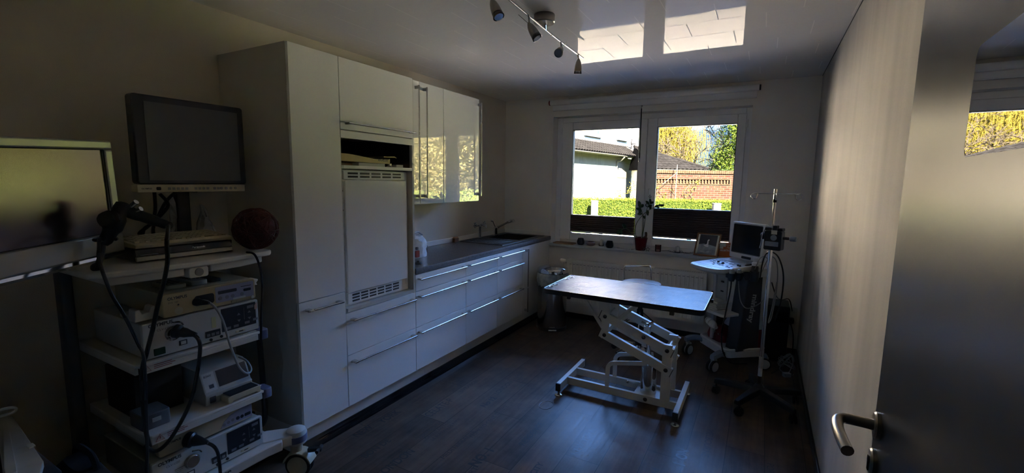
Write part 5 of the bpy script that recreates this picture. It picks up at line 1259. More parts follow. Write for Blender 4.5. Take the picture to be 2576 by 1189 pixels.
# --- electronic boxes
def unit_box(t, x0, x1, y0, y1, z0, z1, m_, bev=.004): return build(MB().box(x0, x1, y0, y1, z0, z1), 'casing', m_, t, bevel=bev)
def light_source(label, y0, y1, z0, xf, loc, sy):
    t = thing('light_source', label, 'light source', loc, group='grey light source units')
    z1 = z0+.146; H = z1-z0; Wd = y1-y0
    cs = unit_box(t, -2.46, xf-.018, y0+.004, y1-.004, z0+.010, z1-.004, 'grey_plastic')
    for yy in (y0+.04, y1-.04):
        for xx in (-2.42, xf-.06): build(MB().cyl((xx,yy,z0),(xx,yy,z0+.011),.014,n=12), 'foot', 'black_rubber', t)
    fp = build(MB().rbox(xf-.018, xf, y0, y1, z0+.006, z1, .006, axis='x'), 'front_panel', 'light_grey', t, bevel=.003)
    Y = lambda f: y0+Wd*f
    Z = lambda f: z0+.006+H*f
    dp = build(MB().rbox(xf-.002, xf+.0012, Y(.635), Y(.972), Z(.20), Z(.90), .002, axis='x'), 'control_panel', 'dark_panel', t, label='dark control panel with arrow keys')
    m = MB()
    for fy in (.80, .905):
        for s, fz in ((1,.60),(-1,.46)): m.add([(xf+.0016, Y(fy)-.008, Z(fz)), (xf+.0016, Y(fy)+.008, Z(fz)), (xf+.0016, Y(fy), Z(fz)+s*.011)], [(0,1,2)])
    build(m, 'arrow_keys', 'button_grey', dp, smooth=False)
    m = MB().box(xf+.001, xf+.0018, Y(.852), Y(.855), Z(.42), Z(.80))
    for a, b, c_ in ((.67,.24,.022),(.745,.25,.022),(.855,.27,.022),(.94,.31,.022)): m.box(xf+.001, xf+.0018, Y(a), Y(a)+c_, Z(b), Z(b)+.011)
    m.box(xf+.001, xf+.0018, Y(.885), Y(.885)+.03, Z(.74), Z(.74)+.013)
    build(m, 'soft_keys', 'button_grey', dp)
    kb = build(MB().rbox(xf-.002, xf+.001, Y(.485), Y(.62), Z(.15), Z(.34), .002, axis='x'), 'key_block', 'dark_panel', t)
    m = MB()
    for i in range(3): m.box(xf+.0005, xf+.002, Y(.498+.04*i), Y(.498+.04*i)+.013, Z(.18), Z(.18)+.012)
    build(m, 'keys', 'button_grey', kb)
    m = MB().cyl((xf,Y(.53),Z(.07)),(xf+.004,Y(.53),Z(.07)),.006,n=12).cyl((xf,Y(.625),Z(.09)),(xf+.004,Y(.625),Z(.09)),.006,n=12)
    build(m, 'jack', 'black_plastic', t)
    m = MB().rbox(xf, xf+.005, Y(.76), Y(.85), Z(.07), Z(.13), .003, axis='x'); b_ = build(m, 'slot_cover', 'beige_plastic', t); build(MB().box(xf+.0045, xf+.0056, Y(.79), Y(.83), Z(.085), Z(.12)), 'slot', 'mark_dark', b_)
    build(MB().box(xf-.001, xf+.006, Y(.07), Y(.155), Z(.06), Z(.25)), 'rocker_switch', 'green_button', t, bevel=.002, label='dark green rocker switch')
    b_ = build(MB().box(xf-.001, xf+.002, Y(.265), Y(.33), Z(.15), Z(.29)), 'button_bezel', 'mark_dark', t); build(MB().box(xf+.001, xf+.004, Y(.278), Y(.318), Z(.175), Z(.265)), 'lamp_button', 'trolley_white', b_)
    build(MB().lathe([(.030,0),(.030,.004),(.025,.006),(.024,.012),(.0005,.012)], (xf, Y(sy), Z(.56)), (1,0,0), 26), 'scope_socket', 'steel', t)
    m = MB().tube(spline([(xf+.004,Y(sy),Z(.86)),(xf+.012,Y(sy+.05),Z(.84)),(xf+.010,Y(sy+.075),Z(.74))]), .003, 6); build(m, 'socket_lever', 'chrome', t)
    text('OLYMPUS', .019, (xf+.0008, Y(.045), Z(.84)), (0,1,0), (0,0,1), 'mark_dark', t, bold=.0007)
    text('CLV-U20', .013, (xf+.0008, Y(.105), Z(.70)), (0,1,0), (0,0,1), 'mark_dark', t)
    m = MB()
    for i in range(3): m.box(xf, xf+.0006, Y(.17), Y(.26-.02*i), Z(.52-.05*i), Z(.535-.05*i))
    build(m, 'small_print', 'button_grey', t)
    return t, Y, Z
lsA, YA_, ZA_ = light_source('grey endoscopy light source with yellow tape on the middle shelf', .764, 1.214, .803, -2.02, (-2.25,.99,.803), .225)
build(MB().box(-2.02, -2.0188, 1.010, 1.027, .868, .915), 'tape_strip', 'tape_yellow', lsA, label='strip of yellowed tape')
build(MB().prism([(1.196,.925),(1.209,.938),(1.2095,.908),(1.196,.905)], -2.0188, -2.0175, 'x'), 'sticker', 'tape_pink', lsA, label='pinkish corner sticker')
lsB, YB_, ZB_ = light_source('grey endoscopy light source at the very bottom of the trolley', .756, 1.203, .2365, -2.02, (-2.25,.98,.2365), .315)
def processor(label, y0, y1, z0, z1, xf, loc, mt, style):
    t = thing('video_processor', label, 'video processor', loc, group='beige video processors')
    for yy in (y0+.04, y1-.04):
        for xx in (-2.40, xf-.05): build(MB().cyl((xx,yy,z0),(xx,yy,z0+.009),.012,n=12), 'foot', 'black_rubber', t)
    unit_box(t, -2.44, xf-.03, y0+.003, y1-.003, z0+.008, z1, 'beige_plastic', .006)
    build(MB().rbox(xf-.030, xf, y0, y1, z0+.005, z1-.001, .010, axis='x'), 'front_panel', mt, t, bevel=.004)
    H = z1-z0; Wd = y1-y0; Y = lambda f: y0+Wd*f; Z = lambda f: z0+H*f
    if style == 0:
        lp = build(MB().rbox(xf-.001, xf+.0015, Y(.53), Y(.975), Z(.22), Z(.90), .005, axis='x'), 'membrane_panel', 'lilac_panel', t, label='pale lilac membrane key panel')
        m = MB().rbox(xf+.001, xf+.0022, Y(.56), Y(.77), Z(.58), Z(.72), .003, axis='x').rbox(xf+.001, xf+.0022, Y(.85), Y(.94), Z(.50), Z(.62), .004, axis='x').box(xf+.001, xf+.002, Y(.82), Y(.945), Z(.72), Z(.75))
        build(m, 'display_strip', 'dark_panel', lp)
        m = MB()
        for f in (.58,.655,.72,.83): m.lathe([(.0005,0),(.008,0),(.008,.001),(.0005,.001)], (xf+.001,Y(f),Z(.40)), (1,0,0), 16)
        build(m, 'round_keys', 'button_grey', lp)
        build(MB().box(xf+.001, xf+.0022, Y(.72), Y(.87), Z(.22), Z(.30)), 'label_strip', 'paper', lp)
        build(MB().rbox(xf-.001, xf+.004, Y(.70), Y(.77), Z(.09), Z(.19), .003, axis='x').cyl((xf,Y(.765),Z(.13)),(xf+.006,Y(.765),Z(.13)),.004,n=10), 'output_jack', mt, t)
        build(MB().cyl((xf-.001,Y(.955),Z(.16)),(xf+.004,Y(.955),Z(.16)),.007,n=14), 'knob', 'trolley_white', t)
        build(MB().rbox(xf-.002, xf+.0008, Y(.31), Y(.515), Z(.28), Z(.70), .010, axis='x'), 'scope_socket', 'black_plastic', t, label='dark oblong camera socket')
        build(MB().lathe([(.014,0),(.015,.001),(.0005,.0015)], (xf,Y(.15),Z(.26)), (1,0,0), 22), 'power_button', 'beige_plastic', t); build(MB().lathe([(.003,0),(.003,.001),(.0005,.001)], (xf,Y(.15),Z(.50)), (1,0,0), 10), 'pilot_lamp', 'mark_dark', t)
        text('OLYMPUS', .016, (xf+.0008, Y(.05), Z(.74)), (0,1,0), (0,0,1), 'mark_dark', t, bold=.0005); text('EVIS  160', .009, (xf+.0008, Y(.055), Z(.60)), (0,1,0), (0,0,1), 'mark_dark', t)
    else:
        lp = build(MB().prism([(Y(.62),Z(.18)),(Y(.99),Z(.18)),(Y(.99),Z(.92)),(Y(.86),Z(.92)),(Y(.74),Z(.78)),(Y(.66),Z(.52))], xf-.001, xf+.0015, 'x'), 'membrane_panel', 'lilac_panel', t, label='lilac curved key panel')
        m = MB()
        for f, z in ((.66,.34),(.71,.38),(.76,.42)): m.lathe([(.0005,0),(.007,0),(.007,.001),(.0005,.001)], (xf+.001,Y(f),Z(z)), (1,0,0), 16)
        build(m, 'round_keys', 'button_grey', lp)
        m = MB()
        for f in (.82,.87): m.lathe([(.0005,0),(.008,0),(.008,.001),(.0005,.001)], (xf+.001,Y(f),Z(.40)), (1,0,0), 16)
        m.rbox(xf+.001, xf+.0022, Y(.90), Y(.975), Z(.32), Z(.50), .004, axis='x'); build(m, 'dark_keys', 'dark_panel', lp)
        text('OLYMPUS', .013, (xf+.0008, Y(.06), Z(.62)), (0,1,0), (0,0,1), 'mark_dark', t, bold=.0005)
    return t
prA = processor('warm beige video processor on top of the taped light source', .836, 1.207, .950, 1.050, -2.02, (-2.23,1.02,.95), 'warm_beige', 0)
prB = processor('flat beige video processor with lilac key panel above the bottom light source', .790, 1.168, .383, .462, -2.035, (-2.23,.98,.383), 'beige_plastic', 1)
# white side clamps beside the processors
for nm, y0, y1, z, lab in (('side_clamp', .762, .831, .952, 'white hook-shaped plastic clamp beside the warm beige processor'), ('side_clamp', 1.2115, 1.250, 1.006, 'small white plastic clamp at the right end of the warm beige processor')):
    t = thing(nm, lab, 'clamp', (-2.10, (y0+y1)/2, z), group='white clamps')
    if y0 < .9: poly = [(y0,z),(y1,z),(y1,z+.052),(y1-.012,z+.050),(y1-.020,z+.030),(y0+.025,z+.028),(y0+.018,z+.048),(y0+.004,z+.046)]
    else: poly = [(y0,z),(y1-.004,z),(y1-.010,z+.010),(y1,z+.022),(y1-.002,z+.028),(y0,z+.030)]
    build(MB().prism(poly, -2.12, -2.065, 'x'), 'clamp_hook', 'trolley_white', t, bevel=.003)
    build(MB().rbox(-2.20, -2.12, y0+.004, y1-.004, z, z+.018, .006, axis='x'), 'clamp_arm', 'trolley_white', t)
# handsets lying on the processor
for nm, y0, y1, x0, x1, h, mt, lab in (('remote_control', .885, .958, -2.22, -2.085, .017, 'beige_plastic', 'pale flat remote control at the left end on the warm beige processor'),
                                   ('remote_control', .972, 1.035, -2.22, -2.075, .022, 'grey_plastic', 'rounded grey remote control in the middle on the warm beige processor'),
                                   ('remote_control', 1.046, 1.098, -2.24, -2.085, .014, 'black_plastic', 'slim black remote control on the warm beige processor')):
    t = thing(nm, lab, 'remote control', ((x0+x1)/2, (y0+y1)/2, 1.0505), group='remote controls on the processor')
    b_ = build(MB().rbox(x0, x1, y0, y1, 1.0505, 1.0505+h, .010, axis='z'), 'case', mt, t, bevel=.004)
    m = MB()
    for i in range(4):
        for j in range(3): m.rbox(x0+.02+.022*i, x0+.032+.022*i, y0+.010+(y1-y0-.03)/2*j, y0+.020+(y1-y0-.03)/2*j, 1.0505+h, 1.0522+h, .003)
    build(m, 'buttons', 'mark_dark', b_)
# recorder and keyboard on the top shelf
dv = thing('disc_recorder', 'black disc recorder under the beige keyboard on the top shelf', 'recorder', (-2.25, .99, 1.1745))
build(MB().box(-2.42, -2.105, .795, 1.155, 1.181, 1.226), 'casing', 'black_plastic', dv, bevel=.003)
build(MB().box(-2.105, -2.095, .793, 1.157, 1.198, 1.227), 'front_panel', 'black_gloss', dv, bevel=.002)
build(MB().box(-2.105, -2.090, .795, 1.155, 1.180, 1.1975), 'lower_trim', 'silver_plastic', dv, bevel=.002)
build(MB().box(-2.0945, -2.0935, .81, .87, 1.202, 1.206), 'tray_mark', 'button_grey', dv)
for x, y in ((-2.39,.82),(-2.13,.82),(-2.39,1.13),(-2.13,1.13)): build(MB().cyl((x,y,1.1743),(x,y,1.182),.010,n=10), 'foot', 'black_rubber', dv)
text('Panasonic', .013, (-2.0944,.992,1.2085), (0,1,0), (0,0,1), 'mark_light', dv, bold=.0004)
kbd = thing('keyboard', 'beige computer keyboard lying on the black recorder', 'keyboard', (-2.24, .98, 1.2275))
build(MB().prism([(1.2275,-2.11),(1.2415,-2.105),(1.2455,-2.115),(1.2565,-2.30),(1.2565,-2.335),(1.2275,-2.335)], .800, 1.165, 'y'), 'case', 'beige_plastic', kbd, bevel=.003)
m = MB()
for i in range(6):
    xx = -2.140-.029*i; z = 1.2462+.0017*i
    for j in range(19): m.box(xx-.024, xx, .812+.0183*j, .812+.0183*j+.0155, z-.003, z+.007)
build(m, 'keys', 'beige_plastic', kbd)
# twine ball
tbx = thing('rattan_ball', 'dark red wicker ball at the right end of the top trolley shelf', 'ball', (-2.062, 1.25, 1.1745))
bc = Vector((-2.062,1.250,1.2735)); r9 = random.Random(21)
build(MB().ball(bc, .082, 24, 16), 'inner_ball', 'red_twine', tbx)
m = MB()
for i in range(85):
    ax = Vector((r9.gauss(0,1),r9.gauss(0,1),r9.gauss(0,1))).normalized(); a = ax.orthogonal().normalized(); b = ax.cross(a); rr = .088+r9.uniform(0,.010); off = r9.uniform(-.045,.045); q = math.sqrt(max(.001, rr*rr-off*off)); t0 = r9.uniform(0,6.28); L_ = r9.uniform(1.6,4.5)
    m.tube([bc+ax*off+a*(q*math.cos(t0+L_*j/14))+b*(q*math.sin(t0+L_*j/14)) for j in range(15)], .0022, 4)
build(m, 'wicker_strands', 'red_twine', tbx)
# monitor on its post
mo = thing('medical_monitor', 'dark-framed medical monitor with a beige button strip on top of the trolley', 'monitor', (-2.40, 1.13, 1.1745))
build(MB().rbox(-2.355, -2.300, .902, 1.360, 1.474, 1.850, .014, axis='x'), 'bezel', 'dark_panel', mo, bevel=.006)
build(MB().box(-2.3005, -2.2985, .945, 1.330, 1.492, 1.822), 'screen', 'screen_matte', mo)
build(MB().rbox(-2.395, -2.355, .96, 1.30, 1.50, 1.82, .03, axis='x'), 'rear_housing', 'dark_panel', mo, bevel=.01)
cs_ = build(MB().rbox(-2.352, -2.298, .898, 1.349, 1.440, 1.473, .004, axis='x'), 'button_strip', 'beige_plastic', mo, bevel=.002, label='beige strip of buttons')
m = MB()
for f in list(range(5))+[6.2,7.2,8.2,9.2]+[11,12]: m.box(-2.298, -2.2965, 1.010+.0172*f, 1.010+.0172*f+.011, 1.450, 1.461)
build(m, 'square_buttons', 'button_grey', cs_)
m = MB()
for i in range(4): m.lathe([(.0062,0),(.0062,.003),(.0005,.003)], (-2.298, 1.235+.022*i, 1.456), (1,0,0), 14)
build(m, 'round_knobs', 'button_grey', cs_)
build(MB().rbox(-2.299, -2.2955, .966, .983, 1.449, 1.463, .004, axis='x'), 'power_switch', 'black_plastic', cs_)
text('OLYMPUS', .0085, (-2.2975,.912,1.453), (0,1,0), (0,0,1), 'mark_dark', cs_, bold=.0003)
build(MB().rbox(-2.50, -2.46, 1.115, 1.172, 1.180, 1.60, .006, axis='z').box(-2.46,-2.395,1.12,1.17,1.56,1.60), 'post', 'black_plastic', mo)
build(MB().rbox(-2.525, -2.43, 1.07, 1.22, 1.1745, 1.186, .02, axis='z'), 'foot_plate', 'black_plastic', mo)
for i, (pts, lab) in enumerate((([(-2.40,1.0,1.44),(-2.40,.998,1.36),(-2.41,.985,1.30),(-2.44,.965,1.27),(-2.45,.96,1.22),(-2.46,.97,1.18)], 'black monitor lead hanging straight down under the screen'),
                     ([(-2.40,1.02,1.43),(-2.40,1.05,1.38),(-2.41,1.02,1.33),(-2.43,.98,1.285),(-2.45,.95,1.25),(-2.47,.99,1.22),(-2.47,1.03,1.18)], 'second black monitor lead crossing the first under the screen'),
                     ([(-2.41,1.18,1.44),(-2.405,1.10,1.44),(-2.405,1.05,1.40),(-2.415,1.02,1.34),(-2.44,1.0,1.27),(-2.47,1.02,1.18)], 'black monitor lead arching over to the right under the screen'))):
    cable(lab, pts, .0075)
# clear plastic bags behind
for nm, vs, lab in (('plastic_bag', [(1.08,1.195),(1.15,1.18),(1.17,1.26),(1.165,1.36),(1.13,1.42),(1.085,1.405),(1.095,1.30)], 'crumpled clear plastic bag hanging to the left of the monitor post'), ('plastic_bag', [(1.20,1.175),(1.32,1.175),(1.285,1.26),(1.25,1.36),(1.235,1.37),(1.215,1.28)], 'clear plastic bag standing to the right of the monitor post')):
    t = thing(nm, lab, 'plastic bag', (-2.48, vs[0][0], 1.1745), group='clear plastic bags behind the monitor post')
    m = MB(); r1 = random.Random(len(lab)); n = len(vs); cy = sum(v[0] for v in vs)/n; cz = sum(v[1] for v in vs)/n; P = []
    for ring_, s in enumerate((1,.72,.4)):
        for k in range(n*3):
            a, b = vs[k//3], vs[(k//3+1) % n]; f_ = (k % 3)/3; y = a[0]+(b[0]-a[0])*f_; z = a[1]+(b[1]-a[1])*f_
            P.append((-2.49+.02*(1-s)+r1.uniform(-.009,.009), cy+(y-cy)*s, cz+(z-cz)*s))
    K = n*3; fs = [(r_*K+k, r_*K+(k+1)%K, (r_+1)*K+(k+1)%K, (r_+1)*K+k) for r_ in (0,1) for k in range(K)]+[tuple(range(2*K,3*K))]
    o = build(m.add(P, fs), 'film', 'plastic_film', t, angle=15); s_ = o.modifiers.new('thick','SOLIDIFY'); s_.thickness = .012
# printer on the second shelf
pt = thing('small_printer', 'small grey video printer with a paper tray on the lower middle shelf', 'printer', (-2.2, 1.09, .5125))
build(MB().prism([(.5125,-2.40),(.5125,-2.062),(.560,-2.058),(.566,-2.068),(.650,-2.105),(.660,-2.125),(.660,-2.40)], .985, 1.190, 'y'), 'casing', 'grey_plastic', pt, bevel=.003)
nrm = Vector((.084,0,.037)).normalized(); 
def onp(y, f, o=.001): 
    z = .566+.084*f; x = -2.068-.037*f; return Vector((x,y,z))+nrm*o
m = MB(); m.add([onp(1.050,.12),onp(1.182,.12),onp(1.182,.92),onp(1.050,.92)], [(0,1,2,3)]); build(m, 'smoked_window', 'dark_panel', pt, smooth=False)
m = MB(); m.add([onp(.993,.05),onp(1.042,.05),onp(1.042,.95),onp(.993,.95)], [(0,1,2,3)]); fl = build(m, 'logo_plate', 'light_grey', pt, smooth=False)
m = MB(); m.add([onp(1.010,.18,.0016),onp(1.030,.18,.0016),onp(1.030,.36,.0016),onp(1.010,.36,.0016)], [(0,1,2,3)]); build(m, 'button', 'mark_dark', fl, smooth=False)
text('SONY', .012, onp(.998,.74,.0018), (0,1,0), (-.037,0,.084), 'mark_dark', fl, bold=.0004)
build(MB().rbox(-2.0575, -2.056, 1.000, 1.025, .522, .550, .003, axis='x'), 'door_mark', 'mark_dark', pt)
build(MB().prism([(1.045,.513),(1.060,.513),(1.068,.520),(1.172,.520),(1.180,.513),(1.192,.513),(1.192,.545),(1.045,.545)], -2.058, -1.998, 'x'), 'paper_tray', 'beige_plastic', pt, bevel=.003)
build(MB().box(-2.057, -2.003, 1.055, 1.182, .545, .549), 'tray_opening', 'black_plastic', pt)
# parcel behind
bxs = thing('cardboard_box', 'dark brown cardboard box at the left end of the lower middle shelf', 'box', (-2.30,.86,.5125))
build(MB().box(-2.44, -2.18, .78, .955, .5125, .70), 'carton', 'dark_carton', bxs, bevel=.003); build(MB().box(-2.44, -2.18, .862, .872, .70, .7012), 'lid_seam', 'mark_dark', bxs)
bx2 = thing('grey_case', 'low grey plastic case in front of the brown box on the shelf', 'case', (-2.11,.80,.5125))
build(MB().rbox(-2.165, -2.055, .752, .85, .5125, .575, .01, axis='z'), 'case', 'trolley_post', bx2, bevel=.004); build(MB().box(-2.056, -2.052, .785, .815, .54, .556), 'clasp', 'grey_plastic', bx2)
for y, z, lab in ((1.165,.8035,'thin white stick lying on the middle shelf in front of the taped light source'),(1.20,.5135,'thin white stick lying on the lower middle shelf beside the small printer')):
    t = tag(build(MB().tube([(-2.055 if z<.7 else -2.012,y+.028,z+.0022),(-2.008,y-.035,z+.0022)], .0022, 6), 'white_stick', 'trolley_white'), lab, 'stick')
# endoscope hanging at the left of the trolley with its tubes
en = thing('endoscope', 'black endoscope hanging on the left side of the trolley with long looping tubes', 'endoscope', (-2.05,.73,1.3))
A0 = Vector((-2.045,.757,1.412)); A1 = Vector((-2.045,.690,1.275)); d = (A1-A0)
build(MB().lathe([(.012,0),(.024,.006),(.027,.03),(.024,.05),(.030,.062),(.031,.10),(.024,.115),(.020,.152),(.012,.165),(.0005,.166)], A0, d, 22), 'control_body', 'black_plastic', en)
kp = A0+d*.48; kd = Vector((.6,-.75,.25)).normalized()
build(MB().lathe([(.030,0),(.034,.004),(.034,.012),(.024,.014),(.024,.022),(.026,.024),(.026,.030),(.010,.032)], kp+kd*.024, kd, 10).cyl(kp, kp+kd*.03, .012, n=12), 'angle_wheels', 'black_rubber', en)
build(MB().cyl(A0+Vector((.02,.012,-.012)), A0+Vector((.04,.02,.004)), .009, n=12).cyl(A0+Vector((.012,.02,-.035)), A0+Vector((.036,.034,-.022)), .009, n=12), 'valve_buttons', 'steel', en)
build(MB().tube(spline([A0+d*.18, (-2.03,.80,1.36),(-1.985,.845,1.332),(-1.95,.855,1.325)], 5), [.022]*5+[.020]*4+[.017]*3+[.014]*3+[.010], 12), 'cord_boot', 'black_rubber', en)
build(MB().tube(spline([(-1.955,.850,1.327),(-1.935,.838,1.30),(-1.93,.830,1.262),(-1.925,.826,1.20),(-1.925,.811,1.13),(-1.93,.788,1.045),(-1.935,.764,.945),(-1.945,.745,.865),(-1.95,.728,.80),(-1.95,.722,.70),(-1.95,.722,.58),(-1.95,.730,.50)], 6), .0075, 10), 'universal_cord', 'cable_black', en)
build(MB().tube(spline([(-2.045,.689,1.278),(-2.0,.66,1.292),(-1.95,.640,1.268),(-1.945,.636,1.22),(-1.935,.655,1.11),(-1.925,.681,1.028),(-1.925,.713,.915),(-1.925,.727,.852),(-1.925,.722,.70),(-1.925,.713,.52),(-1.93,.706,.42),(-1.935,.702,.35)], 6), .0055, 10), 'insertion_tube', 'cable_black', en)
hk = thing('scope_holder', 'black hook bracket on the trolley holding up the endoscope', 'holder', (-2.10,.70,1.2))
build(MB().tube(spline([(-2.06,.655,1.1745),(-2.055,.670,1.20),(-2.075,.690,1.25),(-2.079,.690,1.283)]), .010, 10).ball((-2.058,.662,1.185),.016), 'bracket', 'black_plastic', hk)
build(MB().tube([(-2.045+.034*math.cos(R(a))-.004, .693+.030*math.sin(R(a)), 1.283) for a in range(40,330,20)], .006, 8), 'fork', 'black_plastic', hk)
# leads between the units
c1 = cable('grey lead from the warm beige processor looping down beside the printer', [(-2.012,.975,1.0),(-1.985,.985,.995),(-1.955,1.0,.965),(-1.94,1.015,.91),(-1.935,1.035,.80),(-1.935,1.065,.695),(-1.94,1.10,.650),(-1.955,1.128,.655),(-1.98,1.125,.69),(-2.03,1.12,.70)], .0048, 'cable_grey')
build(MB().lathe([(.016,0),(.017,.012),(.014,.020),(.009,.045),(.006,.06)], (-2.018,.952,.998), (1,.45,-.06), 16), 'plug', 'black_plastic', c1)
c2 = cable('thick black lead from the taped light source sagging down to the lower shelf', [(-1.962,.900,.886),(-1.94,.910,.876),(-1.925,.914,.850),(-1.92,.908,.805),(-1.92,.893,.728),(-1.92,.862,.625),(-1.925,.806,.530),(-1.93,.766,.488),(-1.935,.735,.484),(-1.95,.715,.515)], .0072)
build(MB().lathe([(.022,0),(.027,.006),(.027,.022),(.020,.030),(.019,.045),(.014,.060),(.008,.085)], (-2.008,.862,.903), (1,.75,-.30), 18), 'plug', 'black_plastic', c2)
c3 = cable('thick black lead plugged into the flat lower processor', [(-1.978,.925,.408),(-1.95,.945,.390),(-1.94,.958,.355),(-1.935,.960,.30),(-1.93,.958,.20),(-1.93,.955,.05)], .0068)
build(MB().lathe([(.026,0),(.031,.006),(.031,.026),(.024,.032),(.020,.050),(.012,.075),(.007,.09)], (-2.030,.885,.425), (1,.62,-.22), 18), 'plug', 'black_plastic', c3)
c4 = cable('thin dark lead hanging from the wicker ball down the right side of the trolley', [(-2.0,1.165,1.178),(-1.958,1.175,1.170),(-1.945,1.188,1.11),(-1.945,1.194,1.02),(-1.950,1.186,.90),(-1.955,1.181,.783),(-1.96,1.18,.74)], .0048, 'dark_cloth')

# ------------------------------------------------------------------ television left of the trolley
TVM = Matrix.Translation((-2.057,.503,1.4145)) @ Matrix.Rotation(math.atan2(.87,-.48), 4, 'Z') @ Matrix.Rotation(R(-2.6), 4, 'Y')
tv = thing('television', 'big flat television in a silver frame cut off by the picture edge', 'television', M=TVM)
m = MB(TVM); w2 = .3125
m.box(-w2, w2, -.030, 0, .178, .212).box(-w2, w2, -.030, 0, -.212, -.135).box(-w2, -w2+.036, -.030, 0, -.135, .178).box(w2-.036, w2, -.030, 0, -.135, .178)
build(m, 'frame', 'silver_plastic', tv, bevel=.007, seg=3)
build(MB(TVM).box(-w2+.030, w2-.030, -.020, -.012, -.14, .182), 'screen', 'tv_screen', tv, smooth=False)
m = MB(TVM); m.tube([(x, -.0255, z) for x, z in rrect(-w2+.036, w2-.036, -.135, .178, .003, 2)], .0022, 5, closed=True); build(m, 'screen_gasket', 'black_plastic', tv)
build(MB(TVM).prism([(-.030,-.212),(-.034,-.222),(-.028,-.232),(-.004,-.232),(0,-.212)], -w2+.002, w2-.10, 'x'), 'lower_chrome_strip', 'chrome', tv)
build(MB(TVM).prism([(-.030,-.212),(-.032,-.220),(-.026,-.228),(-.004,-.228),(0,-.212)], w2-.098, w2-.008, 'x'), 'lower_trim', 'nickel', tv)
build(MB(TVM).rbox(-w2+.02, w2-.02, 0, .045, -.20, .20, .03, axis='y'), 'rear_housing', 'black_plastic', tv, bevel=.01)
m = MB(); c = TVM @ Vector((0,.045,0)); m.cyl(c, (-2.50,.30,1.41), .022, n=14).cyl((-2.50,.30,1.41),(-2.655,.36,1.41),.022,n=14).cyl((-2.50,.30,1.37),(-2.50,.30,1.45),.028,n=14).box(-2.6665,-2.655,.30,.42,1.30,1.52)
build(m, 'wall_mount_arm', 'black_plastic', tv)
# dark things on the floor at the left edge
sb = thing('storage_crate', 'dark storage crate under the worn white board at the left edge', 'crate', (-2.2,.33,0))
build(MB().box(-2.50, -1.90, .18, .47, 0, .575), 'crate_body', 'dark_case', sb, bevel=.012); build(MB().box(-2.51, -1.89, .175, .475, .545, .578), 'lid', 'dark_case', sb, bevel=.006)
wbd = thing('white_board', 'worn narrow white board lying on the dark crate at the left edge', 'board', (-2.15,.42,.5785))
build(MB().prism([(-2.46,.458),(-2.435,.496),(-1.957,.452),(-1.885,.425),(-1.905,.352),(-2.0,.372)], .5785, .600, 'z'), 'board', 'worn_board', wbd, bevel=.002)
build(MB().prism([(-2.30,.442),(-2.29,.455),(-1.93,.388),(-1.92,.362),(-1.985,.372)], .600, .612, 'z'), 'batten', 'worn_board', wbd, bevel=.002)
build(MB().rbox(-2.115,-2.085,.452,.468,.600,.604,.003,axis='z'), 'plaster_chip', 'paper', wbd)
dp_ = thing('dark_pouch', 'black cloth pouch with a pale loop standing at the left edge', 'pouch', (-2.30,.36,.6))
m = MB(); vs = []; fs = []; k = 16
for i in range(7):
    u_ = i/6; s = (1,1.05,1.05,1.0,.92,.8,.55)[i]
    for j in range(k):
        t = 2*PI*j/k; vs.append((-2.28+.075*s*math.cos(t), .345+.07*s*math.sin(t), .5795+.30*u_))
for i in range(6):
    for j in range(k): fs.append((i*k+j, i*k+(j+1)%k, (i+1)*k+(j+1)%k, (i+1)*k+j))
fs += [tuple(range(k))[::-1], tuple(range(6*k,7*k))]
build(m.add(vs, fs), 'pouch_body', 'dark_cloth', dp_)
build(MB().tube(spline([(-2.215,.40,.712),(-2.205,.43,.718),(-2.205,.452,.714),(-2.208,.460,.703),(-2.212,.452,.694),(-2.215,.42,.692)]), .0045, 8), 'loop', 'trolley_white', dp_, label='pale cord loop')
eb = thing('equipment_bag', 'dark blue-black soft bag on the floor in front of the trolley', 'bag', (-2.05,.585,0))
m = MB(); vs = []; fs = []; k = 24; r1 = random.Random(31)
for i in range(9):
    u_ = i/8; s = (.96,1.02,1.03,1.02,1.0,.97,.92,.80,.45)[i]
    for j in range(k):
        t = 2*PI*j/k; c_, s_ = math.cos(t), math.sin(t); w = 1+r1.uniform(-.03,.03)
        vs.append((-2.05+.19*s*w*math.copysign(abs(c_)**.55,c_), .567+.074*s*w*math.copysign(abs(s_)**.55,s_), .50*u_**.9))
for i in range(8):
    for j in range(k): fs.append((i*k+j, i*k+(j+1)%k, (i+1)*k+(j+1)%k, (i+1)*k+j))
fs += [tuple(range(k))[::-1], tuple(range(8*k,9*k))]
build(m.add(vs, fs), 'bag_body', 'dark_cloth', eb); build(MB().tube(spline([(-2.15,.58,.49),(-2.12,.58,.53),(-2.0,.58,.535),(-1.96,.58,.49)]), .010, 8), 'carry_handle', 'dark_cloth', eb)
# ------------------------------------------------------------------ outside
GZ = -.40
struct(MB().box(-45, 45, 4.92, 75, GZ-.3, GZ), 'ground', 'yard_paving', smooth=False)
struct(MB().box(-45, 45, 17.3, 75, GZ, GZ+.03), 'ground_lawn', 'lawn', smooth=False)
own = MB().box(-9, 8, -4, 4.905, ZC+.13, 5.75).box(-9.4, 8.4, -4, 5.0, 5.75, 5.95).box(-9, XL-.12, 4.75, 4.905, GZ, ZC+.13).box(XR+.12, 8, 4.75, 4.905, GZ, ZC+.13).box(XL-.12, XR+.12, 4.901, 4.905, GZ, .79)
struct(own, 'wall_upper_storey', 'ext_wall', smooth=False)
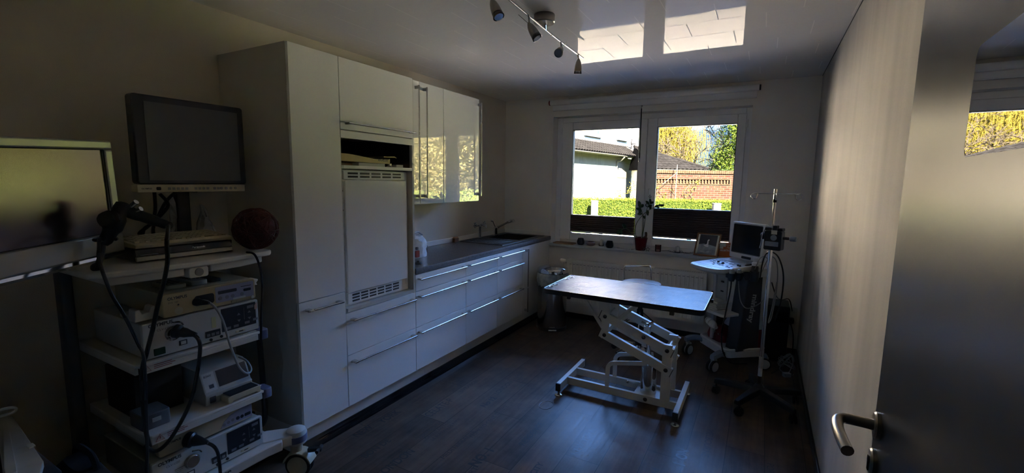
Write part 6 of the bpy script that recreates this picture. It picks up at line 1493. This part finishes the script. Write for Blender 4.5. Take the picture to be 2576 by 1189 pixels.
# hedge along the yard
hd = thing('hedge', 'clipped green hedge running across the yard behind the parking strip', 'hedge', (-3.5, 16.5, GZ))
HA, HB = Vector((-6.75,15.32,0)), Vector((4.5,20.00,0)); hd_ = (HB-HA).normalized(); hn = Vector((hd_.y,-hd_.x,0)); HL = (HB-HA).length; HT = .90
HM = Matrix(((hd_.x,-hn.x,0,HA.x),(hd_.y,-hn.y,0,HA.y),(0,0,1,0),(0,0,0,1)))
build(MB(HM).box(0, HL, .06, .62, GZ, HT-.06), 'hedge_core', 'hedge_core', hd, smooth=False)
m = MB(); re = random.Random(17)
P = []
for i in range(34000):
    u = re.random()*HL; f = re.random()
    if f < .72: P.append(HM @ Vector((u, re.gauss(.03,.035), GZ+.25+re.random()*(HT-GZ-.25))))
    else: P.append(HM @ Vector((u, re.random()*.6, HT+re.gauss(-.02,.025))))
leaf_cloud(m, P, .050, up=.2)
tag(build(m, 'hedge_leaves', 'hedge_leaf', hd, smooth=False))['kind'] = 'stuff'
for i, (x, y, h, lab) in enumerate(((-5.03,15.0,.80,'square white concrete post in front of the hedge below the white house'), (-1.22,16.75,.79,'square white concrete post in front of the hedge below the brick wall'))):
    t = thing('concrete_post', lab, 'post', (x, y, GZ), group='concrete posts by the hedge')
    build(MB(HM).box((Vector((x,y,0))-HA).dot(hd_)-.12, (Vector((x,y,0))-HA).dot(hd_)+.12, -.42, -.20, GZ, h), 'post_shaft', 'concrete_post', t, bevel=.02)
    build(MB(HM).box((Vector((x,y,0))-HA).dot(hd_)-.13, (Vector((x,y,0))-HA).dot(hd_)+.13, -.43, -.19, h, h+.04), 'post_cap', 'concrete_post', t, bevel=.015)
# brick garden wall
bd_ = Vector((.8594,.5114,0)); BA = Vector((-3.76,18.3,0)); bn_ = Vector((.5114,-.8594,0))
BM = Matrix(((bd_.x,-bn_.x,0,BA.x),(bd_.y,-bn_.y,0,BA.y),(0,0,1,0),(0,0,0,1)))
bw = thing('garden_wall', 'red brick garden wall with a row of toothed bricks behind the hedge', 'brick wall', M=BM)
m = MB(BM); L0_, L1_ = -.22, 9.0; sc_ = .62
m.box(L0_, L1_, 0, .30, GZ, 1.485)                                        # body below the tooth frieze
m.box(L0_, L1_, .06, .30, 1.485, 1.66).box(L0_, L1_, 0, .30, 1.66, 1.88)
m.box(2.95, L1_, 0, .06, 1.485, 1.66)
build(m, 'brickwork', 'garden_brick', bw, smooth=False)
m = MB(BM); i = 0
while L0_+.07+.125*i < 2.93:
    x = L0_+.07+.125*i; m.prism([(x,0.0),(x+.065,0.0),(x+.05,.07),(x+.015,.07)], 1.500, 1.645, 'z'); i += 1
build(m, 'tooth_bricks', 'brick_cap', bw, smooth=False)
build(MB(BM).box(L0_, 3.0, -.025, .02, 1.655, 1.69).box(L0_, 3.0, -.025, .02, 1.455, 1.488).box(2.95, 3.0, -.025, .02, 1.488, 1.655), 'frieze_frame', 'brick_cap', bw, smooth=False)
m = MB(BM); i = 0
while L0_+.085*i < L1_:
    m.box(L0_+.085*i, L0_+.085*i+.075, -.05, .34, 1.88, 2.005); i += 1
build(m, 'coping', 'brick_cap', bw, smooth=False)
# creepers on the wall
cp = thing('climbing_plant', 'sparse yellow-green climber growing up the brick wall', 'climber', BM @ Vector((1.2,-.05,GZ)))
m = MB(); lf = []
for s in range(9):
    x = -.9+.42*s+re.uniform(-.1,.1); hgt = re.uniform(.9,1.75)-(.5 if s > 6 else 0); P = [BM @ Vector((x+re.uniform(-.12,.12)*j*.3, -.03, GZ+(hgt-GZ)*j/6)) for j in range(7)]
    P = spline(P, 3); m.tube(P, .006, 4)
    for q in P:
        for k in range(re.randint(4,11)): lf.append(q+Vector((re.gauss(0,.07),re.gauss(-.03,.02),re.gauss(0,.05))))
build(m, 'stems', 'bark', cp)
m = MB(); leaf_cloud(m, lf, .075); build(m, 'leaves', 'bush_leaf', cp, smooth=False)
ml = thing('clothes_line_pole', 'thin pale pole with a prop standing in front of the brick wall', 'pole', BM @ Vector((.68,-.3,GZ)))
build(MB(BM).cyl((.70,-.3,GZ),(.72,-.3,2.2),.012,n=8), 'pole', 'concrete_post', ml); build(MB(BM).cyl((.71,-.3,1.9),(.20,-.28,1.45),.008,n=8), 'prop', 'concrete_post', ml)
bs_ = thing('yellow_bush', 'loose yellow-leaved bush rising above the hedge before the white house', 'bush', (-4.2,17.0,GZ))
P = []; m = MB()
for i in range(26):
    b = HM @ Vector((.8+re.random()*2.0, .9+re.random()*.4, GZ)); t_ = b+Vector((re.gauss(0,.25),re.gauss(0,.1),1.25+.45*re.random())); m.tube([b,(b+t_)/2+Vector((re.gauss(0,.05),0,0)),t_], .008, 4)
    for k in range(40): P.append(t_+(b-t_)*re.random()*.45+Vector((re.gauss(0,.08),re.gauss(0,.08),re.gauss(0,.05))))
build(m, 'branches', 'bark', bs_); m = MB(); leaf_cloud(m, P, .07); build(m, 'leaves', 'bush_leaf', bs_, smooth=False)

# white neighbouring house with a tiled lean-to roof
e_ = Vector((.17436,.98468,0)); n_ = Vector((.98468,-.17436,0)); H0 = Vector((-7.68,19.49,0))
HS = Matrix(((e_.x,-n_.x,0,H0.x),(e_.y,-n_.y,0,H0.y),(0,0,1,0),(0,0,0,1)))     # local: x along eave, y inwards, z up
ho = thing('white_house', 'white two-storey neighbouring house with a grey tiled lean-to roof', 'house', M=HS)
EZ, TZ_, RUN = 2.90, 3.70, 1.5
m = MB(HS).box(-9, 5.17, .42, 1.6, GZ, EZ+.10); build(m, 'lower_wall', 'render_white', ho, smooth=False)
m = MB(HS).prism([(5.17,.42),(5.17,1.6),(8.4,1.7),(8.4,1.0)], GZ, EZ, 'z'); build(m, 'rear_wing_wall', 'shaded_render', ho, smooth=False)
build(MB(HS).box(-9, 5.175, .405, .42, 2.36, EZ+.06), 'eave_shade_strip', 'shaded_render', ho, smooth=False)  # eave shadow painted on the wall as a thin dark slab
m = MB(HS).prism([(5.19,.405),(5.19,.42),(8.4,1.0),(8.4,.985)], 1.75, 2.05, 'z'); build(m, 'beige_band', 'beige_render', ho, smooth=False)
m = MB(HS).box(-9, 10.4, RUN, 8, EZ-.2, 9.2); build(m, 'upper_wall', 'render_white', ho, smooth=False)
build(MB(HS).prism([(0.8,9.2),(8.7,9.2),(4.75,12.5)], -9.5, 10.9, 'x'), 'main_roof', 'roof_tile', ho, smooth=False)
# lean-to roof tiles as wavy courses
def tiles(M, x0, x1, y0, z0, y1, z1, name, parent, clip=None, tw=.24, th=.30):
    L_ = math.hypot(y1-y0, z1-z0); d = ((y1-y0)/L_, (z1-z0)/L_); nn = (-d[1], d[0])
    rows = max(1, int(L_/th)); mb = MB(M); cols = int((x1-x0)/tw)
    for r in range(rows):
        xa, xb = (x0, x1) if not clip else (x0, x0+(x1-x0)*1.0)
        s0 = r*th; s1 = min(L_, s0+th*1.15)
        if clip: xb = x0+(clip(s0/L_))*(x1-x0)
        c = int((xb-x0)/tw*8); vs = []
        for i in range(c+1):
            x = x0+tw*i/8; w = .030*max(0,math.sin(2*PI*i/8))**.7+.006*math.sin(2*PI*i/8)
            for s, lift in ((s0,.045),(s1,.012)): vs.append((x, y0+d[0]*s+nn[0]*(w+lift), z0+d[1]*s+nn[1]*(w+lift)))
            vs.append((x, y0+d[0]*s0+nn[0]*(w+.005), z0+d[1]*s0+nn[1]*(w+.005)))
        fs = []
        for i in range(c): fs += [(3*i,3*i+3,3*i+4,3*i+1),(3*i+2,3*i+5,3*i+3,3*i)]
        mb.add(vs, fs)
    return build(mb, name, 'roof_tile', parent, angle=50)
build(MB(HS).prism([(-.02,EZ+.02),(-.02,EZ+.06),(RUN,TZ_+.02),(RUN,TZ_-.04)], -9, 8.5, 'x'), 'lean_to_roof', 'roof_tile', ho, smooth=False)
tiles(HS, -4, 8.5, -.06, EZ+.06, RUN, TZ_+.03, 'lean_to_tiles', ho)
build(MB(HS).box(-9, 10.3, RUN-.03, RUN, TZ_-.02, TZ_+.16), 'roof_flashing', 'render_white', ho)
build(MB(HS).box(-9, 5.17, -.02, .42, EZ-.02, EZ+.02), 'soffit', 'gutter', ho, smooth=False)
P = [(-9,-.10,EZ),(4.8,-.10,EZ)]
def gutter_(pts, nm):
    m = MB(HS); vs = []; k = len(pts)
    for p in pts:
        for j in range(9): a = R(180+180*j/8); vs.append((p[0], p[1]+.065*math.cos(a), p[2]+.065*math.sin(a)+.02))
        for j in range(9): a = R(360-180*j/8); vs.append((p[0], p[1]+.058*math.cos(a), p[2]+.058*math.sin(a)+.02))
    fs = [(18*i+j, 18*i+(j+1)%18, 18*i+18+(j+1)%18, 18*i+18+j) for i in range(k-1) for j in range(18)]
    build(m.add(vs, fs), nm, 'gutter', ho)
gutter_(P, 'gutter'); gutter_([(4.75,-.10,EZ),(5.15,-.02,EZ-.0),(8.6,.55,EZ-.0)], 'rear_gutter')
build(MB(HS).prism([(5.2,-.04),(5.2,1.4),(8.5,1.45),(8.5,.55)], EZ+.06, EZ+.12, 'z'), 'rear_wing_roof', 'roof_tile', ho, smooth=False)
build(MB(HS).tube(spline([(5.10,-.08,EZ-.06),(5.12,.15,EZ-.25),(5.14,.36,EZ-.38),(5.14,.37,1.2),(5.14,.37,GZ)]), .045, 10), 'downpipe', 'gutter', ho)
for x0, x1, z0, nm in ((3.45,5.15,3.97,2),(7.25,8.5,4.03,1),(-2.5,-.2,3.97,2)):
    w = build(MB(HS).box(x0, x1, RUN-.04, RUN+.02, z0, z0+1.75), 'window', 'render_white', ho)
    n = nm; pw = (x1-x0-.16-.10*(n-1))/n
    for i in range(n): build(MB(HS).box(x0+.08+i*(pw+.10), x0+.08+i*(pw+.10)+pw, RUN-.05, RUN-.03, z0+.16, z0+1.67), 'window_pane', 'window_dark_ext', w)
    build(MB(HS).box(x0-.04, x1+.10, RUN-.16, RUN+.02, z0-.06, z0+.03), 'window_ledge', 'sill_slate', w)
    build(MB(HS).box(x1, x1+.09, RUN-.06, RUN+.02, z0, z0+1.8), 'window_jamb', 'sill_slate', w)
vp = build(MB(HS).lathe([(.14,0),(.14,.5),(.17,.52),(.17,.66),(.13,.68),(.13,.82),(.0005,.82)], (7.95,.75,EZ+.35)), 'vent_pipe', 'pipe_grey', ho)
build(MB(HS).prism([(.45,EZ+.38),(.55,EZ+.44),(1.1,EZ+.70),(1.05,EZ+.64)], 7.6, 8.3, 'x'), 'vent_flashing', 'gutter', ho)
# second building with the hipped roof behind the brick wall
B0_ = Vector((-5.0,24.3,0)); bb = Vector((.746,.666,0)).normalized(); bn2 = Vector((bb.y,-bb.x,0))
BB = Matrix(((bb.x,-bn2.x,0,B0_.x),(bb.y,-bn2.y,0,B0_.y),(0,0,1,0),(0,0,0,1)))
bl = thing('low_outbuilding', 'low outbuilding with a grey hipped tile roof showing above the brick wall', 'building', M=BB)
build(MB(BB).box(.06, 2.5, .25, 2.7, GZ, 2.19), 'walls', 'render_white', bl, smooth=False)
RX, EV = 3.05, 2.20
def clipf(f): return 1.0-f*.545
build(MB(BB).add([(.0,-.05,EV-.02),(RX,-.05,EV-.02),(RX,3.0,EV-.02),(.0,3.0,EV-.02),(.0,2.475,3.46),(.15,2.475,3.44)], [(0,1,5,4),(1,2,5),(2,3,4,5),(0,3,2,1),(0,4,3)]), 'roof_core', 'roof_tile', bl, smooth=False)
tiles(BB, .0, RX, -.10, EV, 2.475, 3.50, 'roof_tiles', bl, clip=lambda f: 1.0-f*.95)
build(MB(BB).tube([(RX,-.10,EV+.07),(.15,2.475,3.50)], .075, 8).tube([(.15,2.475,3.50),(.0,2.475,3.53)], .075, 8), 'hip_ridge', 'roof_tile', bl)
build(MB(BB).box(.0, RX, -.10, -.05, EV-.14, EV-.01), 'fascia', 'gutter', bl, smooth=False)

# trees
def branch(m, p, d, l, r, depth, out, spread=.55, droop=0., bend=.25):
    q = p; pts = [p]; dd = d.copy()
    for i in range(4):
        dd = (dd+Vector((re.gauss(0,bend),re.gauss(0,bend),re.gauss(0,bend)-droop))*.35).normalized(); q = q+dd*(l/4); pts.append(q)
    r = max(r, .017); m.tube(pts, [r*(1-.10*i) for i in range(5)], 5 if depth > 1 else 4, cap=False)
    out += pts[2:]
    if depth == 0: return
    for k in range(3 if depth > 1 else 4):
        s = Vector((re.gauss(0,1),re.gauss(0,1),re.gauss(.1,.8))).normalized(); i = re.randint(2,4)
        branch(m, pts[i], (dd+s*spread*1.6).normalized(), l*re.uniform(.58,.8), r*.58, depth-1, out, spread, droop, bend)
def tree(label, cat, base, h, kind, spread_r, group=None, n=5200, name='tree'):
    t = thing(name, label, cat, base, group=group); b = Vector(base); m = MB(); tips = []
    if kind == 'willow':
        m.tube([b, b+Vector((.1,0,h*.35)), b+Vector((0,.1,h*.6))], [.30,.24,.16], 8)
        for i in range(16):
            a = re.uniform(0,6.28); rr = spread_r*re.uniform(.3,1.); e1 = b+Vector((rr*math.cos(a), rr*math.sin(a), h*re.uniform(.72,1.0)))
            s0 = b+Vector((0,0,h*re.uniform(.35,.6))); P = spline([s0,(s0+e1)/2+Vector((0,0,h*.12)),e1],4); m.tube(P, [.07*(1-.08*j) for j in range(len(P))], 5); tips += P[4:]
        build(m, 'branches', 'bark_pale', t); m = MB(); lf = []
        for i in range(2000):
            q = Vector(re.choice(tips))+Vector((re.gauss(0,.55),re.gauss(0,.55),re.gauss(.1,.3))); L_ = h*re.uniform(.18,.55); P = [q+Vector((re.gauss(0,.03)*j,re.gauss(0,.03)*j,-L_*j/6)) for j in range(7)]
            m.tube(P, .010, 3, cap=False)
            for j in range(16): f_ = re.random()*6; p_ = P[int(f_)]+(P[min(6,int(f_)+1)]-P[int(f_)])*(f_-int(f_)); lf.append(p_+Vector((re.gauss(0,.05),re.gauss(0,.05),0)))
        build(m, 'hanging_twigs', 'willow_leaf', t)['kind'] = 'stuff'; m = MB(); leaf_cloud(m, lf, .10, up=0.); build(m, 'foliage', 'willow_leaf', t, smooth=False)['kind'] = 'stuff'
    elif kind == 'bare':
        for i in range(3): branch(m, b+Vector((re.uniform(-.2,.2),re.uniform(-.2,.2),0)), Vector((re.gauss(0,.25),re.gauss(0,.25),1)).normalized(), h*.30, .12, 6 if h > 5.5 else 4, tips, .62, 0., .35)
        build(m, 'branches', 'bark_pale', t)
        m = MB(); leaf_cloud(m, [re.choice(tips)+Vector((re.gauss(0,.08),re.gauss(0,.08),re.gauss(0,.08))) for i in range(2400)], .05); build(m, 'buds', 'bush_leaf', t, smooth=False)
    else:
        m.tube([b, b+Vector((.05,0,h*.5)), b+Vector((0,.05,h*.9))], [.18,.12,.04], 7); lf = []
        for i in range(n):
            z = re.random()**.8; rr = spread_r*(1-.55*abs(z-.4)*1.4)*math.sqrt(re.random())*(1 if kind == 'ever' else .95); a = re.uniform(0,6.28); w = 1+.25*math.sin(a*5+z*19)
            lf.append(b+Vector((rr*w*math.cos(a), rr*w*math.sin(a), h*(.06+.94*z))))
        for i in range(22):
            a = re.uniform(0,6.28); z = re.uniform(.15,.85); m.tube([b+Vector((0,0,h*z)), b+Vector((spread_r*.7*math.cos(a),spread_r*.7*math.sin(a),h*(z+.08)))], .03, 4)
        build(m, 'trunk', 'bark', t); m = MB(); leaf_cloud(m, lf, .115 if kind == 'ever' else .13, up=.3); build(m, 'foliage', 'ever_leaf' if kind == 'ever' else 'spring_leaf' if kind == 'spring' else 'dark_leaf', t, smooth=False)['kind'] = 'stuff'
    return t
tree('yellow-green weeping willow behind the hipped roof', 'tree', (-7.4,39.0,GZ), 8.0, 'willow', 3.0, name='willow_tree')
tree('bare branching tree with pale twigs between the willow and the green tree', 'tree', (-3.0,31.6,GZ), 9.4, 'bare', 2, name='bare_tree')
tree('leafy bright green tree at the right edge of the window view', 'tree', (-.75,28.4,GZ), 7.4, 'ever', 1.9, n=42000, name='leafy_tree')
tree('dark evergreen shrub low behind the bare tree', 'shrub', (-3.2,38.5,GZ), 4.2, 'dark', 1.2, n=5000, name='evergreen_shrub')
tree('dark evergreen shrub at the foot of the leafy green tree', 'shrub', (-1.9,25.2,GZ), 2.6, 'dark', 1.1, n=2600, name='evergreen_shrub')
# trees further right, seen mirrored in the glossy cabinet doors
tree('tall leafy tree beyond the right end of the hedge', 'tree', (7.2,16.0,GZ), 6.6, 'spring', 1.9, n=12000, name='leafy_tree')
tree('broad leafy tree furthest right in the garden', 'tree', (11.6,19.5,GZ), 7.2, 'spring', 2.2, n=14000, name='leafy_tree')
tree('yellowish weeping willow standing far right of the leafy tree', 'tree', (6.2,25.0,GZ), 6.8, 'willow', 2.3, name='willow_tree')
tree('leafy green tree standing further right beyond the garden wall', 'tree', (2.6,29.5,GZ), 6.4, 'ever', 1.6, name='leafy_tree')
# ------------------------------------------------------------------ daylight, camera, view
SUNV = Vector((.50,-.60,.62)).normalized()
w = bpy.data.worlds.new('sky'); SC.world = w; w.use_nodes = True
nt = w.node_tree; bgn = nt.nodes['Background']
sk_ = nt.nodes.new('ShaderNodeTexSky'); sk_.sky_type = 'NISHITA'; sk_.sun_disc = False
sk_.sun_elevation = math.asin(SUNV.z); sk_.sun_rotation = math.atan2(SUNV.x, SUNV.y); sk_.altitude = 50; sk_.air_density = 1.; sk_.dust_density = .6; sk_.ozone_density = 2.5
tcw = nt.nodes.new('ShaderNodeTexCoord'); sxw = nt.nodes.new('ShaderNodeSeparateXYZ'); nt.links.new(tcw.outputs['Generated'], sxw.inputs[0])
mrw = nt.nodes.new('ShaderNodeMapRange'); mrw.inputs[1].default_value = .10; mrw.inputs[2].default_value = .46; mrw.inputs[3].default_value = .014; mrw.inputs[4].default_value = 1.
nt.links.new(sxw.outputs[2], mrw.inputs[0])
mxw = nt.nodes.new('ShaderNodeMix'); mxw.data_type = 'RGBA'; mxw.blend_type = 'MULTIPLY'; mxw.inputs[0].default_value = 1.; nt.links.new(sk_.outputs[0], mxw.inputs[6])
cbw = nt.nodes.new('ShaderNodeCombineColor')      # added ramp dims the low sky seen in the window, full blue above
for k_, c_ in enumerate((.60, .75, 1.0)):
    mm_ = nt.nodes.new('ShaderNodeMath'); mm_.operation = 'MULTIPLY'; mm_.inputs[1].default_value = c_; nt.links.new(mrw.outputs[0], mm_.inputs[0]); nt.links.new(mm_.outputs[0], cbw.inputs[k_])
nt.links.new(cbw.outputs[0], mxw.inputs[7]); nt.links.new(mxw.outputs[2], bgn.inputs[0]); bgn.inputs[1].default_value = SKY
sd = bpy.data.lights.new('sun', 'SUN'); sd.energy = SUN; sd.angle = R(.53); sd.color = (1., .81, .58)
so_ = bpy.data.objects.new('sun', sd); COL.objects.link(so_); so_.rotation_euler = SUNV.to_track_quat('Z', 'Y').to_euler()

cam = bpy.data.cameras.new('camera'); co = bpy.data.objects.new('camera', cam); COL.objects.link(co)
f_px, yaw, pitch, roll = 1134.5182, -.5062, -.1238, .0145
fw = Vector((math.sin(yaw)*math.cos(pitch), math.cos(yaw)*math.cos(pitch), math.sin(pitch)))
rt = Vector((math.cos(yaw), -math.sin(yaw), 0)); up = rt.cross(fw)
r_ = rt*math.cos(roll)+up*math.sin(roll); u_ = up*math.cos(roll)-rt*math.sin(roll)
co.matrix_world = Matrix(((r_.x,u_.x,-fw.x,0),(r_.y,u_.y,-fw.y,0),(r_.z,u_.z,-fw.z,1.5136),(0,0,0,1)))
cam.sensor_fit = 'HORIZONTAL'; cam.sensor_width = 36.; cam.lens = f_px/2576*36.; cam.clip_start = .02; cam.clip_end = 300
SC.camera = co
vs_ = SC.view_settings; vs_.view_transform = 'Standard'; vs_.look = 'None'; vs_.exposure = EXPO; vs_.gamma = 1; vs_.use_curve_mapping = False
cy = SC.cycles; cy.max_bounces = 14; cy.diffuse_bounces = 7; cy.glossy_bounces = 6; cy.transparent_max_bounces = 24; cy.transmission_bounces = 8
cy.caustics_reflective = False; cy.caustics_refractive = False; cy.sample_clamp_indirect = 60.; cy.use_denoising = True
try: cy.denoiser = 'OPENIMAGEDENOISE'
except Exception: pass
cy.use_adaptive_sampling = True; cy.adaptive_threshold = .012
